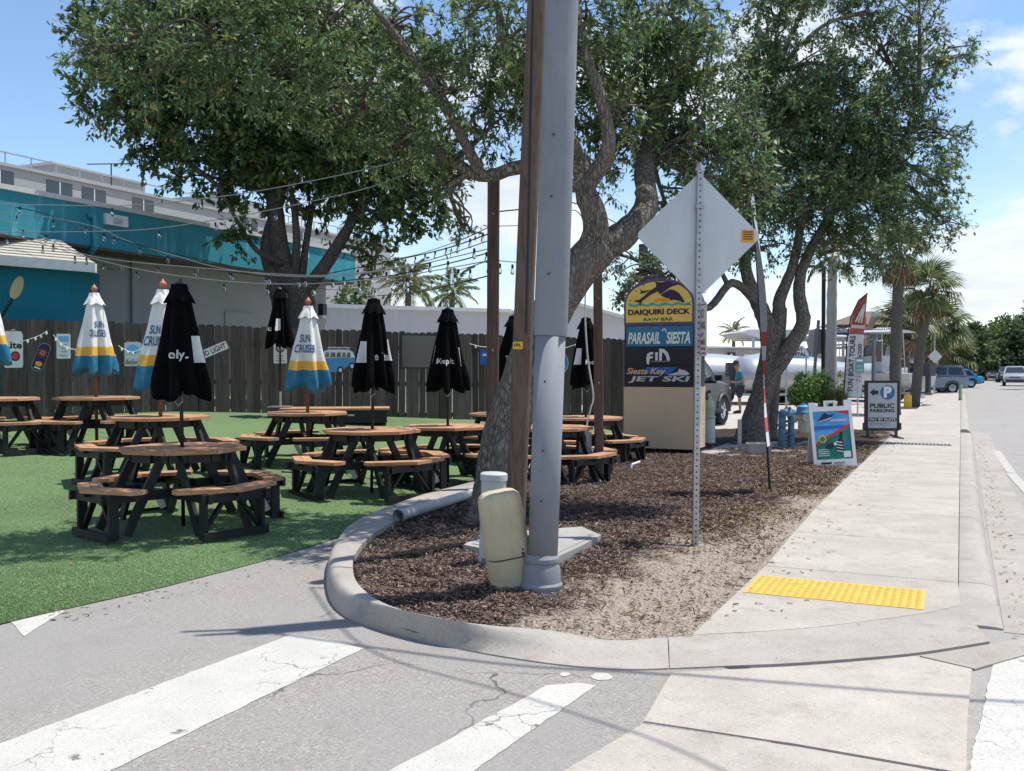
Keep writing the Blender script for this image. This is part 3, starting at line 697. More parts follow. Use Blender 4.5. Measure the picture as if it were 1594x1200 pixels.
# skateboard sign
c = fsign('skateboard_sign', 'dark skateboard shaped sign with a red sunburst on the fence', 64, 556)
rr = rotp(rrect(.21, .54, .10, 6), R(-20)); MB().plate(rr, 0, .02).build('deck', MGREY, c)
MB().plate(rotp(rrect(.185, .51, .09, 6), R(-20)), -.004, 0).build('panel', NAVY, c)
mb = MB()
for k in range(10):
    a = 2 * math.pi * k / 10; mb.plate([(.025 + .018 * math.cos(a + .7), .08 + .018 * math.sin(a + .7)), (.025 + .095 * math.cos(a), .08 + .095 * math.sin(a)), (.025 + .018 * math.cos(a - .7), .08 + .018 * math.sin(a - .7))], -.008, -.004)
mb.build('sunburst', plain('faded_red', (.55, .13, .09), .5), c)
MB().plate(rotp(ell(.06, .045), R(-20), -.04, -.12), -.008, -.004).build('wave', ORANGE, c); MB().plate(rotp(rrect(.11, .025, .01), R(-20), -.065, -.195), -.008, -.004).build('strip', SIGN_W, c)
# white notice
c = fsign('notice_board', 'white notice sign with a blue heading left of the umbrella', 99, 539)
MB().plate(rrect(.235, .46, .02), 0, .015).build('plate', SIGN_W, c); MB().plate([(-.09, .08), (.09, .08), (.09, .19), (-.09, .19)], -.004, 0).build('heading', SKY_P, c)
for z, w in ((.03, .12), (-.04, .09), (-.10, .1), (-.17, .13)): MB().box((0, -.002, z), (w, .004, .012)).build('line', MGREY, c)
# beer can sign right of first umbrella
c = fsign('tin_sign', 'silver tin sign with script lettering between two white umbrellas', 207, 551)
MB().plate([(-.15, -.23), (.15, -.23), (.15, .2), (.10, .23), (-.10, .23), (-.15, .2)], 0, .015).build('plate', SILVER, c)
MB().plate(ell(.11, .09, 0, .09), -.004, 0).build('emblem', SKY_P, c); text(c, 'Bellevue', .27, .09, (0, -.005, -.15), NAVY, bold=.0, shear=.3); MB().box((0, -.002, -.05), (.28, .004, .05)).build('band', SIGN_W, c)
# tilted strip sign
c = fsign('strip_sign', 'tilted white strip sign reading LIGHT beside the black umbrella', 330, 546)
MB().plate(rotp(rrect(.62, .16, .015), R(24)), 0, .015).build('plate', SIGN_W, c); text(c, 'BUD LIGHT', .55, .105, (0, -.004, 0), NAVY, bold=.02, rot=R(24))
# small notice with a circle
c = fsign('circle_notice', 'small white notice with a dark circle behind a black umbrella', 436, 550)
MB().plate(rrect(.26, .40, .015), 0, .015).build('plate', SIGN_W, c); MB().plate(ell(.085, .085, 0, .10), -.004, 0).build('ring', INK, c); MB().plate(ell(.06, .06, 0, .10), -.007, -.004).build('disc', SIGN_W, c)
MB().plate(rotp([(-.075, -.01), (.075, -.01), (.075, .01), (-.075, .01)], R(-45), 0, .10), -.01, -.007).build('slash', INK, c)
for z, w in ((-.05, .16), (-.10, .12), (-.15, .18)): MB().box((0, -.002, z), (w, .004, .018)).build('line', MGREY, c)
# van shaped sign
c = fsign('van_sign', 'blue and white camper van cutout sign on the fence', 527, 560)
VB = plain('van_blue', (.05, .27, .50), .45)
MB().plate([(-.36, -.20), (-.36, .02), (-.31, .18), (-.22, .22), (.20, .22), (.30, .17), (.36, .02), (.36, -.06), (.30, -.12), (.16, -.14), (.08, -.22), (-.05, -.25), (-.2, -.25)], 0, .02).build('body', VB, c)
MB().plate([(-.345, .03), (-.30, .165), (-.21, .205), (.19, .205), (.29, .155), (.33, .05)], -.004, 0).build('cabin', SIGN_W, c)
for x0, x1 in ((-.29, -.20), (-.18, -.07), (-.05, .04), (.06, .14), (.16, .24)): MB().plate([(x0, .05), (x0 + .02, .15), (x1, .15), (x1, .05)], -.008, -.004).build('window', GLASS, c)
for x, z in ((.03, -.21), (.27, -.13)): MB().plate(ell(.062, .075, x, z), -.010, 0).build('wheel', INK, c); MB().plate(ell(.035, .042, x, z), -.014, -.010).build('hub', SILVER, c)
MB().plate(ell(.03, .035, -.28, -.08), -.008, 0).build('headlight', SIGN_W, c); MB().box((0, 0, .25), (.46, .02, .018)).build('roof_rack', SIGN_W, c)
for x in (-.2, 0, .2): MB().box((x, 0, .235), (.012, .02, .03)).build('rack_leg', SIGN_W, c)
# dark screen
c = fsign('outdoor_screen', 'large dark flat screen mounted on the fence', 660, 547, cat='screen')
MB().plate(rrect(1.02, .72, .01), 0, .06).build('housing', BLACK, c); MB().plate(rrect(.97, .67, .004), -.003, 0).build('display', m_glass('screen_glass', (.008, .010, .013), .2), c)
c = fsign('blue_tin_sign', 'small blue sign mostly hidden behind the left wooden post', 757, 556)
MB().plate(rrect(.3, .33, .01), 0, .015).build('plate', BLUE, c); MB().box((0, -.002, .05), (.2, .004, .05)).build('stripe', SIGN_W, c)
# round sign
c = fsign('round_sign', 'round blue sign with white lettering right of the steel pole', 866, 565)
MB().plate(ell(.29, .29, n=40), 0, .02).build('plate', SIGN_W, c); MB().plate(ell(.275, .275, n=40), -.004, 0).build('face', plain('round_blue', (.02, .25, .44), .45), c)
text(c, 'KONA', .40, .115, (.0, -.007, .07), SIGN_W, bold=.03); text(c, 'WAVE', .38, .10, (.02, -.007, -.06), SIGN_W, bold=.03); MB().plate(ell(.03, .03, 0, -.2), -.007, -.004).build('emblem', YEL, c)
# fence fairy lights
def fence_string(pts, label):
    P = [FP(*fpix(*p), .03) for p in pts]; q = catmull(P, 4)
    o = thing('fairy_light_string', label, 'string lights', q[0], group='fairy lights strung along the fence')
    MB().tube([p - q[0] for p in q], .006, 5).build('cable', SIGN_W, o)
    for k in range(2, len(q) - 1, 3): MB().lathe([(.005, .03), (.018, .015), (.022, -.015), (.006, -.035)], 8, q[k] - q[0] + Vector((0, 0, -.03))).build('bulb', SIGN_W, o)
fence_string([(36, 531), (52, 526), (64, 521), (74, 515)], 'pale fairy lights rising from the can sign on the fence')
fence_string([(83, 521), (92, 532), (104, 541), (122, 545)], 'pale fairy lights crossing the white notice with blue heading')
fence_string([(184, 538), (196, 545), (207, 548), (224, 541)], 'pale fairy lights crossing the silver tin sign')
fence_string([(730, 535), (752, 540), (775, 538)], 'pale fairy lights beside the left wooden post')
fence_string([(866, 545), (890, 538), (908, 530)], 'pale fairy lights rising right of the round blue sign')

# ------------------------------------------------------------------ octagonal picnic tables
def make_table(name, label):
    t = thing(name, label, 'picnic table', group='octagonal picnic tables on the turf')
    top = MB()
    for k in range(8):
        a0, a1 = R(45 * k), R(45 * (k + 1)); r = .50
        top.beam((r * math.cos(a0) * .98, r * math.sin(a0) * .98, .70), (r * math.cos(a1) * .98, r * math.sin(a1) * .98, .70), .035, .085)
    for k in range(4): top.beam((.5 * math.cos(R(45 * k + 22.5)), .5 * math.sin(R(45 * k + 22.5)), .70 - .001 * k), (-.5 * math.cos(R(45 * k + 22.5)), -.5 * math.sin(R(45 * k + 22.5)), .70 - .001 * k), .035, .08)
    top = top.build('tabletop', FRAME_B, t)
    rings = [(.06, .215), (.222, .355), (.362, .485), (.492, .615)]
    cs = math.cos(R(22.5))
    for ri, (r0, r1) in enumerate(rings):
        g = R(.35) * .5 / r1
        pl = [(r0 * math.cos(R(-22.5) + g), r0 * math.sin(R(-22.5) + g)), (r1 * math.cos(R(-22.5) + g), r1 * math.sin(R(-22.5) + g)), (r1 * math.cos(R(22.5) - g), r1 * math.sin(R(22.5) - g)), (r0 * math.cos(R(22.5) - g), r0 * math.sin(R(22.5) - g))]
        me = MB().slab(pl, -.018, .018).mesh('plank', TABLE_W)
        for k in range(8): o = link('plank', me, top, (0, 0, .76), R(45 * k + 22.5))
    # four L shaped seats, gaps at 0, 90, 180, 270 degrees
    ro, ri_ = 1.06, .78
    segs = []
    for half in (0, 1):
        for b, (q0, q1) in enumerate(((.80, .905), (.912, 1.02))):
            def vv(r, ang): return (r * math.cos(ang), r * math.sin(ang))
            a_in, a_out = (R(0), R(45)) if half == 0 else (R(45), R(90))
            # shorten the gap end
            A0, A1 = vv(q0, a_in), vv(q0, a_out); B0, B1 = vv(q1, a_in), vv(q1, a_out)
            f = .2
            if half == 0: A0 = tuple(lerp(A0[i], A1[i], f) for i in (0, 1)); B0 = tuple(lerp(B0[i], B1[i], f + (.07 if b else 0)) for i in (0, 1))
            else: A1 = tuple(lerp(A1[i], A0[i], f) for i in (0, 1)); B1 = tuple(lerp(B1[i], B0[i], f + (.07 if b else 0)) for i in (0, 1))
            segs.append(MB().slab([A0, B0, B1, A1], -.018, .018).mesh('plank', TABLE_W))
    legm = {}
    def part(nm, mbx): legm[nm] = legm.get(nm, []) + [mbx.mesh(nm, FRAME_B)]
    for sgn in (-1, 1):
        y = .30 * sgn
        part('leg', MB().box((.86, y, .20), (.09, .038, .40)))
        part('brace', MB().beam((.82, y * .999 + .039 * sgn, .06), (.40, y + .039 * sgn, .70), .036, .09, up=(0, 1, 0)) if False else MB().beam((.72, y - .039 * sgn, .03), (.36, y - .039 * sgn, .72), .036, .085))
        part('seat_beam', MB().beam((.98, y - .002 * sgn, .375), (.22, y - .002 * sgn, .375), .034, .085))
        part('strut', MB().beam((.845, y * .98, .06), (.845, y * .25, .35), .028, .055, up=(1, 0, 0)))
    part('tie', MB().beam((.925, -.34, .035), (.925, .34, .035), .034, .07))
    part('tie', MB().beam((.93, -.36, .375), (.93, .36, .375), .03, .08))
    for k in range(4):
        st = link('seat', MB().beam((.80, 0, .40), (.99, 0, .40), .04, .035).mesh('seat', FRAME_B), t, (0, 0, 0), R(90 * k + 45))
        for me in segs: o = link('plank', me, st, (0, 0, .4365), R(-45))
        for nm, ml in legm.items():
            for me in ml: link(nm, me, t, (0, 0, 0), R(90 * k + 45))
    for ang in (R(212), R(118)):
        o = MB().plate(rotp(rrect(.07, .19, .02), R(28)), -.004, .004).build('white_tag', SIGN_W, t); o.location = (.80 * math.cos(ang), .80 * math.sin(ang), .17); o.rotation_euler = (0, 0, R(90))
    for k in range(2): MB().beam((.24 * math.cos(R(90 * k + 45)), .24 * math.sin(R(90 * k + 45)), .335 + .001 * k), (-.24 * math.cos(R(90 * k + 45)), -.24 * math.sin(R(90 * k + 45)), .335 + .001 * k), .5, .03).build('lower_plate', FRAME_B, t)
    return t
def white_tag(t, ang):
    o = MB().plate(rotp(rrect(.09, .2, .02), R(25)), -.004, .004).build('white_tag', SIGN_W, t); o.location = (.70 * math.cos(ang), .70 * math.sin(ang), .17)

table0 = make_table('picnic_table', 'octagonal picnic table nearest the camera at left under a black umbrella'); first = [True]
spots = [  # px of the pole, depth, yaw, label
    (284, 9.44, 4, None),
    (578, 11.8, -6, 'octagonal picnic table near the kerb with a black umbrella reading Tas'),
    (247, 11.9, 8, 'octagonal picnic table right behind the nearest one with a white umbrella'),
    (150, 14.5, 18, 'octagonal picnic table at left under the white umbrella before the notice sign'),
    (478, 14.2, -10, 'octagonal picnic table under the white umbrella beside the camper van sign'),
    (697, 13.2, 12, 'octagonal picnic table left of the oak trunk under a black umbrella reading Keep It'),
    (-8, 14.0, 10, 'octagonal picnic table cut off by the left edge of the picture'),
    (788, 15.8, 0, 'octagonal picnic table mostly hidden behind the oak trunk and left post'),
    (912, 15.5, 9, 'octagonal picnic table in shade behind the right wooden post'),
    (852, 13.0, -8, 'octagonal picnic table half hidden behind the grey steel pole')]
TB = []
for i, (px, Y, yaw, lab) in enumerate(spots):
    X = (px - CX) / FPX * Y; z = gz(X, Y) + .006
    o = table0 if i == 0 else copy_tree(table0)
    o.location = (X, Y, z); o.rotation_euler = (0, 0, R(yaw - 90))
    if lab: o['label'] = lab
    TB.append(Vector((X, Y, z)))

# ------------------------------------------------------------------ closed umbrellas
def canopy_r(th, s, Rb, Rt, nf, ph):
    base = lerp(Rt, Rb, s ** .85); return base * (1 + (.08 + .26 * s) * math.cos(nf * th + ph + .8 * math.sin(th * 2 + ph) + .5 * math.sin(3 * s + ph)) + .10 * math.sin(2 * th + ph * 2 + 1.5 * s) * s + .04 * math.sin(5 * th + 9 * s + ph))
def canopy(H, Rb, Rt, nf, ph, seed, scal=.06):
    mb = MB(); NS, NT_ = 22, 72; rg = random.Random(seed); wob = [rg.uniform(-.03, .03) for _ in range(nf)]
    rings = []
    for i in range(NS + 1):
        s = i / NS; ring = []
        for k in range(NT_):
            th = 2 * math.pi * k / NT_; r = canopy_r(th, s, Rb, Rt, nf, ph)
            if s > .8: r *= 1 - .10 * ((s - .8) / .2) ** 2
            z = H * (1 - s) - (scal * (.5 - .5 * math.cos(nf * th + ph)) * -1 + .04 * math.sin(3 * th + seed)) * max(0, s - .6) / .4
            ring.append((r * math.cos(th), r * math.sin(th), z))
        rings.append(ring)
    inner = [(x * .82, y * .82, z + .03) for x, y, z in rings[-1]]
    mb.loft(rings + [inner, [(x * .3, y * .3, z + .25) for x, y, z in inner]], cap=False); return mb
def cap_mesh(r, h, nf, ph, z0):
    mb = MB(); rings = []
    for i in range(6):
        s = i / 5; ring = []
        for k in range(48):
            th = 2 * math.pi * k / 48; rr = (.03 + (r - .03) * s ** .8) * (1 + .16 * s * math.cos(nf * th + ph)); ring.append((rr * math.cos(th), rr * math.sin(th), z0 + h * (1 - s ** 1.2) - .03 * s * (.5 + .5 * math.cos(nf * th + ph))))
        rings.append(ring)
    return mb.loft(rings, cap=False)
def umbrella(kind, base, label, texts=(), ph=0.0, foot=0.0, seed=0, lean=(0, 0), boxes=(), top=None):
    if kind == 'black': H, Rb, Rt, nf, z0, ztop = 1.12, .235, .07, 8, 1.25, 2.37
    else: H, Rb, Rt, nf, z0, ztop = 1.24, .275, .065, 6, 1.10, 2.34
    if top: dz = top - ztop; ztop += dz; z0 += dz
    u = thing('closed_umbrella', label, 'umbrella', base, group=('folded black umbrellas' if kind == 'black' else 'folded white umbrellas'))
    u.rotation_euler = (lean[0], lean[1], 0)
    MB().tube([(0, 0, foot), (0, 0, ztop + .02)], .019 if kind == 'black' else .024, 10).build('pole', BLACK if kind == 'black' else POLE_W, u, smooth=True)
    cm = BLACK_CLOTH if kind == 'black' else CANOPY_W
    cn = canopy(H, Rb, Rt, nf, ph, seed).build('canopy', cm, u, smooth=True, loc=(0, 0, z0))
    MB_ = cap_mesh(.14 if kind == 'black' else .14, .17 if kind == 'black' else .16, nf, ph + .4, ztop - .16).build('vent_cap', BLACK_CLOTH if kind == 'black' else plain('white_cap_cloth', (.74, .74, .73), .8), u, smooth=True)
    if kind == 'black': MB().lathe([(.045, 0), (.04, .025), (.012, .04), (.01, .06)], 12, (0, 0, ztop - .01)).build('finial', DGREY, u, smooth=True)
    else: MB().lathe([(.02, 0), (.022, .02), (.042, .045), (.046, .07), (.034, .095), (.012, .11), (.008, .13)], 14, (0, 0, ztop)).build('finial', plain('copper_finial', (.5, .16, .08), .45), u, smooth=True)
    def warp(p):
        th0 = -math.pi / 2 + p[0] / (Rb * .95); s = 1 - p[2] / H; r = canopy_r(th0, s, Rb, Rt, nf, ph) * (1 - (.10 * max(0, (s - .8) / .2) ** 2)) + .010
        return (r * math.cos(th0), r * math.sin(th0), p[2])
    for tx in texts:
        s_, w, h, x, z, m = tx; text(cn, s_, w, h, (x, 0, z), m, bold=.02, warp=warp)
    for x, z, w, h in boxes:                                # pale printed panels
        vs, fs = [], []; n = 10
        for i in range(n + 1):
            for j in range(n + 1): vs.append(warp((x + w * (i / n - .5), 0, z + h * (j / n - .5))))
        for i in range(n):
            for j in range(n): q = i * (n + 1) + j; fs.append((q, q + n + 1, q + n + 2, q + 1))
        MB().add(vs, fs).build('printed_panel', SIGN_W, cn)
    if kind == 'black':
        MB().tube([(.02, -.03, z0 + .06), (.04, -.09, z0 - .03), (.0, -.10, z0 - .07), (-.03, -.07, z0 - .02)], .008, 6).build('crank_handle', GALV, u)
        MB().box((0, -.02, z0 + .08), (.05, .06, .09)).build('crank_box', BLACK, u)
    return u
TXT_W = plain('white_print', (.72, .72, .72), .6); TXT_N = plain('navy_print_cloth', (.03, .12, .26), .6)
umbrella('black', TB[0], 'closed black umbrella on the nearest table with white letters ely', [('ely.', .20, .11, .05, .42, TXT_W)], .3, seed=1, lean=(0, R(-.6)), boxes=[(.27, .48, .11, .26), (-.28, .46, .10, .26)])
umbrella('black', TB[1], 'closed black umbrella with white letters Tas and a white panel at left', [('e Tas', .22, .10, .17, .42, TXT_W)], 1.2, seed=2, lean=(0, R(.8)), boxes=[(-.15, .47, .11, .26), (.30, .50, .05, .26)])
umbrella('white', TB[2], 'closed white umbrella right behind the nearest black umbrella', [('SUN', .20, .11, -.04, .74, TXT_N), ('CRUISER', .34, .12, -.02, .60, TXT_N)], .2, seed=3, lean=(0, R(1.4)))
umbrella('white', TB[3], 'closed white umbrella standing furthest left of the whole ones', [('SUN', .2, .10, .20, .76, TXT_N), ('CRUISER', .36, .11, .16, .63, TXT_N), ('SUN', .2, .10, -.30, .76, TXT_N), ('CRUISER', .3, .11, -.34, .63, TXT_N)], 2.2, seed=4, lean=(0, R(-.5)))
umbrella('white', TB[4], 'closed white umbrella beside the camper van sign', [('SUN', .24, .12, -.02, .76, TXT_N), ('CRUISER', .40, .12, 0, .61, TXT_N)], .5, seed=5, lean=(0, R(.5)))
umbrella('black', TB[5], 'closed black umbrella reading Keep It left of the wooden post', [('Keep It', .30, .10, -.02, .40, TXT_W)], .0, seed=6, boxes=[(-.26, .50, .10, .24), (.25, .47, .10, .26)])
umbrella('white', TB[6], 'closed white umbrella cut off by the left edge of the picture', [], 1.0, seed=7, lean=(0, R(-3.5)), top=2.48)
umbrella('black', TB[7], 'closed black umbrella between the left post and the grey pole', [('Ta', .10, .09, -.1, .42, TXT_W)], .8, seed=8, lean=(0, R(3)))
umbrella('black', TB[8], 'closed black umbrella just left of the right wooden post', [('Keep It', .28, .10, .12, .40, TXT_W)], 1.7, seed=9, boxes=[(-.18, .5, .10, .26)])
# low plank platform with the standing umbrella
pc = W(520, 660, 18.4); pz = gz(pc.x, 18.4)
pf = thing('low_platform', 'low plank topped black platform in front of the fence', 'platform', (pc.x, 18.6, pz), frz * .35)
mb = MB(); mb.box((0, 0, .12), (1.95, .9, .24)); mb.build('base', FRAME_B, pf)
for k in range(7): MB().box((0, -.42 + .14 * k, .26), (2.05, .134, .035)).build('plank', TABLE_W, pf)
for k in (-.5, .3): MB().box((k, -.455, .15), (.12, .01, .03)).build('vent', SILVER, pf)
ub = Vector((W(435, 634, 18.55).x, 18.62, pz + .285))
um = umbrella('black', ub, 'closed black umbrella on a metal base plate on the low platform', [('it Ta', .26, .09, -.1, .36, TXT_W)], 2.4, foot=.0, seed=10, top=2.27, boxes=[(.02, .44, .09, .22)])
MB().box((0, 0, .01), (.4, .4, .018)).build('base_plate', GALV, um); MB().tube([(0, 0, .01), (0, 0, .30)], .028, 10).build('base_sleeve', GALV, um)
# ------------------------------------------------------------------ buildings behind the fence
def m_stucco(name, col, var=.08, streak=None):
    t = NT(name); v = t.co('Object')
    k = t.ramp(t.noise(v, .9, 7, .65), [(.3, tuple(c * (1 - var) for c in col)), (.7, tuple(min(1, c * (1 + var)) for c in col))])
    if streak: k = t.mix(t.rng(t.noise(t.co('Object', (2.2, 2.2, .22)), 1.5, 5, .6), .52, .70, 0, .75), k, streak)
    k = t.mix(t.rng(t.noise(t.co('Object', (1, 1, .15)), 3, 5), .5, .8, 0, .25), k, tuple(c * .6 for c in col))
    t.bump(t.noise(v, 60, 4), .25, .01); return t.done(k, .9, 0, .2)
TEAL = m_stucco('teal_stucco', (.04, .235, .31), .15, (.11, .40, .48))
TEAL_D = m_stucco('teal_wall', (.014, .18, .26), .1)
GREYW = m_stucco('grey_stucco', (.29, .29, .295), .07)
WHITEW = m_stucco('white_stucco', (.52, .52, .53), .06)
CONDO = m_stucco('condo_stucco', (.36, .36, .355), .05)
TRIM = plain('white_trim', (.66, .67, .68), .5)
SOFF = plain('dark_soffit', (.10, .08, .07), .8)
def bx(parent, name, t0, t1, n0, n1, z0, z1, mat, org):     # box in the street frame about org
    P = [org + DV * t + NV * n for t, n in ((t0, n0), (t0, n1), (t1, n1), (t1, n0))]
    return MB().slab(P, z0, z1).build(name, mat, parent)
bo = Vector((-.531 * 19, 19, 0))
b = thing('teal_building', 'grey walled building with a wide teal parapet band behind the fence', 'building')
bx(b, 'wall', -6, 12.0, -14, -.9, -.05, 4.28, GREYW, bo)
bx(b, 'parapet_band', -6.2, 12.3, -14.3, 0, 4.22, 5.1, TEAL, bo)
bx(b, 'soffit', -6.15, 12.25, -14.2, -.03, 4.17, 4.22, SOFF, bo)
bx(b, 'coping', -6.25, 12.36, -14.4, .06, 5.1, 5.20, WHITEW, bo)
for q in (2.55, 9.2):
    f = bx(b, 'wall_light', q, q + .62, .002, .09, 4.74, 4.98, TRIM, bo); bx(f, 'lamp', q + .18, q + .42, .09, .15, 4.80, 4.90, SILVER, bo)
pp = bo + DV * 2.25 + NV * .09
MB().tube([(pp.x - .12, pp.y - .1, 4.86), (pp.x - .03, pp.y - .02, 4.88), (pp.x, pp.y, 4.82), (pp.x, pp.y, 4.2), (pp.x - .3, pp.y + .2, 4.0)], .065, 10).build('downpipe', TEAL, b, smooth=True)
bx(b, 'wall_vent', 7.4, 8.6, -.9, -.87, 2.55, 3.1, GREYW, bo); bx(b, 'door_panel', 9.9, 10.7, -.9, -.86, 1.2, 3.1, WHITEW, bo)
bx(b, 'conduit', 4.15, 4.22, -.9, -.84, .2, 4.2, MGREY, bo)
f = bx(b, 'wall_lantern', 11.6, 11.8, -.9, -.72, 3.2, 3.55, BLACK, bo); bx(f, 'lens', 11.63, 11.77, -.88, -.74, 3.12, 3.2, TRIM, bo)
# front shed with shingled hip roof
sh = thing('teal_shed', 'small teal walled lean-to with cream shingle roof at the left edge', 'shed')
p0, p1 = W(-140, 460, 18.9), W(108, 460, 18.9)
MB().box(((p0.x + p1.x) / 2, 19.6, 1.75), (p1.x - p0.x, 1.4, 3.55)).build('wall', TEAL_D, sh)
e0, e1 = W(-160, 398, 18.6), W(146, 416, 18.6)
SHING = m_stucco('cream_shingle', (.50, .47, .41), .1)
fas = [W(-160, 384, 18.55), W(148, 410, 18.55), W(148, 424, 18.55), W(-160, 400, 18.55)]
mb = MB(); mb.add([(p.x, p.y, p.z) for p in fas] + [(p.x, p.y + .08, p.z) for p in fas], [(0, 3, 2, 1), (4, 5, 6, 7), (0, 1, 5, 4), (3, 7, 6, 2), (1, 2, 6, 5), (0, 4, 7, 3)]); mb.build('fascia', TRIM, sh)
rA, rB, rC, rD = W(-160, 384, 18.6), W(148, 410, 18.6), W(92, 373, 19.9), W(-160, 352, 19.9)
for k in range(8):                                          # shingle courses
    a, c = k / 8, (k + 1) / 8
    q = [rA.lerp(rD, a), rB.lerp(rC, a), rB.lerp(rC, c), rA.lerp(rD, c)]; up = Vector((0, -.01, .02))
    mb = MB(); mb.add([q[0] + up, q[1] + up, q[2], q[3], q[0] - up, q[1] - up, q[2] - up, q[3] - up], [(0, 1, 2, 3), (4, 7, 6, 5), (0, 4, 5, 1), (1, 5, 6, 2), (2, 6, 7, 3), (3, 7, 4, 0)]); mb.build('shingle_course', SHING, sh)
mb = MB(); mb.add([rB, rC, rC + Vector((.4, 1.2, -.5)), rB + Vector((.1, 1.4, 0))], [(0, 3, 2, 1)]); mb.build('roof_hip', SHING, sh)
# painted paddle on the shed wall
pd = thing('paddle', 'painted yellow bladed paddle on the teal shed wall', 'paddle', W(22, 450, 18.88), 0)
PAD_Y = plain('paddle_cream', (.55, .50, .24), .6)
sc_ = 18.9 / FPX
MB().plate(rotp(ell(9 * sc_, 19 * sc_, n=26), R(-22), 4 * sc_, 2 * sc_), 0, .03).build('blade', PAD_Y, pd)
MB().beam((-3 * sc_, .01, -14 * sc_), (-24 * sc_, .01, -48 * sc_), .05, .04).build('shaft', BLACK, pd)
# condominium behind
cd = thing('condominium', 'pale grey condominium block with dark window bands beyond the teal roof', 'building')
co_ = Vector((-.531 * 45, 45, 0))
bx(cd, 'wall', -10, 34, -14, 0, 0, 11.0, CONDO, co_)
bx(cd, 'parapet', -10.1, 34.1, -14.1, .12, 11.0, 11.15, CONDO, co_)
# tower: near corner at photo x=82, far end at x=167
tw = W(82, 256, 50); tn_ = tw - co_; tt, nn = tn_.dot(DV), tn_.dot(NV)
tow = bx(cd, 'tower', tt, tt + 6.2, nn - 16, nn, 10.9, tw.z, CONDO, co_); bx(tow, 'coping', tt - .1, tt + 6.3, nn - 16.1, nn + .1, tw.z, tw.z + .15, WHITEW, co_)
for fl, zb in ((0, 9.65), (1, 6.9)):
    for k in (1, 2, 3, 4, 7, 9):
        q = -4 + k * 2.9 + (k % 3) * .4; wv = bx(cd, 'window', q, q + 1.5, .0, .03, zb, zb + 1.15, GLASS, co_)
        bx(wv, 'sill', q - .1, q + 1.6, .0, .09, zb - .1, zb, TRIM, co_); bx(wv, 'mullion', q + .72, q + .78, .03, .05, zb, zb + 1.15, TRIM, co_)
for k in range(30):
    q = -8 + k * 1.4; bx(cd, 'rail_post', q, q + .05, -.1, -.05, 11.15, 11.65, GALV, co_)
bx(cd, 'hand_rail', -8, 33, -.12, -.03, 11.65, 11.70, GALV, co_)
bx(cd, 'rooftop_unit', 17, 21, -6, -2, 11.1, 12.6, CONDO, co_)
an = co_ + DV * 7.5 + NV * -1; MB().tube([(an.x, an.y, 11.1), (an.x, an.y, 12.6)], .04, 6).build('antenna_mast', DGREY, cd); MB().beam((an.x - 1.3, an.y, 12.55), (an.x + 1.3, an.y + .3, 12.65), .05, .05).build('antenna_arm', DGREY, cd)
# white flat block and gabled shed
wb = thing('white_block', 'long flat roofed pale grey wall building left of the wooden posts', 'building')
a0, a1 = W(504, 478, 34), W(792, 486, 37)
def wallbox(parent, name, a, b_, depth, z0, mat, zt=None):
    d = Vector((b_.x - a.x, b_.y - a.y, 0)).normalized(); n = Vector((-d.y, d.x, 0)) * depth
    vs = [(a.x, a.y, z0), (b_.x, b_.y, z0), (b_.x + n.x, b_.y + n.y, z0), (a.x + n.x, a.y + n.y, z0), (a.x, a.y, a.z), (b_.x, b_.y, b_.z), (b_.x + n.x, b_.y + n.y, b_.z), (a.x + n.x, a.y + n.y, a.z)]
    return MB().add(vs, [(3, 2, 1, 0), (4, 5, 6, 7), (0, 1, 5, 4), (1, 2, 6, 5), (2, 3, 7, 6), (3, 0, 4, 7)]).build(name, mat, parent)
wallbox(wb, 'wall', a0, a1, 8, 0, WHITEW); wallbox(wb, 'coping', a0 + Vector((-.1, -.1, .12)), a1 + Vector((.1, -.1, .12)), 8.2, a0.z - .02, TRIM)
gb = thing('gabled_warehouse', 'white gable fronted warehouse behind the round blue sign', 'building')
g0, g1, gp = W(760, 498, 42), W(985, 500, 42), W(872, 468, 42)
MB().plate([(g0.x, 0), (g1.x, 0), (g1.x, W(985, 500, 42).z), (W(930, 478, 42).x, W(930, 478, 42).z), (gp.x, gp.z), (W(815, 480, 42).x, W(815, 480, 42).z), (g0.x, g0.z)], 42, 56).build('wall', WHITEW, gb)
mb = MB(); mb.beam((gp.x, 41.9, gp.z + .06), (g1.x + .2, 41.9, g1.z + .02), .3, .12); mb.beam((gp.x, 41.9, gp.z + .06), (g0.x - .2, 41.9, g0.z + .02), .3, .12); mb.build('verge', TRIM, gb)

# ------------------------------------------------------------------ posts and poles
def wood_post(px, pyb, Y, z1, w, label, lean=0.0, zb=.0):
    o = thing('wooden_post', label, 'post', ((px - CX) / FPX * Y, Y, zb), group='wooden posts carrying the string lights')
    o.rotation_euler = (0, R(lean), 0)
    s = w / 2; b_ = s * .18
    prof = [(-s, -s + b_), (-s + b_, -s), (s - b_, -s), (s, -s + b_), (s, s - b_), (s - b_, s), (-s + b_, s), (-s, s - b_)]
    MB().loft([[(x, y, z) for x, y in prof] for z in (-.1, z1 * .5, z1)]).build('shaft', POST_W, o)
    for z in (z1 - .12, z1 - .5, z1 * .45): MB().tube([(0, -s - .002, z), (0, -s - .03, z)], .012, 6).build('hook', GALV, o)
    return o
PZ = .05
wood_post(766, 700, 11.6, 3.86, .145, 'tall left wooden post right behind the leaning oak trunk', .3, PZ)
wood_post(933, 752, 12.9, 2.95, .115, 'slim wooden post standing in mulch right of the grey pole', -.5, PZ)
wood_post(1001, 700, 18.6, 3.9, .16, 'wooden post rising behind the dolphin sign', 0, PZ)
MB().slab([G(905, 748, .06), G(935, 741, .06), G(953, 752, .06), G(925, 762, .06)], .0, .085).build('post_footing', CONC_P).__setitem__('kind', 'structure')
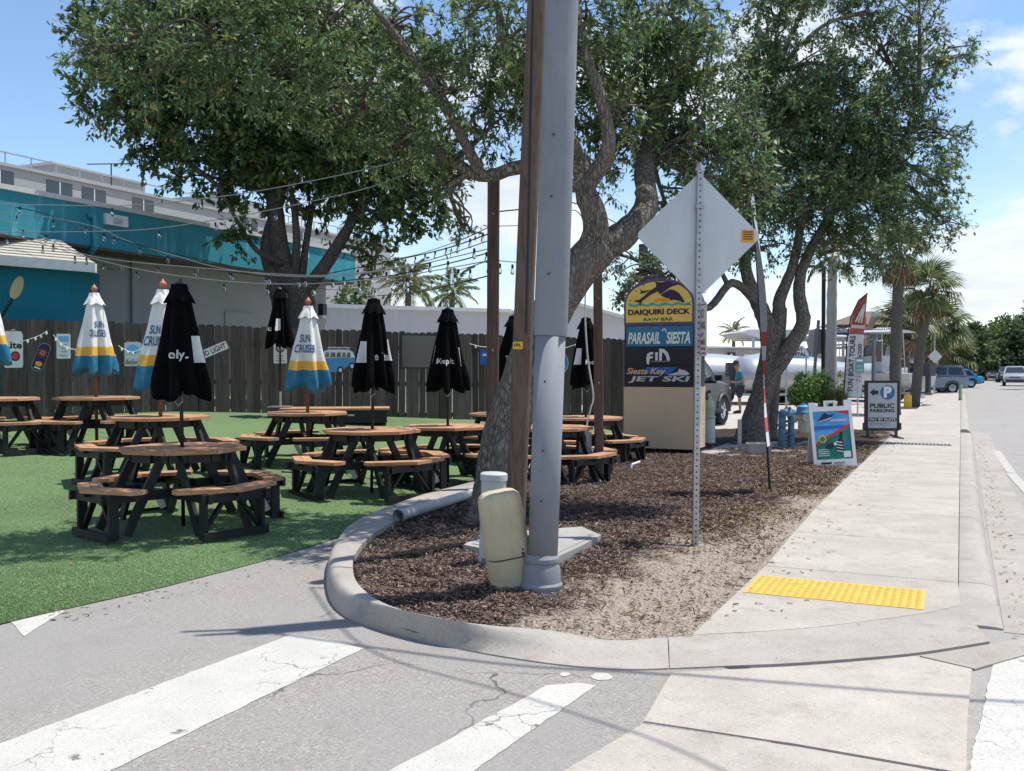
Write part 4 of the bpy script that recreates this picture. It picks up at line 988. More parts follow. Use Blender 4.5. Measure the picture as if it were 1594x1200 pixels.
# leaning timber pole with black cable
tpole = thing('timber_pole', 'weathered timber utility pole leaning beside the grey steel pole', 'utility pole', G(800, 850, .05))
pb, ptp = G(800, 850, .05), W(838, -50, 7.6)
def pl(p): return Vector(p) - pb
MB().tube([pl(pb) - Vector((0, 0, .1)), pl(pb.lerp(ptp, .5)), pl(ptp)], [.085, .080, .075], 14).build('shaft', POST_W, tpole, auto=30)
MB().tube([pl(W(823, 520, 7.25)) + Vector((-.02, -.10, 0)), pl(W(838, 200, 7.25)) + Vector((-.06, -.08, 0)), pl(W(846, -50, 7.5)) + Vector((-.075, -.06, 0))], .012, 7).build('cable', BLACK, tpole)
tgp = pl(W(806, 538, 7.38)); tg = MB().plate(rrect(.075, .055, .004), 0, .004).build('tag', YEL, tpole); tg.location = tgp + Vector((0, -.09, 0)); text(tg, 'FPL', .055, .028, (0, -.002, 0), INK, bold=.02)
# grey steel pole, two stage, with collar base
gpole = thing('steel_pole', 'grey painted steel pole with stepped sleeve and flanged base', 'street light', G(843, 922, .09))
gb_, gt_ = G(843, 922, .09), W(875, 0, 6.38); gdir = (gt_ - gb_).normalized()
def gpt(h): return gdir * h
MB().tube([gpt(-.05), gpt(1.72)], [.098, .100], 24).build('lower_shaft', POLE_G, gpole, smooth=True)
MB().tube([gpt(1.70), gpt(1.715), gpt(3.4), gpt(4.5), gpt(5.5)], [.108, .112, .110, .105, .095], 24).build('upper_shaft', POLE_G, gpole, auto=40)
MB().lathe([(.145, -.08), (.145, .0), (.135, .03), (.14, .04), (.14, .06), (.128, .075), (.125, .16), (.11, .20), (.118, .21), (.118, .235), (.106, .25), (.10, .26)], 28).build('base_collar', POLE_G, gpole, auto=35)
for h in (.62, .95, 1.4, 2.1, 2.6, 3.0): MB().tube([gpt(h) + Vector((-.03, -.106, 0)), gpt(h) + Vector((-.03, -.118, 0))], .008, 6).build('bolt', DGREY, gpole)
arm = MB().tube([gpt(4.55), gpt(4.6) + Vector((-.3, -.05, .05)), gpt(4.6) + Vector((-.68, -.1, .08))], .02, 8).build('arm', POLE_G, gpole)
MB().tube([gpt(4.15), gpt(4.6) + Vector((-.66, -.1, .05))], .012, 6).build('arm_brace', POLE_G, gpole)
MB().tube([gpt(4.3) + Vector((-.34 + .27 * math.cos(a), -.14 + .05 * math.cos(a), .22 + .24 * math.sin(a))) for a in [2 * math.pi * k / 16 for k in range(15)]], .014, 6).build('cable_loop', BLACK, gpole)
MB().lathe([(.09, 0), (.085, .03), (.02, .05)], 20, gpt(5.5)).build('pole_cap', POLE_G, gpole)
# overhead service wires leaving the timber pole, above the frame
def wire(name, pts, r, label):
    q = catmull(pts, 6); o = MB().tube(q, r, 6).build(name, BLACK); return tag(o, label, 'wire', 'overhead service wires')
SOFFS = Vector((sv.x / sv.z, sv.y / sv.z, 1))              # a wire at height z throws its shadow back along this
def over(px, py, z): return G(px, py) + SOFFS * z
wire('overhead_wire', [gpt(5.45) + gb_, over(760, 1030, 5.8), over(1000, 1046, 6.0), over(1300, 1070, 6.15), over(1594, 1091, 6.2), over(2400, 1130, 6.8)], .016, 'thick black overhead wire running right over the street corner')
wire('overhead_wire', [W(846, -50, 7.5) + Vector((-.08, -.05, .0)), over(571, 1008, 4.9), over(813, 1083, 4.9), over(1080, 1179, 5.0), over(1500, 1420, 5.6)], .009, 'thin black overhead wire slung across the crosswalk')

# ------------------------------------------------------------------ pedestals, lids, pipes near the pole
ped = thing('cable_pedestal', 'tilted beige plastic cable pedestal leaning against the steel pole', 'pedestal', G(799, 918, .08))
pw, pd_ = .155, .125
def rsec(w, d, z, r=.05, n=4):
    return [(x, y, z) for x, y in [(px_, pz_) for px_, pz_ in rrect(2 * w, 2 * d, r * min(1, w / .1), n)]]
rings = [rsec(.146, .122, -.02, .085), rsec(.146, .122, .268, .085)]
MB().loft(rings).build('base', PED_BEIGE, ped, auto=40)
MB().loft([rsec(.143, .119, .266, .085), rsec(.143, .119, .284, .085)]).build('seam', DGREY, ped, auto=40)
rings = [rsec(.154, .130, .282, .09), rsec(.155, .131, .29, .09), rsec(.153, .129, .40, .09), rsec(.148, .124, .406, .09), rsec(.145, .121, .60, .088), rsec(.142, .118, .69, .086), rsec(.132, .108, .730, .08), rsec(.108, .088, .755, .07), rsec(.055, .045, .765, .04)]
MB().loft(rings).build('dome', PED_BEIGE, ped, auto=32)
MB().loft([rsec(.1495, .1255, .130, .085), rsec(.1495, .1255, .138, .085)]).build('rib', PED_BEIGE, ped)
MB().tube([(.08, -.118, .30), (.08, -.130, .30)], .013, 8).build('lock', DGREY, ped); MB().tube([(.08, -.118, .33), (.08, -.128, .33)], .009, 8).build('lock', DGREY, ped)
ped.rotation_euler = (R(3), R(-9.5), R(12)); ped.scale = (1, 1, .9)
p2_ = thing('round_pedestal', 'round grey utility pedestal behind the beige one', 'pedestal', G(765, 888, .05))
MB().lathe([(.105, -.05), (.105, .10), (.098, .12), (.094, .55), (.094, .68), (.103, .685), (.103, .73), (.09, .74), (.0, .745)], 24).build('body', PED_GREY, p2_, auto=35)
MB().box((-.05, -.09, .06), (.05, .02, .10)).build('bracket', MGREY, p2_); p2_.rotation_euler = (0, R(1.5), 0)
lid = thing('utility_vault_lid', 'flat grey concrete vault lid behind the pedestals', 'vault lid', (0, 0, 0))
lp = [G(722, 866, .07), G(750, 848, .07), G(905, 836, .07), G(936, 850, .07), G(905, 868, .07), G(870, 885, .07), G(750, 872, .07)]
MB().slab(lp, .0, .165).build('lid', CONC_P, lid)
lc = sum(lp, Vector()) / len(lp); MB().slab([lc + (p - lc) * .88 for p in lp], .165, .172).build('cover_panel', CONC_P, lid)
for p in (G(745, 863, .07), G(918, 852, .07)): MB().lathe([(.02, .165), (.018, .178)], 10, (p.x, p.y, 0)).build('bolt', GALV, lid)
q0, q1 = G(620, 803, .20), G(735, 768, .17)
pipe = thing('drain_pipe', 'grey plastic pipe lying along the kerb of the bed', 'pipe', q0); dq = q1 - q0
mb = MB(); mb.tube([(0, 0, 0), dq], .052, 18, cap=False); mb.tube([dq, (0, 0, 0)], .045, 18, cap=False); mb.build('tube', PED_GREY, pipe, smooth=True)
MB().tube([dq.normalized() * .0, dq.normalized() * .09], .058, 18, cap=False).build('collar', PED_GREY, pipe, smooth=True)
# electrical box on a stake with cable
eb = thing('electrical_box', 'small grey electrical box on a stake left of the slim wooden post', 'electrical box', G(905, 745, .06))
MB().box((-.055, 0, .27), (.035, .03, .66)).build('stake', DGREY, eb); MB().box((.02, .0, .22), (.03, .03, .44)).build('stake', MGREY, eb)
MB().box((.045, -.05, .50), (.17, .09, .30)).build('housing', GALV, eb); MB().box((.045, -.10, .50), (.15, .008, .27)).build('cover', GALV, eb)
mb = MB(); Z0 = G(905, 745, .06)
cp = [Vector((.05, -.05, .65)), Vector((.12, -.03, .95)), Vector((.16, 0, 1.15)), Vector((.08, 0, 1.7)), Vector((.05, 0, 2.5)), Vector((.15, 0.0, 3.3))]
MB().tube(catmull(cp, 5), .011, 6).build('cable', SIGN_W, eb)
for x in (.13, .17): MB().tube([(x, -.05, .42), (x + .02, -.06, .36), (x + .01, -.05, .30)], .012, 6).build('connector', SILVER, eb)

# ------------------------------------------------------------------ string lights
def smesh():
    s = MB().lathe([(.012, .06), (.02, .05), (.02, .0), (.015, -.005)], 8).mesh('socket', BLACK, True)
    b_ = MB().lathe([(.013, 0), (.022, -.025), (.033, -.055), (.030, -.085), (.014, -.105), (.003, -.11)], 10).mesh('bulb', BULB, True); return s, b_
SOCK, BUL = smesh()
def strand(pts, label, step=1.05, off=.4, r=.007, ph=0):
    P = [W(*p) for p in pts]; q = catmull(P, 8); o = thing('string_light', label, 'string lights', q[0], group='bulb strings hung over the tables')
    MB().tube([p - q[0] for p in q], r, 5).build('cable', MGREY, o)
    acc, nxt = 0, off
    for a, b_ in zip(q, q[1:]):
        L = (b_ - a).length
        while acc + L >= nxt:
            p = a.lerp(b_, (nxt - acc) / L) - q[0]; bb = link('bulb', BUL, o, p + Vector((0, 0, -.08))); bb.scale = (.8, .8, .8); link('socket', SOCK, bb, (0, 0, 0)); MB_ = None
            nxt += step * 1.3
        acc += L
strand([(-60, 316, 15), (76, 319, 15), (193, 320, 14.8), (319, 309, 14.5), (420, 294, 14.2), (560, 266, 13), (660, 240, 12)], 'bulb string crossing the top of the teal band up to the oak', 1.17, .9)
strand([(-60, 362, 15.5), (80, 361, 15.5), (153, 360, 15.3), (228, 357, 15), (313, 346, 14.6), (420, 327, 14.2), (560, 296, 13.4), (640, 268, 12.6)], 'bulb string sagging across the middle of the teal band', .82, 1.35)
strand([(-60, 327, 18.2), (60, 336, 18), (148, 353, 17.5), (196, 374, 17), (276, 399, 16.2), (338, 416, 15.6), (420, 428, 15), (520, 430, 14), (640, 414, 13), (766, 386, 11.7)], 'bulb string dropping from the wall light across to the left post', .62, .3)
strand([(-60, 318, 17), (0, 340, 16.8), (55, 363, 16.4), (125, 394, 16), (200, 407, 15.6), (300, 416, 15), (420, 426, 14.2), (520, 428, 13.4), (640, 412, 12.6), (766, 373, 11.7)], 'bulb string running low over the shed roof to the left post', .60, .7)
strand([(-60, 350, 17), (40, 372, 16.5), (110, 393, 16), (210, 418, 15), (300, 432, 14.6), (400, 441, 14), (500, 441, 13.4), (620, 430, 12.6), (766, 405, 11.7)], 'lowest bulb string passing over the black umbrella to the left post', .66, .2)
strand([(430, 440, 22), (540, 452, 20), (640, 440, 17), (700, 425, 14), (766, 404, 11.8)], 'bulb string from the fence tree to the left post', .7, 1.5)
strand([(540, 405, 24), (620, 402, 20), (700, 380, 15), (764, 352, 11.7)], 'bulb string from the teal building corner up to the left post', .8, 2.0)
strand([(768, 352, 11.6), (840, 348, 12), (900, 330, 12.6), (930, 420, 12.9)], 'short bulb string between the left post and the slim post', .7, .4)
strand([(768, 405, 11.6), (850, 412, 14), (930, 418, 12.9)], 'short low bulb string between the left post and the slim post', .5, .3)

def bare_cable(pts, label, r=.009):
    q = catmull([W(*p) for p in pts], 6); return tag(MB().tube(q, r, 5).build('overhead_cable', BLACK), label, 'cable', 'bare cables tied to the left post')
bare_cable([(500, 428, 19), (600, 408, 16), (690, 388, 13), (766, 362, 11.7)], 'bare black cable rising left of the tall left post under the oak')
bare_cable([(480, 442, 21), (600, 430, 17), (690, 412, 13.5), (766, 392, 11.7)], 'second bare black cable below the rising one left of the tall left post')
bare_cable([(560, 462, 24), (640, 456, 18), (700, 444, 14), (766, 428, 11.7)], 'lowest bare black cable passing over the coconut palms')
bare_cable([(-60, 308, 20), (60, 330, 19), (150, 362, 17.5), (260, 392, 16), (360, 414, 15)], 'bare cable slanting down across the teal band at left')
bare_cable([(768, 330, 11.6), (850, 322, 12.5), (900, 318, 14), (1001, 370, 18.5)], 'bare cable from the left post to the post behind the dolphin sign')
# ------------------------------------------------------------------ signs in the bed
SO = G(1028, 709, .06)
ms = thing('monument_sign', 'tall tenant sign with purple dolphin arch over blue and black panels on a tan base', 'sign', (SO.x, SO.y + .25, .05), -ST)
MW = 1.27; k_ = 1 / 82.5                                     # metres per photo pixel on the sign
TAN = plain('tan_base', (.60, .455, .30), .85, var=.05, bump=.15)
PURP = plain('purple_trim', (.12, .065, .14), .5); GOLD = plain('gold_panel', (.80, .55, .10), .5, var=.12); PBLK = plain('black_panel', (.011, .012, .017), .35)
PBLU = plain('parasail_blue', (.028, .17, .30), .45, var=.2); SEAG = plain('sea_green', (.10, .36, .27), .5); PTXT = plain('pale_lettering', (.78, .82, .70), .5); PLET = plain('purple_letter', (.035, .012, .045), .5)
def SZ(py): return (709 - py) * k_ - .01
MB().box((0, .40, SZ(611) / 2 + .06), (MW, .80, SZ(611) - .10)).build('base', TAN, ms)
MB().box((0, .40, (SZ(611) + SZ(521)) / 2), (MW - .02, .78, SZ(521) - SZ(611) - .004)).build('core', PBLK, ms)
zc, za = SZ(521), SZ(453)
arch = [(-MW / 2 + .005, zc), (MW / 2 - .005, zc)] + [(MW / 2 * math.cos(a), zc + .35 + (za - zc - .35) * math.sin(a) ** .9) for a in [math.pi * k / 24 for k in range(25)]]
MB().plate(arch, .0, .78).build('arch', PURP, ms)
iw = MW / 2 - .04
ai = [(-iw, zc + .055), (iw, zc + .055)] + [(iw * math.cos(a), zc + .36 + (za - zc - .42) * math.sin(a) ** .9) for a in [math.pi * k / 24 for k in range(25)]]
ap = MB().plate(ai, -.008, .0).build('gold_face', GOLD, ms)
def SX(px): return (px - 1027) * k_ * .98
def spix(pts): return [(SX(x), SZ(y)) for x, y in pts]
def zz6(pts): return spix([(960 + x * .15, 440 + y * .15) for x, y in pts])     # from a 6.67x enlargement
wave = [(135, 330)] + [(135 + 63 * i, 330 + (10 if i % 2 else -14)) for i in range(11)] + [(768, 360)] + [(768 - 63 * i, 352 + (8 if i % 2 else -6)) for i in range(11)]
MB().plate(zz6(wave), -.012, -.008).build('sea', SEAG, ap)
MB().plate(zz6([(400, 300), (430, 285), (500, 280), (560, 300), (560, 312), (400, 312)]), -.011, -.008).build('sunset', ORANGE, ap)
d1 = [(200, 298), (250, 290), (300, 255), (360, 205), (420, 172), (425, 150), (408, 122), (440, 125), (480, 130), (530, 122), (560, 125), (590, 142), (648, 148), (640, 158), (590, 168), (555, 185), (520, 210), (480, 235), (440, 248), (460, 235), (440, 215), (380, 240), (330, 270), (285, 300), (270, 320), (265, 355), (255, 320), (200, 305)]
MB().plate(zz6(d1), -.014, -.008).build('emblem', PLET, ap)
d2 = [(480, 240), (530, 215), (565, 200), (610, 210), (655, 240), (685, 280), (710, 325), (690, 330), (660, 312), (600, 300), (545, 312), (570, 295), (520, 280), (470, 255)]
MB().plate(zz6(d2), -.013, -.008).build('emblem', PLET, ap)
MB().plate(zz6([(250, 180), (285, 205), (365, 198), (310, 225), (255, 235), (270, 210)]), -.013, -.008).build('emblem', PLET, ap)
for c_ in ((295, 148), (222, 207), (160, 295)): MB().plate(zz6([(c_[0] - 12, c_[1] - 8), (c_[0] + 4, c_[1] - 6), (c_[0] + 10, c_[1] + 10), (c_[0] - 4, c_[1] + 4)]), -.013, -.008).build('splash', PURP, ap)
text(ap, 'DAIQUIRI DECK', SX(960 + 765 * .15) - SX(960 + 135 * .15), 64 * .15 * k_, (SX(960 + 450 * .15), -.012, SZ(440 + 415 * .15)), PLET, bold=.045)
text(ap, 'RAW BAR', 300 * .15 * k_ * .98, 32 * .15 * k_, (SX(960 + 447 * .15), -.012, SZ(440 + 483 * .15)), GREEN, bold=.04)
def panel(y0, y1, mat, nm): return MB().plate([(-MW / 2 + .05, SZ(440 + y1 * .15)), (MW / 2 - .03, SZ(440 + y1 * .15)), (MW / 2 - .03, SZ(440 + y0 * .15)), (-MW / 2 + .05, SZ(440 + y0 * .15))], -.006, .012).build(nm, mat, ms)
pp1 = panel(548, 742, PBLU, 'panel')
text(pp1, 'PARASAIL', 330 * .15 * k_ * .98, 115 * .15 * k_, (SX(960 + 300 * .15), -.010, SZ(440 + 662 * .15)), PTXT, bold=.03, shear=.25)
text(pp1, 'SIESTA', 238 * .15 * k_ * .98, 115 * .15 * k_, (SX(960 + 645 * .15), -.010, SZ(440 + 662 * .15)), PTXT, bold=.03, shear=.25)
MB().plate(zz6([(480, 600), (485, 578), (505, 568), (525, 580), (530, 615), (522, 615), (515, 588), (500, 582), (492, 600)]), -.010, -.006).build('parachute', SIGN_W, pp1)
pp2 = panel(752, 925, PBLK, 'panel')
fin = [(325, 850), (335, 815), (365, 798), (395, 798), (395, 820), (365, 822), (358, 838), (392, 838), (388, 858), (358, 862), (355, 905), (345, 920), (328, 905)]
MB().plate(zz6(fin), -.010, -.006).build('letter', SIGN_W, pp2); MB().plate(zz6([(415, 800), (440, 798), (440, 878), (415, 878)]), -.010, -.006).build('letter', SIGN_W, pp2)
MB().plate(zz6([(455, 765), (500, 768), (540, 800), (560, 850), (562, 880), (535, 880), (525, 840), (500, 805), (485, 800), (480, 880), (455, 880)]), -.010, -.006).build('letter', SIGN_W, pp2)
MB().plate(zz6([(375, 882), (555, 882), (555, 892), (375, 892)]), -.009, -.006).build('underline', MGREY, pp2)
pp3 = panel(935, 1125, PBLK, 'panel'); MB().plate(zz6([(330, 942), (640, 942), (560, 1010), (300, 1010)]), -.009, -.006).build('glow_band', BLUE, pp3)
text(pp3, 'Siesta Key', 400 * .15 * k_ * .98, 78 * .15 * k_, (SX(960 + 322 * .15), -.013, SZ(440 + 990 * .15)), plain('script_cream', (.70, .45, .27), .5), bold=.02, shear=.3)
text(pp3, 'JET SKI', 630 * .15 * k_ * .97, 66 * .15 * k_, (SX(960 + 452 * .15), -.013, SZ(440 + 1062 * .15)), SILVER, bold=.03, shear=.15)
MB().plate(zz6([(540, 1015), (640, 990), (660, 955), (680, 968), (715, 972), (760, 1005), (740, 1020), (560, 1022)]), -.012, -.006).build('jet_ski_emblem', SILVER, pp3)
for x in (-.28, -.12, .02, .17): MB().tube([(x, .1, -.03), (x, .1, .1)], .02, 6).build('anchor_stub', DGREY, ms)
flat_pad = MB().slab([G(940, 712, .06), G(985, 703, .06), G(1085, 706, .06), G(1100, 716, .06), G(1010, 724, .06), G(945, 719, .06)], -.02, .075).build('sign_footing', CONC_P); flat_pad['kind'] = 'structure'
cs_ = thing('conduit_stub', 'short white plastic conduit poking out of the mulch by the sign base', 'pipe', G(982, 733, .06)); MB().tube([(0, 0, -.02), (.02, .05, .09), (.16, .25, .11)], .018, 8).build('tube', SIGN_W, cs_)

# diamond sign seen from behind on perforated post
DB = G(1082, 852, .04); ds = thing('diamond_sign', 'blank aluminium back of a diamond road sign on a perforated steel post', 'road sign', DB); ds.rotation_euler = (0, R(.55), 0)
pk = DB.y / FPX
def perf_post(par, H, w=.052):
    post = MB().loft([[(x, y, z) for x, y in rrect_xy(w)] for z in (-.08, H)]).build('post', GALV, par)
    hole = MB().lathe([(.0075, 0), (.0075, .0025)], 8).mesh('hole', INK)
    for k in range(int(H / .0508)):
        o = link('hole', hole, post, (0, -w / 2, .04 + k * .0508)); o.rotation_euler = (R(90), 0, 0)
    return post
def rrect_xy(w): return [(x, z) for x, z in rrect(w, w, .006, 2)]
perf_post(ds, 3.22); MB().lathe([(.04, 0), (.037, .03), (.006, .075)], 4, (0, 0, 3.21)).build('post_cap', GALV, ds)
hz = 3.22 - .02 - .535
MB().plate(rotp(rrect(.762, .762, .05, 6), R(45), 0, hz), .028, .033).build('plate', ALU, ds)
MB().box((0, -.002, hz + .24), (.066, .07, .03)).build('splice', GALV, ds)
for z in (hz + .42, hz - .40): MB().lathe([(.012, 0), (.012, .012)], 8, (0, -.03, z)).build('bolt', GALV, ds).rotation_euler = (0, 0, 0)
st_ = MB().plate(rrect(.105, .105, .004), .022, .027).build('sticker', ORANGE, ds); st_.location = (.42, 0, hz + .0)
for z in (.035, .015, -.005, -.025): MB().box((0, .021, z), (.08, .002, .008)).build('print_line', INK, st_)
# no parking plate on the same post, seen almost edge on
npz = thing('no_parking_sign', 'narrow looking no parking any time sign plate on the diamond sign post', 'sign', DB + Vector((.040, -.035, 1.865)), R(-85))
MB().plate(rrect(.305, .457, .02), .0, .003).build('plate', SIGN_W, npz)
for z in (.205, -.205): MB().box((0, -.001, z), (.26, .002, .012)).build('border', RED, npz)
for s_, z, h in (('NO', .13, .08), ('PARKING', .03, .065), ('ANY', -.05, .045), ('TIME', -.11, .045)): text(npz, s_, .22 if len(s_) > 3 else .14, h, (0, -.003, z), RED, bold=.02)
MB().plate([(-.11, -.165), (-.07, -.185), (-.07, -.175), (.11, -.175), (.11, -.155), (-.07, -.155), (-.07, -.145)], -.003, 0).build('arrow', RED, npz)

# feather flags
def feather(label, base, H, pts, print_fn, rz, group='feather flags beside the walk'):
    f = thing('feather_flag', label, 'flag', base, rz, group=group); return f
FB = G(1199, 770, .05); ff = thing('feather_flag', 'tall feather flag seen edge on with red and white stripes, near the diamond sign', 'flag', FB, R(-97), group='feather flags beside the walk')
ff.rotation_mode = 'QUATERNION'; ff.rotation_quaternion = Matrix.Rotation(R(-3.6), 3, 'Y').to_quaternion() @ Matrix.Rotation(R(-100), 3, 'Z').to_quaternion()
MB().tube([(0, 0, -.1), (0, 0, 1.3), (-.02, 0, 2.6), (-.05, 0, 3.3), (-.02, 0, 3.75), (.08, 0, 3.9)], [.016, .014, .011, .008, .006, .004], 8).build('pole', BLACK, ff)
FLAGP = plain('flag_grey_cloth', (.40, .41, .43), .8); FLAGR = plain('flag_red_cloth', (.55, .06, .05), .8)
def flag_strip(z0, z1, w0, w1, mat, nm='cloth', x0=.02):
    vs, fs = [], []; n = 10
    for i in range(n + 1):
        z = lerp(z0, z1, i / n); w = lerp(w0, w1, i / n)
        for j in range(7): u = j / 6; vs.append((x0 + u * w, .05 * math.sin(2.2 * z + 2.6 * u) * u, z))
    for i in range(n):
        for j in range(6): q = i * 7 + j; fs.append((q, q + 1, q + 8, q + 7))
    return MB().add(vs, fs).build(nm, mat, ff, smooth=True)
flag_strip(1.95, 3.7, .50, .06, FLAGP)
for k in range(8):
    a, b_ = .62 + k * .167, .62 + (k + 1) * .167; flag_strip(a, b_ - .001, lerp(.42, .5, k / 8), lerp(.42, .5, (k + 1) / 8), FLAGR if k % 2 else SIGN_W, 'stripe')
F2 = W(1326, 640, 34); F2.z = .0
f2 = thing('feather_flag', 'white and red feather flag lettered BOAT TOURS beyond the ornamental grass', 'flag', F2, R(6), group='feather flags beside the walk'); f2.rotation_euler = (0, R(3), R(6))
u_ = 34 / FPX
MB().tube([(-.33, 0, 0), (-.33, 0, 2.6), (-.22, 0, 3.4), (.02, 0, 3.95), (.33, 0, 4.22)], .025, 6).build('pole', BLACK, f2)
def outl(z): return float(np.interp(z, [0, 2.6, 3.4, 3.95, 4.2], [-.30, -.30, -.19, .03, .30]))
def band(z0, z1, mat, nm):
    vs, fs = [], []; n = 12
    for i in range(n + 1):
        z = lerp(z0, z1, i / n); xl, xr = outl(z), .30 + .03 * math.sin(z * 2)
        for j in range(6): x = lerp(xl, max(xl + .01, xr), j / 5); vs.append((x, .04 * math.sin(3 * x + 2 * z), z))
    for i in range(n):
        for j in range(5): q = i * 6 + j; fs.append((q, q + 1, q + 7, q + 6))
    return MB().add(vs, fs).build(nm, mat, f2, smooth=True)
band(.55, 2.75, plain('flag_white_cloth', (.62, .60, .62), .8), 'cloth'); band(2.75, 4.2, plain('flag_rust', (.34, .10, .08), .8), 'top_panel')
text(f2, 'FUN BOAT TOURS', 1.95, .2, (-.14, -.06, 1.72), INK, bold=.02, rot=R(90)); text(f2, '941.346.8200', 1.35, .14, (.14, -.06, 1.75), INK, bold=.01, rot=R(90))
for k in range(3): MB().plate(rotp(rrect(.05, .7, .02), R(-25 + 8 * k), .06 + .06 * k, 3.5), -.07, -.06).build('feather_print', SIGN_W, f2)
MB().box((.02, -.065, 3.02), (.5, .01, .12)).build('print_band', plain('flag_pink', (.62, .45, .44), .8), f2)

# A frame board with watersport poster
AB = G(1300, 728, .07); af = thing('sandwich_board', 'white plastic A frame board with blue and green watersport poster', 'sign board', AB, R(4))
a_ = AB.y / FPX; aw, ah = .66, 1.0
def A_leaf(sg, nm):
    Lf = bpy.data.objects.new(nm, None); 
    return Lf
fr = MB()
fr.plate([(-.33, 0), (.33, 0), (.33, .13), (-.33, .13)], -.015, .015); fr.plate([(-.33, .13), (-.28, .13), (-.28, .86), (-.33, .86)], -.015, .015); fr.plate([(.28, .13), (.33, .13), (.33, .86), (.28, .86)], -.015, .015)
fr.plate([(-.33, .86), (.33, .86), (.33, .93), (-.33, .93)], -.015, .015)
fr.plate([(-.33, .93), (-.22, .93), (-.24, 1.0), (-.33, 1.0)], -.015, .015); fr.plate([(.33, .93), (.33, 1.02), (.22, 1.02), (.22, .93)], -.015, .015)
for P in ([(-.09, .93), (-.06, .93), (-.06, 1.0), (-.09, 1.02)], [(.06, .93), (.09, .93), (.09, 1.02), (.06, 1.0)], [(-.09, 1.02), (-.06, 1.0), (.06, 1.0), (.09, 1.02)]): fr.plate(P, -.015, .015)
front = fr.build('front_leaf', SIGN_W, af); front.rotation_euler = (R(-9), R(-2.5), 0); front.location = (0, -.02, 0)
back = link('back_leaf', front.data, af, (.03, .42, -.01)); back.rotation_euler = (R(12), R(-2), R(8))
MB().plate([(-.28, .13), (.28, .13), (.28, .86), (-.28, .86)], .0, .012).build('sheet', SIGN_W, back)
PO_B = m_stucco('poster_sky_blue', (.10, .34, .62), .4, (.45, .62, .75)); PO_T = m_stucco('poster_teal', (.03, .22, .17), .35); 
po = MB().plate([(-.28, .13), (.28, .13), (.28, .86), (-.28, .86)], -.004, .012).build('poster', PO_T, front)
MB().plate([(-.279, .36), (.279, .64), (.279, .859), (-.279, .859)], -.007, -.004).build('sky_panel', PO_B, po)
MB().plate([(-.279, .34), (.279, .62), (.279, .665), (-.279, .385)], -.010, -.007).build('red_band', RED, po)
MB().plate([(.06, .859), (.279, .859), (.279, .79)], -.010, -.007).build('red_corner', RED, po)
MB().plate([(-.279, .58), (.279, .60), (.279, .64), (-.279, .64)], -.009, -.007).build('water_line', BLUE, po)
MB().plate(rotp([(-.15, -.035), (-.10, -.05), (.08, -.045), (.15, -.01), (.06, .0), (.02, .045), (-.03, .04), (-.06, .005)], R(14), -.09, .785), -.011, -.007).build('craft_print', NAVY, po)
MB().plate(rotp(rrect(.20, .018, .006), R(14), -.10, .735), -.011, -.007).build('wake_print', TXT_W, po); MB().plate(rrect(.26, .03, .008), -.011, -.007).build('title_bar', plain('title_grey', (.40, .43, .48), .5), po).location = (.11, 0, .715)
MB().plate(ell(.06, .06, -.165, .44), -.013, -.007).build('badge', YEL, po); MB().plate(ell(.04, .04, -.165, .44), -.016, -.013).build('badge_centre', GREEN, po)
for cx, cz, w, h, m in ((.10, .33, .10, .20, INK), (.09, .40, .05, .05, RED), (-.06, .33, .13, .08, INK), (.20, .35, .12, .06, BLUE), (.13, .48, .04, .12, INK), (.03, .36, .05, .04, TXT_W)): MB().plate(rotp(rrect(w, h, min(w, h) * .45), R(20 if w > h else -8), cx, cz), -.012, -.004).build('figure_print', m, po)
for k in range(4): MB().plate(rotp(rrect(.10, .012, .005), R(-12), .09, .25 + .045 * k), -.015, -.012).build('stripe_print', TXT_W, po)
for k in range(4): MB().box((-.16, -.006, .19 + .03 * k), (.17, .004, .010)).build('line_print', TXT_W, po)
MB().plate(rrect(.11, .09, .004), -.010, -.004).build('card_print', SIGN_W, po).location = (.20, 0, .20)
MB().box((-.14, -.017, .075), (.16, .003, .03)).build('print_bar', NAVY, front); MB().box((.06, -.017, .075), (.16, .003, .022)).build('print_bar', MGREY, front)

# public parking board
PB = G(1374, 682, .08); pk_ = thing('parking_board', 'black framed board reading PUBLIC PARKING with a blue P disc', 'sign board', PB, R(0))
pu = PB.y / FPX
def PX(x, y): return ((1250 + x * .15 - 1374) * pu, (682 - (560 + y * .15)) * pu)
def pbox(x0, y0, x1, y1): a, b_ = PX(x0, y1), PX(x1, y0); return [(a[0], a[1]), (b_[0], a[1]), (b_[0], b_[1]), (a[0], b_[1])]
MB().plate(pbox(640, 215, 1000, 735), 0, .05).build('frame', BLACK, pk_)
MB().plate(pbox(672, 240, 972, 708), -.006, 0).build('panel', plain('board_grey', (.42, .44, .47), .5), pk_)
for x0 in (630, 985): MB().plate(pbox(x0, 655, x0 + 30, 725), -.03, .08).build('foot_bracket', BLACK, pk_)
for x0 in (660, 955): MB().plate(pbox(x0, 735, x0 + 28, 800), 0, .04).build('leg', DGREY, pk_)
o_ = MB().beam((PX(670, 785)[0], -.25, .03), (PX(670, 785)[0], .3, .03), .05, .04).build('foot', DGREY, pk_); MB().beam((PX(968, 800)[0], -.35, .01), (PX(968, 800)[0], .3, .05), .05, .04).build('foot', DGREY, pk_)
c_ = PX(873, 338); r_ = 75 * .15 * pu
MB().plate(ell(r_, r_, *c_), -.012, -.006).build('disc', plain('parking_blue', (.03, .14, .30), .5), pk_)
text(pk_, 'P', .17, .24, (c_[0], -.016, c_[1] + .01), TXT_W, bold=.06)
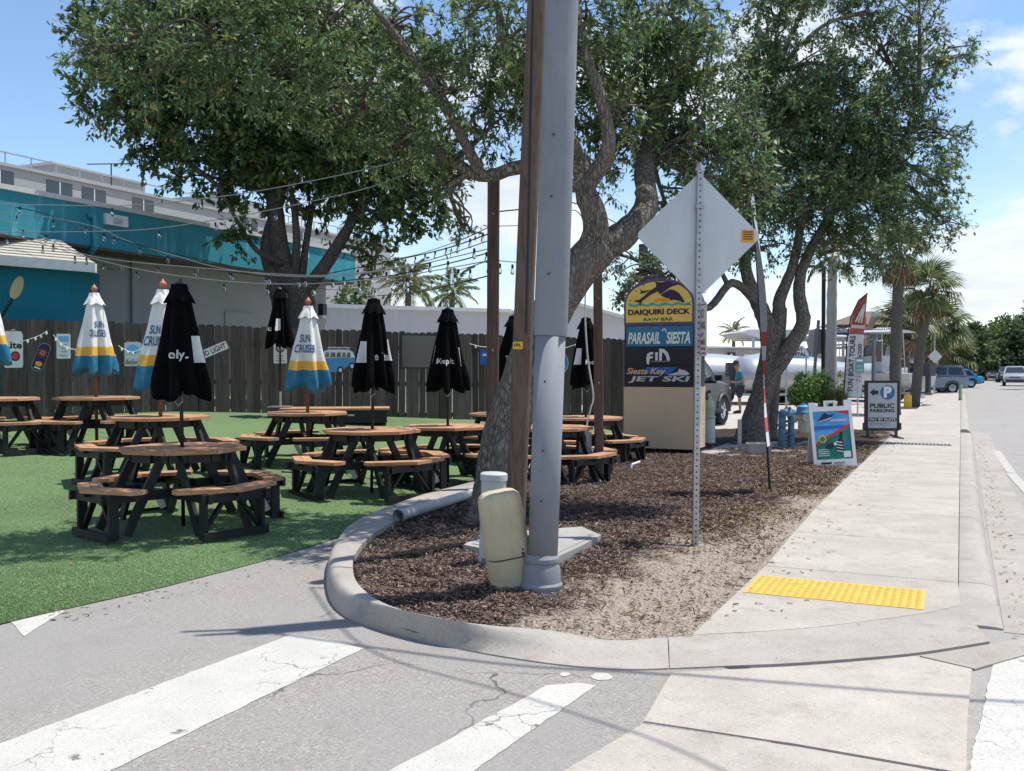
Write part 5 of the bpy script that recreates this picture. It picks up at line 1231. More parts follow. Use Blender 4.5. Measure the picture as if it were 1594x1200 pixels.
a0_ = PX(690, 338); MB().plate([(a0_[0], a0_[1]), (a0_[0] + .09, a0_[1] + .08), (a0_[0] + .09, a0_[1] + .04), (a0_[0] + .18, a0_[1] + .04), (a0_[0] + .18, a0_[1] - .04), (a0_[0] + .09, a0_[1] - .04), (a0_[0] + .09, a0_[1] - .08)], -.012, -.006).build('arrow', INK, pk_)
def ptxt(s_, x0, x1, y0, y1, m, b_=.03):
    a, c2 = PX(x0, y1), PX(x1, y0); text(pk_, s_, c2[0] - a[0], c2[1] - a[1], ((a[0] + c2[0]) / 2, -.012, (a[1] + c2[1]) / 2), m, bold=b_)
ptxt('PUBLIC', 690, 945, 452, 500, INK); ptxt('PARKING', 690, 945, 508, 545, INK)
MB().plate(pbox(680, 600, 968, 638), -.010, -.006).build('strip', INK, pk_); ptxt('PAY BY PLATE', 690, 958, 607, 630, TXT_W, .02)
for y in (655, 672): MB().plate(pbox(695, y, 900, y + 6), -.010, -.006).build('line', MGREY, pk_)

# posts with small plates near the parking board
def sign_post(name, label, px, pyb, pyt, Y=None, r=.025, mat=GALV):
    b_ = G(px, pyb); 
    if Y: b_ = W(px, pyb, Y)
    o = thing(name, label, 'sign post', b_); MB().tube([(0, 0, -.05), (0, 0, (pyb - pyt) * b_.y / FPX)], r, 8).build('post', mat, o); return o, b_.y / FPX
o, u = sign_post('steel_sign_post', 'grey steel post standing right before the parking board', 1359, 681, 529, r=.045, mat=plain('post_grey', (.20, .22, .25), .5))
MB().plate([(.02 + .045, 118 * u), (.045 + 9 * u, 118 * u), (.045 + 9 * u, 150 * u), (.02 + .045, 150 * u)], -.01, .02).build('plate', plain('brown_plate', (.16, .11, .08), .6), o)
o, u = sign_post('green_sign_post', 'small green sign on a thin post left of the parking board', 1335, 648, 552)
MB().plate([(-5 * u, 68 * u), (9 * u, 68 * u), (9 * u, 92 * u), (-5 * u, 92 * u)], -.04, -.03).build('plate', plain('faded_green_sign', (.10, .27, .25), .5), o)
MB().box((2 * u, -.044, 87 * u), (10 * u, .006, 3 * u)).build('print_line', TXT_W, o)
for k in range(2): MB().box((2 * u, -.044, (72 + 6 * k) * u), (10 * u, .006, 2.5 * u)).build('print_line', plain('sign_mint', (.25, .42, .40), .5), o)
o, u = sign_post('stop_sign', 'grey back of an octagonal stop sign leaning by the lamp post', 1263, 640, 498, r=.06, mat=plain('stop_post', (.14, .15, .16), .5)); o.rotation_euler = (0, R(4.2), 0)
MB().plate(rotp(ell(16.5 * u, 22 * u, n=8), R(0), 1 * u, 109 * u), .07, .08).build('plate', plain('sign_back_grey', (.30, .30, .30), .5), o)
for p in o.children:
    if p.name.startswith('plate'):
        pass
o, u = sign_post('lamp_post', 'slim black lamp post left of the smooth palm trunk', 1281, 640, 415, r=.075, mat=BLACK)
MB().lathe([(.12, 0), (.12, .3), (.08, .4)], 12).build('base', BLACK, o); MB().beam((0, 0, 224 * u), (-.7, 0, 226 * u), .12, .08).build('arm', BLACK, o); MB().box((-.75, 0, 225 * u), (.5, .25, .1)).build('luminaire', BLACK, o)
o, u = sign_post('far_diamond_sign', 'grey back of a diamond sign beside the palm by the grey SUV', 1454, 616, 522, r=.05)
MB().plate(rotp(rrect(16 * u, 16 * u, .04), R(45), .02, 61 * u), -.06, -.05).build('plate', ALU, o); MB().plate(rrect(5 * u, 12 * u, .02), -.07, -.06).build('small_plate', SIGN_W, o).location = (-3 * u, 0, 33 * u)
o, u = sign_post('small_diamond_sign', 'small pale diamond sign before the far trees', 1487, 588, 560, r=.05)
MB().plate(rotp(rrect(7.5 * u, 7.5 * u, .05), R(45), 0, 20 * u), -.06, -.05).build('plate', plain('pale_sign', (.55, .52, .46), .5), o); MB().plate(rotp(rrect(2 * u, 3 * u, .02), 0, 0, 20 * u), -.08, -.06).build('symbol', INK, o)
o, u = sign_post('parking_poster', 'white parking poster board with blue square behind the yellow bollard', 1431, 622, 583, r=.03)
MB().plate([(-8 * u, 2 * u), (8 * u, 2 * u), (8 * u, 40 * u), (-8 * u, 40 * u)], -.04, .04).build('panel', SIGN_W, o); MB().plate([(-6 * u, 16 * u), (6 * u, 16 * u), (6 * u, 30 * u), (-6 * u, 30 * u)], -.06, -.04).build('blue_square', BLUE, o); text(o, 'P', 5 * u, 9 * u, (0, -.065, 23 * u), TXT_W, bold=.04)

# bollard, hydrants, valves, kerb bits
yb = thing('yellow_bollard', 'short yellow bollard at the foot of the palms', 'bollard', G(1413, 635)); u = G(1413, 635).y / FPX
MB().lathe([(5.8 * u, -.05), (5.8 * u, 18 * u), (5.2 * u, 20.5 * u), (1 * u, 21.5 * u)], 16).build('post', YEL, yb, auto=40)
gp_ = thing('green_post', 'pale green marker post on the far sidewalk edge', 'marker post', G(1495, 626)); u = G(1495, 626).y / FPX
MB().lathe([(3.2 * u, -.05), (3.2 * u, 5 * u), (2.6 * u, 6 * u), (2.6 * u, 26 * u), (2 * u, 27 * u)], 12).build('post', plain('pale_green', (.22, .36, .2), .6), gp_, auto=40)
HB = plain('hydrant_blue', (.085, .17, .26), .6, var=.25); HB_L = plain('hydrant_cap_blue', (.06, .26, .46), .5)
hy = thing('cream_hydrant', 'cream fire hydrant with a bright blue cap beside the A frame board', 'fire hydrant', G(1251, 677, .05)); u = G(1251, 677, .05).y / FPX
MB().lathe([(.17, -.05), (.17, .03), (.13, .05), (.125, 30 * u), (.15, 31 * u), (.15, 33 * u)], 18).build('barrel', CREAM, hy, auto=40)
MB().lathe([(.19, 33 * u), (.19, 36 * u), (.165, 38 * u), (.15, 44 * u), (.06, 47 * u), (.05, 49 * u)], 18).build('cap', HB_L, hy, auto=40)
for dx, dy in ((1, -.3), (-1, .2), (0, -1)): MB().tube([(0, 0, 27 * u), (dx * .22, dy * .22, 27 * u)], [.08, .09], 12).build('outlet', CREAM, hy, auto=40)
bf = thing('blue_backflow_valve', 'blue painted twin pipe backflow valve on the concrete pad', 'valve', G(1225, 700, .07)); u = G(1225, 700, .07).y / FPX
MB().tube([(-.09, 0, -.05), (-.09, 0, .62), (0, .0, .74), (.13, 0, .66)], .07, 12).build('pipe', HB, bf, auto=50); MB().tube([(.09, .05, -.05), (.09, .05, .55), (.05, .04, .68)], .06, 12).build('pipe', HB, bf, auto=50)
for x, z in ((-.09, .2), (-.09, .45), (.09, .3), (.09, .52)): MB().lathe([(.10, -.02), (.10, .02)], 14, (x, .025 if x > 0 else 0, z)).build('flange', HB, bf)
MB().lathe([(.13, 0), (.14, .07), (.10, .12), (.02, .14)], 14, (-.02, 0, .62)).build('dome', HB, bf, auto=50)
MB().tube([(.02, -.05, .72), (.02, -.12, .80)], .02, 8).build('handle', DGREY, bf)
wv = thing('white_standpipe', 'pale standpipe cylinder with a green tinted top right of the tenant sign', 'standpipe', G(1104, 692, .07)); u = G(1104, 692, .07).y / FPX
MB().lathe([(.115, -.05), (.115, .50), (.10, .52)], 18).build('barrel', plain('pale_mint', (.50, .55, .50), .5), wv, auto=40); MB().lathe([(.125, .52), (.125, .56), (.105, .58), (.115, .72), (.10, .84), (.05, .90), (.03, .98)], 18).build('head', plain('mint_yellow', (.40, .47, .33), .5, var=.3), wv, auto=40)
MB().tube([(-.03, -.02, .86), (-.08, 0, 1.0), (.02, 0, 1.05)], .035, 8).build('valve_wheel', DGREY, wv); MB().tube([(.1, 0, .66), (.26, 0, .66)], .05, 10).build('outlet', MGREY, wv)
sp_ = thing('steel_stub_post', 'short bare steel post in the mulch before the second oak', 'post', G(1151, 708, .06)); MB().loft([[(x, y, z) for x, y in rrect_xy(.06)] for z in (-.05, .62)]).build('shaft', GALV, sp_)
cpad = MB().slab([G(1090, 706, .07), G(1140, 690, .07), G(1285, 688, .07), G(1292, 694, .07), G(1235, 714, .07), G(1120, 712, .07)], -.03, .10).build('concrete_pad', CONC_P); cpad['kind'] = 'structure'
bk = thing('concrete_block', 'hollow concrete block at the edge of the pad', 'block', G(1180, 707, .10)); 
mb = MB()
for y in (-.09, .09): mb.box((0, y, .095), (.39, .035, .19))
for x in (-.178, 0, .178): mb.box((x, 0, .095), (.035, .145, .188))
mb.build('shell', CONC_P, bk)
# ------------------------------------------------------------------ trees
def leaves(name, parent, mat, cen, crad, outw, nper, size, asp, seed, droop=.25, jit=.35, origin=None, twig=None):
    rg = np.random.RandomState(seed); n = len(cen) * nper
    c = np.repeat(cen, nper, 0); r = np.repeat(crad, nper)[:, None]; o = np.repeat(outw, nper, 0)
    nt = 4; nc = len(cen)                                    # leaves sit along a few twigs per clump
    tw = outw[:, None, :] * .55 + rg.normal(0, .8, (nc, nt, 3)); tw[:, :, 2] -= droop * .6; tw /= np.linalg.norm(tw, axis=2)[:, :, None] + 1e-6
    ti = rg.randint(0, nt, n); td = tw[np.repeat(np.arange(nc), nper), ti]; ln = rg.rand(n, 1) * 1.35
    off = td * ln * r + rg.normal(0, .10, (n, 3)) * r
    P = c - td * r * .35 + off
    a = td * .8 + rg.normal(0, .62, (n, 3)); a[:, 2] -= droop; a /= np.linalg.norm(a, axis=1)[:, None] + 1e-6
    up = np.array([0, 0, 1.0]) + rg.normal(0, .55, (n, 3)); b = np.cross(a, up); b /= np.linalg.norm(b, axis=1)[:, None] + 1e-6
    nn = np.cross(b, a); L = (size * rg.uniform(.5, 1.4, n))[:, None]; w = L * asp * .5
    m = P + a * L * .45
    V = np.stack([P, m + b * w - nn * w * .25, P + a * L, m - b * w - nn * w * .25], 1).reshape(-1, 3)
    if origin is not None: V = V - np.array(origin)
    if twig:
        T0 = (cen[:, None, :] - tw * crad[:, None, None] * .35).reshape(-1, 3); T1 = (cen[:, None, :] + tw * crad[:, None, None] * 1.0).reshape(-1, 3); dd = (T1 - T0); sd = np.cross(dd, np.array([.3, 1, .2])); sd /= np.linalg.norm(sd, axis=1)[:, None] + 1e-6; sd *= .004 * size / .09
        up_ = np.cross(sd, dd); up_ /= np.linalg.norm(up_, axis=1)[:, None] + 1e-9; up_ *= .004 * size / .09
        TV = np.stack([T0 - sd, T0 + sd, T1 + sd * .4, T1 - sd * .4, T0 - up_, T0 + up_, T1 + up_ * .4, T1 - up_ * .4], 1).reshape(-1, 3)
        if origin is not None: TV = TV - np.array(origin)
        tag(link('twigs', np_mesh('twigs', TV, np.arange(len(TV)).reshape(-1, 4), twig), parent), kind='stuff')
    return link(name, np_mesh(name, V, np.arange(4 * n).reshape(n, 4), mat), parent)
def blobs_to_clumps(blobs, dens, crad, seed, shell=2.0):
    """blobs: (px,py,rx,ry,Y,rdepth) -> clump centres"""
    rg = np.random.RandomState(seed); cen, out, bc = [], [], []
    for (px, py, rx, ry, Y, rd) in blobs:
        c = np.array(W(px, py, Y)); R3 = np.array([rx * Y / FPX, rd, ry * Y / FPX]); vol = R3.prod() * 4.19
        n = max(6, int(vol * dens)); d = rg.normal(0, 1, (n, 3)); d /= np.linalg.norm(d, axis=1)[:, None]
        rr = rg.rand(n, 1) ** (1 / (3 * shell)) ; rr *= rg.uniform(.82, 1.12, (n, 1))
        cen.append(c + d * rr * R3); out.append(d); bc.append((c, R3, len(cen[-1])))
    cen = np.concatenate(cen); return cen, np.concatenate(out), crad * rg.uniform(.6, 1.25, len(cen)), bc
def limb(mb, pts, r0, r1, n=10, seed=0, k=4, wob=.06):
    q = catmull(pts, k); N = len(q)
    mb.tube(q, [lerp(r0, r1, (i / (N - 1)) ** .9) for i in range(N)], n, wob=wob, seed=seed); return q
def branches(mb, skel, blobs_c, cen, seed, r=.035, per=7):
    rg = random.Random(seed); sk = [Vector(p) for p in skel]; i0 = 0
    for (c, R3, n) in blobs_c:
        c = Vector(c); near = min(sk, key=lambda p: (p - c).length); mid = near.lerp(c, .5) + Vector((rg.uniform(-.2, .2), rg.uniform(-.2, .2), .12 * (c - near).length))
        q = catmull([near, mid, c], 4); L = len(q); mb.tube(q, [lerp(r, r * .45, i / (L - 1)) for i in range(L)], 6, wob=.1, seed=rg.randint(0, 999))
        for _ in range(per):
            e = Vector(cen[i0 + rg.randrange(n)]); s = q[rg.randrange(L // 2, L)]
            m2 = s.lerp(e, .55) + Vector((rg.uniform(-.1, .1), rg.uniform(-.1, .1), rg.uniform(0, .15)))
            mb.tube(catmull([s, m2, e], 3), [r * .42, r * .38, r * .33, r * .28, r * .22, r * .18, r * .12], 5)
        i0 += n

# ---- near live oak
OB = G(768, 815, .08)
oak = thing('live_oak', 'near live oak with a leaning furrowed trunk beside the grey pole', 'tree', OB)
Y0 = OB.y
loc = lambda pts: [Vector(p) - OB for p in pts]
mb = MB(); sk = []
tr = [OB + Vector((-.05, 0, -.15)), W(770, 790, Y0), W(782, 700, Y0), W(808, 610, Y0 + .05), W(850, 500, Y0 + .1), W(900, 420, Y0 + .15), W(935, 385, Y0 + .2)]
q = catmull(tr, 6); N = len(q); rr = []
for i in range(N):
    f = i / (N - 1); rr.append(lerp(.235, .185, f) + .10 * max(0, 1 - f * 7))
mbt = MB(); mbt.tube([p - OB for p in q], rr, 22, wob=.05, seed=3); sk += q[N // 2:]
fork = q[-1]
LA = [W(915, 400, Y0 + .2), W(928, 350, Y0 + .1), W(912, 300, Y0), W(905, 255, Y0), W(888, 222, Y0 - .2), W(850, 150, Y0 - .5), W(780, 60, Y0 - 1)]
LB = [W(925, 392, Y0 + .2), W(975, 362, Y0 + .3), W(1006, 318, Y0 + .4), W(1003, 268, Y0 + .4), W(1012, 215, Y0 + .6), W(1060, 120, Y0 + .9), W(1100, 20, Y0 + 1.2)]
LC = [W(905, 258, Y0), W(860, 250, Y0 + .1), W(800, 262, Y0 + .2), W(748, 274, Y0 + .3), W(690, 240, Y0 + .3), W(620, 190, Y0 + .2), W(540, 160, Y0), W(430, 100, Y0 - .3), W(330, 70, Y0 - .6)]
LD = [W(910, 290, Y0), W(945, 240, Y0 - .3), W(940, 170, Y0 - .6), W(900, 40, Y0 - 1.0), W(880, -120, Y0 - 1.2)]
LE = [W(1004, 250, Y0 + .5), W(1060, 215, Y0 + .6), W(1120, 205, Y0 + .6), W(1160, 190, Y0 + .5)]
LF = [W(750, 274, Y0 + .3), W(700, 180, Y0 - .3), W(620, 60, Y0 - .8), W(520, -60, Y0 - 1.0)]
def pushb(L_): return [p + Vector((p.x / p.y, 1, (p.z - EYE) / p.y)) * .75 * ss((p.z - 2.9) / 1.6) for p in L_]
LA, LB, LC, LD, LE, LF = map(pushb, (LA, LB, LC, LD, LE, LF))
for L_, r0, r1, sd in ((LA, .15, .04, 1), (LB, .16, .05, 2), (LC, .085, .025, 3), (LD, .09, .03, 4), (LE, .04, .015, 5), (LF, .06, .02, 6)):
    sk += limb(mbt, loc(L_), r0, r1, 14, sd, 5, .07)[0:0] or [Vector(p) for p in catmull(L_, 4)]
for p_, r_ in ((W(893, 288, Y0 - .12), .07), (W(1003, 300, Y0 + .2), .10), (W(900, 262, Y0 - .1), .06)): mbt.lathe([(.01, -r_), (r_ * .8, -r_ * .5), (r_, 0), (r_ * .75, r_ * .55), (.01, r_ * .9)], 10, p_ - OB)
mbt.build('trunk', BARK_OAK, oak, smooth=True)
YC = Y0 + .75
OBL = [(190, 60, 70, 55, YC - 1.0, .55), (260, 110, 90, 60, YC - .9, .6), (330, 40, 110, 70, YC - 1.0, .8), (430, 110, 110, 80, YC - .4, .8), (500, 50, 100, 70, YC - .8, .8), (560, 150, 110, 80, YC - .2, .7),
       (650, 210, 80, 70, YC + .2, .6), (690, 150, 95, 70, YC - .4, .7), (770, 190, 70, 70, YC + .2, .5), (790, 60, 110, 80, YC - .9, .9), (930, 130, 90, 90, YC + .3, .7),
       (910, 30, 110, 70, YC - .9, .8), (1010, 120, 100, 90, YC + .5, .8), (1070, 190, 90, 85, YC + .3, .7), (1130, 250, 75, 75, YC + .1, .6), (1020, 200, 60, 60, YC + .6, .5), (1100, 330, 50, 50, YC + .4, .45), (1040, 20, 70, 50, YC + .8, .7),
       (700, 300, 28, 45, YC + .2, .3), (135, 95, 28, 40, YC - 1.0, .3), (960, 230, 60, 40, YC + .6, .45), (720, 350, 14, 40, YC + .2, .2), (1080, 275, 80, 50, YC + .1, .5), (1040, 330, 45, 40, YC + .5, .4), (1150, 315, 45, 60, YC + .1, .45), (935, 275, 45, 40, YC + 1.2, .5), (1040, 250, 60, 60, YC + 1.0, .6), (965, 175, 60, 55, YC - .5, .5), (1075, 60, 70, 60, YC + .3, .7), (1190, 300, 35, 50, YC + .2, .4), (1180, 230, 35, 40, YC, .4), (630, 40, 70, 45, YC - .3, .5), (730, 100, 65, 60, YC - .1, .5), (520, 205, 60, 35, YC + .1, .4), (790, 130, 60, 60, YC + .3, .5), (760, 10, 60, 45, YC - .4, .5), (860, 130, 80, 80, YC + .4, .6), (985, 40, 80, 70, YC + .2, .8), (1090, 110, 75, 70, YC + .5, .7), (1150, 180, 55, 55, YC + .3, .5), (830, 205, 60, 40, YC + .5, .4), (900, 200, 50, 40, YC + .6, .4), (600, 240, 60, 40, YC + .3, .4),
       (380, -60, 150, 60, YC - 1.1, .6), (850, -70, 120, 60, YC - .7, .7), (980, -90, 130, 70, YC - .2, .8)]
cen, out, cr, bc = blobs_to_clumps(OBL, 60, .20, 21, 1.35)
leaves('crown', oak, OAK_LEAF, cen, cr, out, 36, .072, .36, 22, .22, origin=OB, twig=BARK_OAK)
print('oak1 clumps', len(cen))
mb2 = MB(); branches(mb2, [p for p in sk], bc, cen, 5, .035, 9); mb2.v = [(x - OB.x, y - OB.y, z - OB.z) for x, y, z in mb2.v]; tag(mb2.build('branches', BARK_OAK, oak, smooth=True), kind='stuff')

# ---- broad leaved tree behind the fence
TBp = Vector((W(440, 600, 22.5).x, 22.5, .45)); ft = thing('broadleaf_tree', 'dark broadleaf tree with several stems rising behind the fence', 'tree', TBp)
def locT(pts, o): return [Vector(p) - o for p in pts]
YT = 22.5; mbt = MB(); sk = []
stems = [([TBp + Vector((.35, 0, -.2)), W(470, 470, YT), W(445, 430, YT), W(432, 370, YT), W(425, 300, YT), W(400, 230, YT), W(350, 150, YT)], .36, .10),
         ([W(440, 485, YT - .1), W(428, 440, YT - .1), W(415, 380, YT), W(440, 300, YT), W(470, 200, YT)], .22, .08), ([W(462, 470, YT), W(505, 415, YT - .2), W(545, 350, YT - .3), W(570, 300, YT - .3), W(610, 240, YT)], .19, .06),
         ([W(470, 430, YT), W(478, 370, YT), W(490, 310, YT + .2), W(520, 220, YT)], .10, .04), ([W(440, 410, YT - .3), W(400, 390, YT - .6), W(370, 345, YT - .8), W(340, 290, YT - .9)], .075, .03),
         ([W(455, 450, YT), W(462, 380, YT - .2), W(455, 310, YT - .2), W(430, 200, YT - .5)], .12, .05)]
for k, (p_, r0, r1) in enumerate(stems): limb(mbt, locT(p_, TBp), r0, r1, 12, k, 4, .08); sk += [Vector(x) for x in catmull(p_, 4)]
mbt.build('trunk', BARK_D, ft, smooth=True)
TBL = [(170, 155, 60, 40, YT - .5, 1.0), (250, 130, 90, 70, YT - .5, 1.4), (240, 220, 45, 30, YT - .3, .8), (340, 200, 110, 75, YT - .3, 1.8), (450, 220, 110, 80, YT, 2.0), (330, 275, 60, 32, YT - .6, .9), (560, 240, 110, 75, YT, 1.8), (640, 260, 70, 60, YT, 1.3),
       (600, 350, 60, 45, YT - .2, .9), (560, 310, 50, 40, YT - .2, .9), (660, 320, 50, 40, YT, .8), (585, 410, 28, 28, YT - .2, .5), (362, 378, 30, 24, YT - .8, .5), (390, 90, 150, 100, YT, 2.2), (220, 60, 110, 70, YT, 1.6), (570, 130, 110, 90, YT, 2.0), (400, -60, 180, 70, YT, 2.0), (400, 300, 60, 30, YT - .2, .9), (500, 330, 40, 22, YT + .2, .6), (225, 245, 25, 16, YT - .4, .4)]
cen, out, cr, bc = blobs_to_clumps(TBL, 12, .42, 31, 1.5)
leaves('crown', ft, BROAD_LEAF, cen, cr, out, 44, .155, .50, 32, .3, origin=TBp, twig=BARK_D); print('tree clumps', len(cen))
mb2 = MB(); branches(mb2, sk, bc, cen, 6, .06, 5); mb2.v = [(x - TBp.x, y - TBp.y, z - TBp.z) for x, y, z in mb2.v]; tag(mb2.build('branches', BARK_D, ft, smooth=True), kind='stuff')

# ---- second oak by the pad
Y2 = G(1180, 688, .06).y; B2 = G(1178, 688, .06); o2 = thing('second_live_oak', 'wide live oak with several dark stems behind the diamond sign', 'tree', B2)
mbt = MB(); sk = []
st2 = [([B2 + Vector((-.1, 0, -.15)), W(1176, 650, Y2), W(1192, 590, Y2), W(1200, 530, Y2), W(1187, 487, Y2), W(1172, 455, Y2), W(1160, 410, Y2), W(1165, 330, Y2)], .27, .09, 1), ([W(1197, 560, Y2), W(1212, 500, Y2), W(1214, 465, Y2), W(1235, 410, Y2), W(1250, 330, Y2)], .18, .07, 0),
       ([W(1188, 600, Y2), W(1226, 545, Y2 - .1), W(1250, 502, Y2 - .1), W(1244, 460, Y2 - .1), W(1252, 410, Y2), W(1300, 320, Y2), W(1340, 240, Y2)], .19, .06, 0), ([B2 + Vector((.4, .5, -.1)), W(1205, 600, Y2 + .5), W(1214, 540, Y2 + .4), W(1218, 480, Y2 + .2)], .14, .09, 0),
       ([W(1178, 470, Y2), W(1140, 440, Y2 - .4), W(1105, 478, Y2 - .8), W(1075, 470, Y2 - 1), W(1030, 430, Y2 - 1.2)], .10, .04, 0), ([W(1165, 330, Y2), W(1190, 220, Y2), W(1210, 110, Y2)], .09, .03, 0), ([W(1300, 320, Y2), W(1380, 260, Y2), W(1430, 170, Y2)], .09, .04, 0)]
for k, (p_, r0, r1, fl) in enumerate(st2):
    q = catmull(p_, 5); N = len(q); mbt.tube([p - B2 for p in q], [lerp(r0, r1, i / (N - 1)) + (.16 * max(0, 1 - i / 6) if fl else 0) for i in range(N)], 14, wob=.07, seed=k); sk += q
mbt.build('trunk', BARK_OAK, o2, smooth=True)
BL2 = [(1190, 60, 45, 55, Y2, 1.0), (1245, 110, 75, 65, Y2, 1.4), (1160, 120, 40, 60, Y2, .9), (1210, 200, 80, 70, Y2, 1.6), (1300, 200, 90, 70, Y2, 1.6), (1370, 70, 45, 55, Y2, 1.0), (1420, 100, 60, 55, Y2, 1.1), (1475, 75, 40, 35, Y2 - .3, .7), (1400, 170, 60, 45, Y2, 1.0), (1345, 20, 40, 35, Y2, .8),
       (1400, 260, 80, 55, Y2, 1.4), (1470, 215, 40, 30, Y2 - .2, .7), (1470, 290, 38, 35, Y2, .7), (1230, 300, 90, 60, Y2, 1.6), (1330, 310, 85, 60, Y2, 1.6), (1170, 300, 60, 55, Y2 - .3, 1.1), (1100, 390, 60, 36, Y2 - .8, .8), (1190, 390, 50, 30, Y2 - .2, .8), (1300, 390, 70, 34, Y2, 1.0), (1400, 350, 70, 45, Y2, 1.1),
       (1465, 350, 35, 26, Y2, .6), (1370, 410, 40, 20, Y2, .5), (990, 420, 45, 32, Y2 - 1.2, .7), (955, 395, 30, 25, Y2 - 1.2, .5), (1040, 400, 40, 40, Y2 - 1.0, .7), (1110, 300, 60, 60, Y2 - .2, 1.0), (1310, 120, 40, 40, Y2 + .5, .9), (1280, -40, 120, 50, Y2, 1.4), (1430, -10, 60, 40, Y2, .8), (1215, 20, 45, 40, Y2, .8), (1290, 260, 120, 80, Y2 + .4, 1.2), (1220, 150, 80, 70, Y2 + .4, 1.1), (1350, 200, 80, 60, Y2 + .3, 1.0), (1060, 440, 26, 14, Y2 - 1, .4), (970, 460, 16, 10, Y2 - 1.2, .3)]
cen, out, cr, bc = blobs_to_clumps(BL2, 26, .30, 41, 1.35)
leaves('crown', o2, OAK_LEAF2, cen, cr, out, 42, .095, .42, 42, .2, origin=B2, twig=BARK_OAK); print('oak2 clumps', len(cen))
mb2 = MB(); branches(mb2, sk, bc, cen, 7, .055, 8); mb2.v = [(x - B2.x, y - B2.y, z - B2.z) for x, y, z in mb2.v]; tag(mb2.build('branches', BARK_OAK, o2, smooth=True), kind='stuff')

# ---- palms
def fan_frond(L, seed, n=26):                               # sabal: stalk and a fan of blades
    rg = random.Random(seed); V, F = [], []
    def quad(a, b, c, d): o = len(V); V.extend([a, b, c, d]); F.append((o, o + 1, o + 2, o + 3))
    w = L * .012
    for sgn in (0, 1): quad((0, -w, 0), (L * .48, -w * .7, L * .05), (L * .48, w * .7, L * .05), (0, w, 0))
    for k in range(n):
        a = R(-118 + 236 * k / (n - 1)); bl = L * .55 * (.75 + .25 * math.cos(a)) * rg.uniform(.9, 1.08); dx, dy = math.cos(a), math.sin(a)
        p0 = Vector((L * .46, 0, L * .05)); m = p0 + Vector((dx * bl * .6, dy * bl * .6, -abs(dy) * bl * .10 + .02 * L)); e = p0 + Vector((dx * bl, dy * bl, -bl * (.32 + .15 * rg.random()))); sd = Vector((-dy, dx, 0)) * L * .022
        quad(p0, m - sd, e, m + sd)
    return np.array([tuple(v) for v in V]), np.array(F)
def pinnate_frond(L, seed, n=30):
    rg = random.Random(seed); V, F = [], []
    def quad(a, b, c, d): o = len(V); V.extend([a, b, c, d]); F.append((o, o + 1, o + 2, o + 3))
    def sp(t): return Vector((L * (t - .18 * t * t), 0, L * (.28 * t - .62 * t * t)))
    for i in range(8):
        a, b = sp(i / 8), sp((i + 1) / 8); w = L * .012 * (1 - i / 9); quad(a + Vector((0, -w, 0)), b + Vector((0, -w, 0)), b + Vector((0, w, 0)), a + Vector((0, w, 0)))
    for k in range(n):
        t = .12 + .88 * k / n; p = sp(t); ll = L * .30 * math.sin(math.pi * (.12 + .8 * t)) ** .7 * rg.uniform(.85, 1.1)
        for sg in (-1, 1):
            e = p + Vector((ll * .45, sg * ll * .72, -ll * (.45 + .3 * rg.random()))); m = p.lerp(e, .5) + Vector((0, 0, ll * .07)); d = Vector((L * .016, 0, 0)); quad(p, m - d, e, m + d)
    return np.array([tuple(v) for v in V]), np.array(F)
FAN = [np_mesh('frond', *fan_frond(1.0, s), PALM_LEAF) for s in range(3)]; PIN = [np_mesh('frond', *pinnate_frond(1.0, s), PALM_LEAF) for s in range(3)]
DEAD = np_mesh('dead_frond', *fan_frond(1.0, 9), LITTER)
def palm(label, base, top, r0, r1, L, kind, n, seed, dead=0, group='palms along the far walk', bark=None):
    o = thing('palm_tree', label, 'palm tree', base, group=group); rg = random.Random(seed); base, top = Vector(base), Vector(top); d = top - base
    q = catmull([(0, 0, -.2), d * .35 + Vector((d.x * -.08, 0, 0)), d * .7 + Vector((d.x * -.05, 0, 0)), d], 6); N = len(q)
    MB().tube(q, [lerp(r0, r1, i / (N - 1)) * (1 + (.06 if i % 2 else -.03)) for i in range(N)], 12, wob=.05, seed=seed).build('trunk', bark or BARK_P, o, smooth=True)
    if kind == 'fan':
        bt = MB()
        for k in range(16):
            a = rg.uniform(0, 6.28); z = -rg.uniform(.02, .28) * L; bt.beam(d + Vector((r1 * math.cos(a), r1 * math.sin(a), z)), d + Vector(((r1 + .12 * L) * math.cos(a), (r1 + .12 * L) * math.sin(a), z + .16 * L)), .05 * L, .03 * L)
        bt.build('boots', BARK_P, o)
    for k in range(n):
        f = link('frond', (FAN if kind == 'fan' else PIN)[k % 3], o, d); el = lerp(78, -38, (k / n) ** .9) + rg.uniform(-10, 10); az = k * 137.5 + rg.uniform(-15, 15)
        f.rotation_euler = (R(rg.uniform(-15, 15)), R(-el), R(az)); f.scale = [L * rg.uniform(.85, 1.1)] * 3
    for k in range(dead):
        f = link('dead_frond', DEAD, o, d - Vector((0, 0, .1 * L))); f.rotation_euler = (0, R(rg.uniform(55, 80)), R(rg.uniform(0, 360))); f.scale = [L * .85] * 3
    return o
palm('sabal palm with a slanting dark trunk and shaggy round head beside the yellow bollard', G(1423, 633), W(1447, 452, 39), .20, .17, 1.65, 'fan', 24, 1, 6)
palm('tall sabal palm trunk behind the parking board with its head among oak leaves', G(1393, 645), W(1400, 395, 33), .19, .17, 1.4, 'fan', 18, 2, 10)
palm('smooth grey royal palm trunk beside the slim lamp post', G(1293, 641), W(1296, 400, 34.5), .22, .15, 1.5, 'pinnate', 10, 3, 0, bark=plain('royal_palm_grey', (.30, .29, .28), .85, var=.15, scale=4, bump=.2, bscale=30))
palm('slim sabal palm further back right of the slanting palm', G(1441, 612), W(1456, 512, 58), .28, .24, 2.6, 'fan', 30, 4, 3)
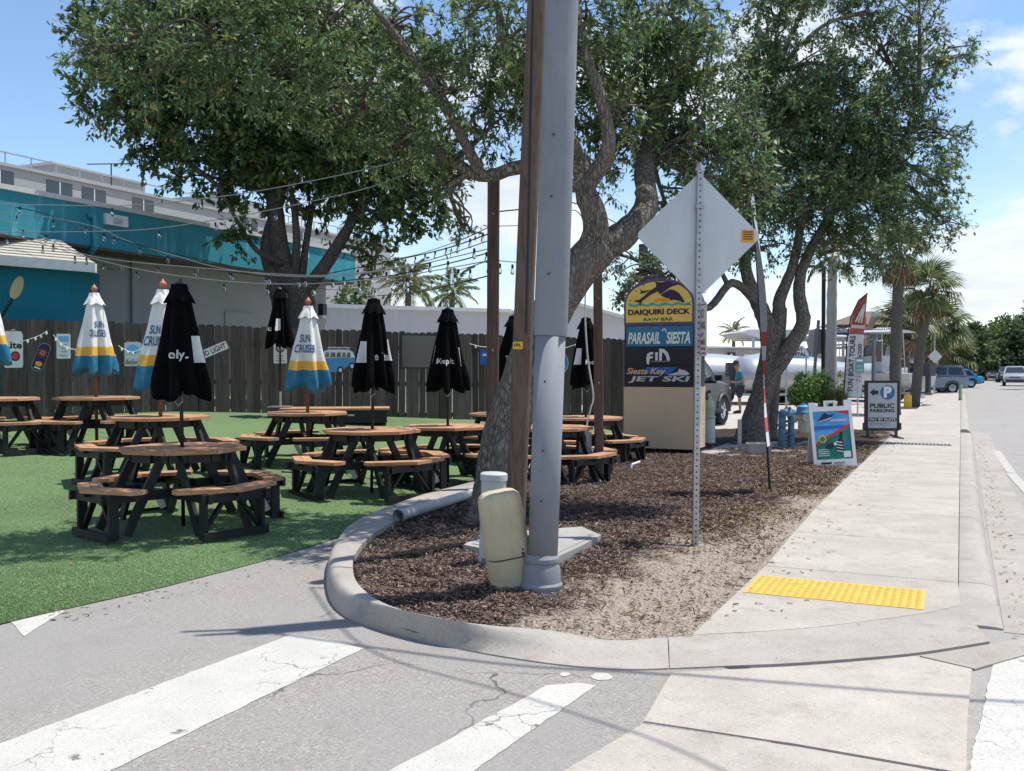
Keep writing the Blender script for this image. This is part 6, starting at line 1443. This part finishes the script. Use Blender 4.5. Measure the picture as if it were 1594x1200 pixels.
palm('short sabal palm at the left of the palm group', W(1408, 615, 52), W(1412, 505, 52), .24, .22, 2.2, 'fan', 28, 5, 4)
palm('low bushy sabal palm before the far trees', G(1478, 598), W(1478, 556, 90), .35, .35, 3.0, 'fan', 36, 6, 0)
palm('left of two coconut palms over the white block', W(634, 560, 62), W(636, 440, 62), .25, .18, 2.6, 'pinnate', 20, 7, 0, 'coconut palms beyond the white block')
palm('right of two coconut palms over the white block', W(702, 560, 66), W(704, 455, 66), .25, .18, 2.5, 'pinnate', 18, 8, 0, 'coconut palms beyond the white block')
palm('small distant coconut palm over the low grey building', W(1142, 575, 92), W(1142, 516, 92), .2, .14, 1.7, 'pinnate', 15, 9, 0, 'far coconut palms')
# clump of shrub behind white block
def bush(name, label, cat, blobs, base, mat, dens, crad, nper, size, asp, seed, group=None, trunk=None):
    base = Vector(base); o = thing(name, label, cat, base, group=group); cen, out, cr, bc = blobs_to_clumps(blobs, dens, crad, seed, 1.5)
    leaves('crown' if trunk else 'foliage', o, mat, cen, cr, out, nper, size, asp, seed + 1, .2, origin=base)
    mb = MB(); 
    sk = [base, base.lerp(Vector(bc[0][0]), .6)]
    if trunk: mb.tube([Vector((0, 0, -.2)), (Vector(bc[0][0]) - base) * .6, Vector(bc[0][0]) - base], [trunk, trunk * .8, trunk * .5], 8, wob=.08)
    m2 = MB(); branches(m2, sk, bc, cen, seed, trunk * .4 if trunk else .03, 3); m2.v = [(x - base.x, y - base.y, z - base.z) for x, y, z in m2.v]
    mb.add(m2.v, m2.f); mb.build('trunk' if trunk else 'stems', BARK_D, o, smooth=True); return o
bush('garden_tree', 'small dark tree behind the end of the teal building', 'tree', [(555, 462, 26, 20, 45, 1.0), (540, 470, 18, 14, 45, .8), (580, 475, 18, 10, 45, .6)], W(556, 540, 45), BROAD_LEAF, 14, .4, 26, .22, .5, 50, trunk=.14)
bush('hedge_shrub', 'rounded bright green shrub left of the lamp post', 'shrub', [(1258, 603, 26, 24, 33, .7), (1248, 618, 20, 18, 33, .6), (1275, 600, 18, 24, 33.3, .6), (1264, 622, 22, 14, 32.8, .6)], G(1257, 640), HEDGE_LEAF, 110, .16, 24, .10, .5, 51)
bush('hedge_shrub', 'bright green shrub between the royal palm and the feather flag', 'shrub', [(1311, 597, 13, 18, 36, .5), (1306, 612, 10, 12, 36, .4)], W(1311, 636, 36), HEDGE_LEAF, 60, .16, 20, .10, .5, 52)
og = thing('ornamental_grass', 'clump of pale ornamental grass before the feather flag', 'grass', G(1302, 645)); rg = np.random.RandomState(3); n = 900; az = rg.uniform(0, 6.28, n); sp = rg.uniform(.1, .75, n); h = rg.uniform(.5, 1.05, n)
P0 = np.stack([.12 * rg.normal(0, 1, n), .12 * rg.normal(0, 1, n), np.zeros(n)], 1); P1 = P0 + np.stack([np.cos(az) * sp * .5, np.sin(az) * sp * .5, h * .8], 1); P2 = P0 + np.stack([np.cos(az) * sp * 1.15, np.sin(az) * sp * 1.15, h * (1 - .3 * sp)], 1); wd = np.stack([-np.sin(az), np.cos(az), 0 * az], 1) * .008
link('blades', np_mesh('blades', np.stack([P0 - wd, P1 - wd, P2, P1 + wd], 1).reshape(-1, 3), np.arange(4 * n).reshape(n, 4), GRASS_LEAF), og)
# far trees closing the street
FT = [('yellow green rounded tree left of the far end of the road', [(1495, 545, 32, 32, 112, 3), (1480, 530, 22, 24, 112, 2.5), (1510, 525, 22, 20, 113, 2.4)], 1495, FAR_LEAF), ('tall dark tree over the far parked van', [(1555, 545, 34, 34, 125, 3.5), (1572, 520, 30, 24, 126, 3), (1540, 560, 26, 18, 124, 2.5)], 1555, BROAD_LEAF),
      ('dark round tree at the right edge of the picture', [(1600, 545, 34, 40, 118, 3.5), (1585, 560, 24, 18, 116, 2.5), (1640, 520, 34, 30, 118, 3)], 1600, FAR_LEAF), ('pale topped tree behind the low palm', [(1462, 535, 20, 24, 130, 2.5), (1450, 550, 18, 20, 130, 2.5)], 1460, FAR_LEAF),
      ('shaded tree in the middle at the end of the road', [(1525, 560, 24, 20, 118, 2.5), (1520, 540, 22, 20, 119, 2.5)], 1525, BROAD_LEAF), ('far tree filling the gap behind the parked cars at right', [(1580, 555, 40, 24, 140, 3.5), (1620, 560, 40, 24, 140, 3.5), (1540, 550, 30, 26, 142, 3)], 1580, BROAD_LEAF),
      ]
for k, (lab, bl, px, m) in enumerate(FT): bush('far_tree', lab, 'tree', bl, Vector((W(px, 580, bl[0][4]).x, bl[0][4], 0)), m, 2.6, .8, 26, .50, .55, 60 + 3 * k, 'trees closing the end of the street', .3)
bush('leaning_branch_tree', 'dark tree top poking in at the right edge above the cars', 'tree', [(1606, 492, 16, 12, 70, .8), (1625, 480, 24, 24, 70, 1.2)], Vector((W(1640, 580, 70).x, 70, 0)), BROAD_LEAF, 10, .5, 24, .3, .5, 90, trunk=.2)
# ------------------------------------------------------------------ vehicles, boats, lot buildings, person
def car(label, cat, loc, head, paint, kind='suv', group='cars parked along the street', name='parked_car'):
    """x forward, length L"""
    o = thing(name, label, cat, loc, head, group=group)
    if kind == 'suv': L, Wd, H, hood, belt = 4.7, 1.86, 1.70, 1.05, 1.08
    elif kind == 'van': L, Wd, H, hood, belt = 5.0, 1.95, 1.95, 1.15, 1.15
    elif kind == 'truck': L, Wd, H, hood, belt = 5.6, 1.98, 1.90, 1.22, 1.22
    else: L, Wd, H, hood, belt = 4.6, 1.80, 1.46, .92, .92
    def sec(x, z0, z1, hw, r=.10): return [(x, -hw + r, z0), (x, hw - r, z0), (x, hw, z0 + r), (x, hw * 1.0, lerp(z0, z1, .6)), (x, hw - .03, z1 - r * .6), (x, hw - r * 1.3, z1), (x, -hw + r * 1.3, z1), (x, -hw + .03, z1 - r * .6), (x, -hw, lerp(z0, z1, .6)), (x, -hw, z0 + r)]
    h = Wd / 2
    st = [sec(-L / 2, .50, belt - .12, h * .90), sec(-L / 2 + .12, .32, belt, h * .97), sec(-L * .3, .28, belt + .02, h), sec(0, .26, belt, h), sec(L * .22, .28, belt - .01, h), sec(L * .30, .28, hood, h * .99), sec(L * .42, .30, hood - .08, h * .95), sec(L / 2 - .06, .36, hood - .22, h * .88), sec(L / 2, .48, hood - .36, h * .80)]
    body = MB().loft(st).build('body', paint, o, auto=38)
    xr, xf = (-L / 2 + .10, L * .27) if kind in ('suv', 'van') else ((-L * .06, L * .27) if kind == 'truck' else (-L * .40, L * .27))
    roof_r, roof_f = xr + (.22 if kind in ('suv', 'van') else .55 if kind == 'car' else .12), xf - .75
    cw, rw = h - .05, h - .22
    ring0 = [(xr, -cw, belt - .01), (xf, -cw, belt - .01), (xf, cw, belt - .01), (xr, cw, belt - .01)]; ring1 = [(roof_r, -rw, H - .05), (roof_f, -rw, H - .05), (roof_f, rw, H - .05), (roof_r, rw, H - .05)]; ring2 = [(roof_r + .1, -rw + .1, H), (roof_f - .15, -rw + .1, H), (roof_f - .15, rw - .1, H), (roof_r + .1, rw - .1, H)]
    MB().loft([ring0, ring1, ring2]).build('cabin', paint, o, auto=30)
    def face(a, b, c, d, u0, u1, v0, v1, off, nm='window', mat=GLASS, par=o):
        a, b, c, d = map(Vector, (a, b, c, d))                # a-b bottom, d-c top
        f = lambda u, v: a.lerp(b, u).lerp(d.lerp(c, u), v); P = [f(u0, v0), f(u1, v0), f(u1, v1), f(u0, v1)]; nrm = (P[1] - P[0]).cross(P[3] - P[0]).normalized() * off
        return MB().add([p + nrm for p in P] + [p - nrm * .5 for p in P], [(0, 1, 2, 3), (4, 7, 6, 5), (0, 4, 5, 1), (1, 5, 6, 2), (2, 6, 7, 3), (3, 7, 4, 0)]).build(nm, mat, par)
    R0, R1 = ring0, ring1
    for u0, u1 in ((.05, .32), (.36, .62), (.65, .93)) if kind in ('suv', 'van') else ((.08, .48), (.52, .93)):
        face(R0[0], R0[1], R1[1], R1[0], u0, u1, .12, .88, .012); face(R0[2], R0[3], R1[3], R1[2], 1 - u1, 1 - u0, .12, .88, .012)
    face(R0[1], R0[2], R1[2], R1[1], .06, .94, .08, .92, .012, 'windscreen'); face(R0[3], R0[0], R1[0], R1[3], .10, .90, .15, .88, .012, 'rear_window')
    wr = .36 if kind != 'truck' else .40
    tyre = MB().lathe([(wr * .62, -.11), (wr * .94, -.115), (wr, -.08), (wr, .08), (wr * .94, .115), (wr * .62, .11)], 22, cap=False).mesh('tyre', RUBBER, True)
    rim = MB(); rim.lathe([(wr * .62, -.10), (wr * .60, .085), (wr * .2, .06), (.02, .075)], 18)
    for k in range(5): a = 2 * math.pi * k / 5; rim.box((wr * .33 * math.cos(a), wr * .33 * math.sin(a), .088), (wr * .5, .05, .02), a)
    rim = rim.mesh('rim', SILVER)
    for x in (L * .31, -L * .29):
        for s_ in (-1, 1):
            w_ = MB().lathe([(.03, -.05), (.05, .05)], 8).build('wheel', DGREY, o); w_.location = (x, s_ * (h - .10), wr); w_.rotation_euler = (R(-90 * s_), 0, 0); link('tyre', tyre, w_); link('rim', rim, w_)
            MB().tube([(x + (wr + .06) * math.cos(a), s_ * (h + .004), wr + (wr + .06) * math.sin(a)) for a in [R(-5 + 19 * k) for k in range(11)]], .045, 6).build('wheel_arch', DGREY, o)
    for s_ in (-1, 1):
        MB().box((L / 2 - .10, s_ * h * .66, hood - .27), (.14, .34, .14)).build('headlight', TRIM, o); MB().box((-L / 2 + .03, s_ * h * .80, belt - .22), (.10, .16, .28)).build('tail_light', RED, o)
        MB().box((L * .20, s_ * (h + .09), belt + .08), (.14, .20, .15)).build('mirror', paint if kind != 'truck' else BLACK, o)
        for x in (L * .03, -L * .17): MB().box((x, s_ * (h + .004), belt - .13), (.18, .02, .03)).build('door_handle', SILVER, o)
    MB().box((L / 2 - .01, 0, .46), (.10, h * 1.5, .20)).build('bumper', DGREY, o); MB().box((-L / 2 + .0, 0, .46), (.10, h * 1.6, .20)).build('bumper', DGREY, o); MB().box((L / 2 - .05, 0, hood - .34), (.08, h * .9, .16)).build('grille', BLACK, o)
    MB().box((-L / 2 + .02, 0, belt - .3), (.05, .45, .13)).build('number_plate', SIGN_W, o)
    if kind == 'truck': 
        for s_ in (-1, 1): MB().box((-L * .28, s_ * (h - .06), belt + .05), (L * .42, .08, .10)).build('bed_rail', paint, o)
        MB().box((-L / 2 + .06, 0, belt + .03), (.08, Wd * .9, .14)).build('tailgate', paint, o)
    return o
def paintm(name, col): return plain(name, col, .22, .35, var=.05, spec=.6)
P_DARK = paintm('dark_truck_paint', (.022, .025, .03)); P_GREY = paintm('slate_suv_paint', (.17, .21, .26)); P_SIL = paintm('silver_paint', (.42, .44, .46)); P_WHT = paintm('white_car_paint', (.62, .63, .64)); P_RED = paintm('maroon_paint', (.22, .03, .035)); P_NAVY = paintm('navy_car_paint', (.02, .03, .055)); P_BLU = paintm('blue_car_paint', (.03, .25, .45))
fr_ = Vector((W(1136, 640, 27.2).x, 27.2, 0)); hd = Vector((.53, .85, 0)).normalized(); cpos = fr_ - hd * 2.35 - Vector((.85, -.53, 0)) * .95
car('dark pickup truck half hidden behind the tenant sign', 'truck', (cpos.x, cpos.y, 0), math.atan2(hd.y, hd.x), P_DARK, 'truck', None, 'pickup_truck')
u = 59 / FPX; p = G(1449, 613); car('slate grey SUV with black roof pillars parked across the end of the walk', 'car', (p.x, p.y + 1, 0), R(176), P_GREY, 'suv')
p = W(1440, 600, 66); car('white car parked just beyond the slate grey SUV', 'car', (p.x, p.y, 0), R(176), P_WHT, 'suv')
p = W(1478, 592, 76); car('bright blue car whose roof shows over the slate grey SUV', 'car', (p.x, p.y, 0), R(174), P_BLU, 'car')
p = W(1494, 594, 72); car('black SUV parked right behind the slate grey one', 'car', (p.x + .2, p.y + 8, 0), R(150), P_NAVY, 'suv')
p = G(1548, 586.5); car('grey van parked under the dark trees at the far end', 'car', (W(1545, 580, 118).x, 118, 0), R(-110), P_SIL, 'van')
car('dark car right of the far grey van', 'car', (W(1567, 580, 104).x, 104, 0), R(-112), P_NAVY, 'suv')
car('silver hatchback parked at the right edge of the road', 'car', (W(1580, 580, 84).x, 84, 0), R(-118), P_SIL, 'suv')
car('maroon car in front of the silver hatchback at the right edge', 'car', (W(1598, 580, 78).x, 76, 0), R(-118), P_RED, 'car')
car('white car parked left of the far palms', 'car', (W(1385, 600, 62).x, 62, 0), R(178), P_WHT, 'car')
car('dark wagon parked among the palms', 'car', (W(1408, 600, 70).x, 70, 0), R(178), P_DARK, 'suv')

# boats
BWRAP = plain('white_shrink_wrap', (.36, .39, .44), .35, var=.1, bump=.3, bscale=3); HULL_W = plain('white_gelcoat', (.48, .49, .50), .25); NAVYC = plain('navy_canvas', (.02, .035, .07), .8)
def boat(label, loc, head, L=6.5, kind='wrap', name='boat', hull=None):
    o = thing(name, label, 'boat', loc, head, group='boats standing in the yard'); B = L * .17; z0 = .55
    def hs(f):
        x = lerp(-L / 2, L / 2, f); w = B * (1 if f < .55 else (1 - ((f - .55) / .45) ** 2.2 * .97)); sh = z0 + .75 + .28 * f * f; k = z0 + .45 * max(0, (f - .7) / .3) ** 2
        return [(x, 0, k), (x, w * .62, k + .12), (x, w * .86, k + .32), (x, w, sh - .05), (x, w * .98, sh), (x, -w * .98, sh), (x, -w, sh - .05), (x, -w * .86, k + .32), (x, -w * .62, k + .12)]
    MB().loft([hs(k / 12) for k in range(13)]).build('hull', hull or HULL_W, o, auto=35)
    if kind == 'wrap':
        rings = []
        for k in range(13):
            f = k / 12; x = lerp(-L / 2 - .03, L / 2 + .02, f); w = B * (1 if f < .55 else (1 - ((f - .55) / .45) ** 2.2 * .97)) + .03; sh = z0 + .70 + .28 * f * f; hgt = .95 * (1 - .75 * ss((f - .25) / .75)) * (.8 + .2 * ss(f / .15)); rings.append([(x, w, sh - .2), (x, w * .96, sh + .2 * hgt), (x, w * .5, sh + .8 * hgt), (x, 0, sh + hgt), (x, -w * .5, sh + .8 * hgt), (x, -w * .96, sh + .2 * hgt), (x, -w, sh - .2)])
        MB().loft(rings).build('shrink_wrap', BWRAP, o, smooth=True)
    else:
        sh = z0 + .85
        MB().box((-.2, 0, sh + .35), (1.0, .8, .75)).build('console', HULL_W, o); MB().plate([(.2, sh + .7), (.5, sh + .7), (.25, sh + 1.25), (.15, sh + 1.25)], -.4, .4).build('windscreen', GLASS, o)
        tm = NAVYC if kind == 'navy' else HULL_W
        rings = [[(x, y, sh + 1.85 + .12 * (1 - (y / .95) ** 2) - .05 * x * x * .2) for y in (-.95, -.5, 0, .5, .95)] + [(x, y, sh + 1.80) for y in (.95, 0, -.95)] for x in (-1.5, -.8, 0, .8, 1.3)]
        MB().loft(rings).build('hard_top', tm, o)
        for x in (-1.1, .6):
            for y in (-.75, .75): MB().tube([(x, y, sh - .05), (x * .9, y * .95, sh + 1.82)], .03, 6).build('strut', GALV, o)
        MB().tube([(-L * .1, B * .9, sh + .3), (L * .3, B * .72, sh + .5), (L * .46, 0, sh + .62), (L * .3, -B * .72, sh + .5), (-L * .1, -B * .9, sh + .3)], .025, 6).build('bow_rail', GALV, o)
    en = MB(); en.box((-L / 2 - .3, 0, z0 + .95), (.45, .4, .6)); en.box((-L / 2 - .28, 0, z0 + .35), (.2, .14, .9)); en.build('outboard_motor', DGREY, o)
    tl = MB(); 
    for y in (-.6, .6): tl.beam((-L / 2, y, .42), (L * .3, y, .42), .08, .1)
    tl.beam((L * .3, -.6, .42), (L * .62, 0, .45), .08, .1); tl.beam((L * .3, .6, .42), (L * .62, 0, .45), .08, .1)
    for x in (-L * .35, 0, L * .25): tl.beam((x, -.62, .43), (x, .62, .43), .07, .08)
    tl.build('trailer_frame', GALV, o); MB().beam((-L * .4, -.4, .5), (-L * .4, .4, .5), .2, .12).build('bunk', DGREY, o); MB().beam((0, -.4, .5), (0, .4, .5), .2, .14).build('bunk', DGREY, o)
    for y in (-.85, .85):
        w_ = MB().lathe([(.18, -.08), (.30, -.09), (.31, 0), (.30, .09), (.18, .08), (.02, .06)], 16).build('wheel', RUBBER, o); w_.location = (-L * .12, y, .31); w_.rotation_euler = (R(90), 0, 0)
    return o
boat('white shrink wrapped boat behind the person in the teal shirt', (W(1150, 600, 44).x, 44, 0), R(4), 6.6)
boat('white shrink wrapped boat between the second oak and the shrub', (W(1222, 600, 42).x + .9, 42, 0), R(5), 6.0)
boat('white boat with navy top behind the feather flag', (W(1318, 600, 47).x, 47, 0), R(12), 6.6, 'navy')
boat('white open boat pointing at the parking board', (W(1362, 600, 46).x, 46, 0), R(118), 5.4, 'plain')
boat('white boat with pale top behind the royal palm trunk', (W(1268, 600, 52).x, 52, 0), R(-170), 6.2, 'plain')
# yard buildings
lb = thing('low_yard_building', 'low pale grey building with a dark square sign beyond the person', 'building'); A0, A1 = W(1040, 541, 60), W(1290, 546, 64)
LBW = m_stucco('yard_wall', (.40, .375, .35), .05); wallbox(lb, 'wall', A0, A1, 10, 0, LBW); wallbox(lb, 'roof_edge', A0 + Vector((0, -.15, .14)), A1 + Vector((.2, -.15, .14)), 10.4, A0.z - .02, TRIM)
lq = [W(1138, 548, 60.2), W(1151, 548, 60.2), W(1151, 556.5, 60.2), W(1138, 556.5, 60.2)]; sg_ = thing('yard_sign', 'dark square sign with a white mark on the low yard building', 'sign', (lq[0].x + .25, 61.2, lq[3].z), R(18) * .22)
MB().box((0, 0, .17), (.52, .06, .34)).build('plate', NAVY, sg_); MB().plate(ell(.09, .06, 0, .20), -.036, -.030).build('mark', SIGN_W, sg_); MB().plate(rrect(.28, .05, .01), -.036, -.030).build('line', SIGN_W, sg_).location = (0, 0, .08)
for px in (1127, 1166): q = W(px, 555, 60.9); MB().box((q.x, 61.55, q.z), (.35, .08, .3)).build('wall_lamp' if px > 1150 else 'vent', TRIM if px > 1150 else MGREY, lb)
cn = thing('yard_canopy', 'pale flat roofed canopy on posts above the low yard building', 'canopy'); c0 = W(1156, 516, 70)
MB().plate([(c0.x, c0.z), (c0.x + .5, c0.z + .15), (c0.x + 11, c0.z + .15), (c0.x + 11, c0.z - .55), (c0.x + 1.3, c0.z - .5)], 70, 78).build('roof', WHITEW, cn)
for px in (1173, 1210, 1236): q = W(px, 540, 70.5); MB().box((q.x, 70.6, (c0.z - .4) / 2), (.18, .18, c0.z - .4)).build('post', GALV, cn)
# boat rental sign
br = thing('boat_rental_sign', 'white tent shaped sign reading BOAT RENTAL beyond the second oak', 'sign', (W(1240, 560, 39).x, 39, 0)); u = 39 / FPX
zb_, zt_ = W(1240, 558, 39).z, W(1240, 538, 39).z
MB().plate([(-21 * u, zb_), (20 * u, zb_), (18 * u, lerp(zb_, zt_, .5)), (10 * u, zt_), (-8 * u, zt_), (-18 * u, lerp(zb_, zt_, .5))], 0, .08).build('panel', plain('sign_pale_blue', (.55, .60, .68), .5), br)
text(br, 'BOAT', 20 * u, 5.2 * u, (0, -.01, lerp(zb_, zt_, .70)), plain('rental_red', (.30, .05, .07), .5), bold=.04); text(br, 'RENTAL', 30 * u, 5.6 * u, (0, -.01, lerp(zb_, zt_, .34)), NAVY, bold=.04)
MB().box((0, -.01, lerp(zb_, zt_, .08)), (38 * u, .02, 1.6 * u)).build('stripe', SKY_P, br)
for x in (-.4, .4): MB().tube([(x, .04, 0), (x, .04, zb_ + .1)], .04, 6).build('post', GALV, br)
# dry rack with hut roof, cranes
rk = thing('boat_rack', 'steel dry boat rack with a brown hut roof behind the palms', 'boat rack', (W(1385, 580, 66).x, 66, 0)); 
for x in (-3.2, 0, 3.2):
    for y in (0, 4): MB().box((x, y, 2.1), (.16, .16, 4.2)).build('upright', GALV, rk)
for z in (1.6, 3.0, 4.15):
    for y in (0, 4): MB().box((0, y, z), (6.6, .14, .16)).build('beam', GALV, rk)
    for x in (-3.0, -1.0, 1.0, 3.0): MB().box((x, 2, z + .16), (.12, 4.2, .10)).build('bunk', DGREY, rk)
MB().loft([[(-3.6, -.6, 4.5), (3.6, -.6, 4.5), (3.6, 4.6, 4.5), (-3.6, 4.6, 4.5)], [(-1.2, 1.5, 5.5), (1.2, 1.5, 5.5), (1.2, 2.5, 5.5), (-1.2, 2.5, 5.5)]]).build('roof', plain('hut_roof_brown', (.17, .13, .10), .85), rk)
boat('racked white boat on the middle shelf of the dry rack', (W(1385, 580, 66).x - 1, 68, 1.25), R(92), 5.0, 'wrap')
boat('racked white boat on the middle shelf nearest the palms', (W(1385, 580, 66).x + 1.6, 68, 1.25), R(92), 5.0, 'wrap')
cr_ = thing('boat_hoist', 'grey and orange boat hoist arm tilted against the sky', 'hoist', (W(1344, 580, 58).x, 58, 0)); u = 58 / FPX
MB().box((0, 0, 1.1), (.5, .5, 2.2)).build('mast', DGREY, cr_); MB().beam((-.1, 0, 2.2), (.0, 0, W(1344, 520, 58).z), .3, .3).build('mast_upper', GALV, cr_); MB().beam((W(1348, 526, 58) - Vector((W(1344, 580, 58).x, 58, 0))), (W(1361, 492, 58) - Vector((W(1344, 580, 58).x, 58, 0))), .28, .28).build('boom', plain('boom_tan', (.30, .19, .15), .6), cr_)
MB().box(W(1344, 533, 58) - Vector((W(1344, 580, 58).x, 58, 0)), (.5, .4, .45)).build('motor_box', plain('hoist_orange', (.32, .17, .07), .6), cr_); MB().lathe([(.2, -.15), (.26, 0), (.2, .15)], 12, W(1362, 490, 58) - Vector((W(1344, 580, 58).x, 58, 0))).build('pulley', GALV, cr_)
tl_ = thing('traffic_signal', 'small yellow traffic signal beside the feather flag', 'traffic signal', (W(1341, 580, 50).x, 50, 0)); u = 50 / FPX
MB().tube([(0, 0, 0), (0, 0, W(1341, 515, 50).z)], .06, 8).build('post', DGREY, tl_); MB().box((.05, -.1, W(1341, 503, 50).z), (.22, .2, .62)).build('housing', plain('signal_ochre', (.3, .22, .08), .6), tl_)

# person in teal shirt looking down
pp = G(1151, 643); per = thing('person', 'person in a teal shirt, dark cap and dark shorts looking down beside the pickup', 'person', (pp.x, pp.y, 0), R(0))
SKIN = plain('skin', (.30, .17, .11), .6); SHIRT = plain('teal_shirt', (.02, .17, .25), .8); SHORTS = plain('dark_shorts', (.03, .032, .045), .8); SHOE = plain('dark_shoe', (.02, .02, .022), .7)
def skinned(name, vs, es, rad, mat, parent, root=0):
    me = bpy.data.meshes.new(name); me.from_pydata(vs, es, []); me.materials.append(mat); o = link(name, me, parent)
    o.modifiers.new('s', 'SKIN').use_smooth_shade = True; 
    sv_ = me.skin_vertices[0].data if me.skin_vertices else None
    if sv_ is None:
        bm = bmesh.new(); bm.from_mesh(me); bm.verts.layers.skin.verify(); bm.to_mesh(me); bm.free(); sv_ = me.skin_vertices[0].data
    for i, r_ in enumerate(rad): sv_[i].radius = (r_, r_) if not isinstance(r_, tuple) else r_; sv_[i].use_root = (i == root)
    o.modifiers.new('d', 'SUBSURF').levels = 1; o.modifiers['d'].render_levels = 2; return o
# facing -x (left); x forward is negative
V = [(0, 0, .95), (0, 0, 1.15), (-.02, 0, 1.38), (-.05, 0, 1.50), (-.10, 0, 1.58), (-.13, 0, 1.69),
     (0, -.10, .92), (-.03, -.11, .50), (.0, -.11, .09), (-.16, -.12, .04), (0, .10, .92), (.03, .11, .50), (.06, .11, .09), (-.10, .12, .04),
     (-.02, -.19, 1.40), (.04, -.25, 1.13), (-.20, -.20, 1.06), (-.30, -.14, 1.10), (-.02, .19, 1.40), (.04, .25, 1.13), (-.20, .18, 1.05), (-.30, .10, 1.10)]
E = [(0, 1), (1, 2), (2, 3), (3, 4), (4, 5), (0, 6), (6, 7), (7, 8), (8, 9), (0, 10), (10, 11), (11, 12), (12, 13), (2, 14), (14, 15), (15, 16), (16, 17), (2, 18), (18, 19), (19, 20), (20, 21)]
RD = [(.13, .15), (.125, .14), (.12, .16), .06, (.085, .075), (.10, .08), .085, .058, .042, .035, .085, .058, .042, .035, .055, .042, .034, .025, .055, .042, .034, .025]
body = skinned('body', V, E, RD, SKIN, per)
skinned('shirt', [(0, 0, .86), (0, 0, 1.0), (0, 0, 1.18), (-.02, 0, 1.40), (-.03, 0, 1.46), (-.02, -.20, 1.40), (.035, -.25, 1.17), (-.02, .20, 1.40), (.035, .25, 1.17)], [(0, 1), (1, 2), (2, 3), (3, 4), (3, 5), (5, 6), (3, 7), (7, 8)], [(.155, .18), (.155, .175), (.15, .165), (.145, .18), .085, .08, .072, .08, .072], SHIRT, per)
skinned('shorts', [(0, 0, .92), (0, -.10, .86), (-.02, -.115, .52), (0, .10, .86), (.02, .115, .52)], [(0, 1), (1, 2), (0, 3), (3, 4)], [(.14, .16), .105, .10, .105, .10], SHORTS, per)
for x, y in ((-.04, -.12), (.02, .12)): MB().loft([[(x + a, y + b_, z) for a, b_ in ((-.20, -.04), (.06, -.045), (.06, .045), (-.20, .04))] for z in (0, .05)] + [[(x + a, y + b_, .10) for a, b_ in ((-.06, -.035), (.055, -.04), (.055, .04), (-.06, .035))]]).build('shoe', SHOE, per)
mb = MB(); mb.lathe([(.105, 0), (.11, .04), (.09, .09), (.04, .115), (.01, .12)], 16, (-.125, 0, 1.72)); mb.plate([(-.34, 1.70), (-.22, 1.74), (-.20, 1.755), (-.20, 1.735), (-.34, 1.685)], -.07, .07); mb.build('cap', SHOE, per, auto=50)
for s_ in (-1, 1): MB().lathe([(.004, -.012), (.012, 0), (.004, .012)], 8, (-.222, s_ * .035, 1.685)).build('eye', INK, per); MB().lathe([(.01, -.03), (.02, 0), (.01, .03)], 8, (-.125, s_ * .095, 1.68)).build('ear', SKIN, per)
MB().lathe([(.004, -.02), (.016, -.01), (.004, .025)], 8, (-.238, 0, 1.66)).build('nose', SKIN, per)
for s_, yb_ in ((-1, -.14), (1, .10)):
    for f in range(5):
        y = yb_ + (f - 2) * .018; L_ = (.05, .075, .08, .075, .06)[f]; b0 = Vector((-.32, y, 1.10)) if f else Vector((-.28, y - .01 * s_, 1.11))
        MB().tube([b0, b0 + Vector((-L_ * .6, 0, .0)), b0 + Vector((-L_, 0, -.03))], [.010, .009, .007], 6).build('finger', SKIN, per)
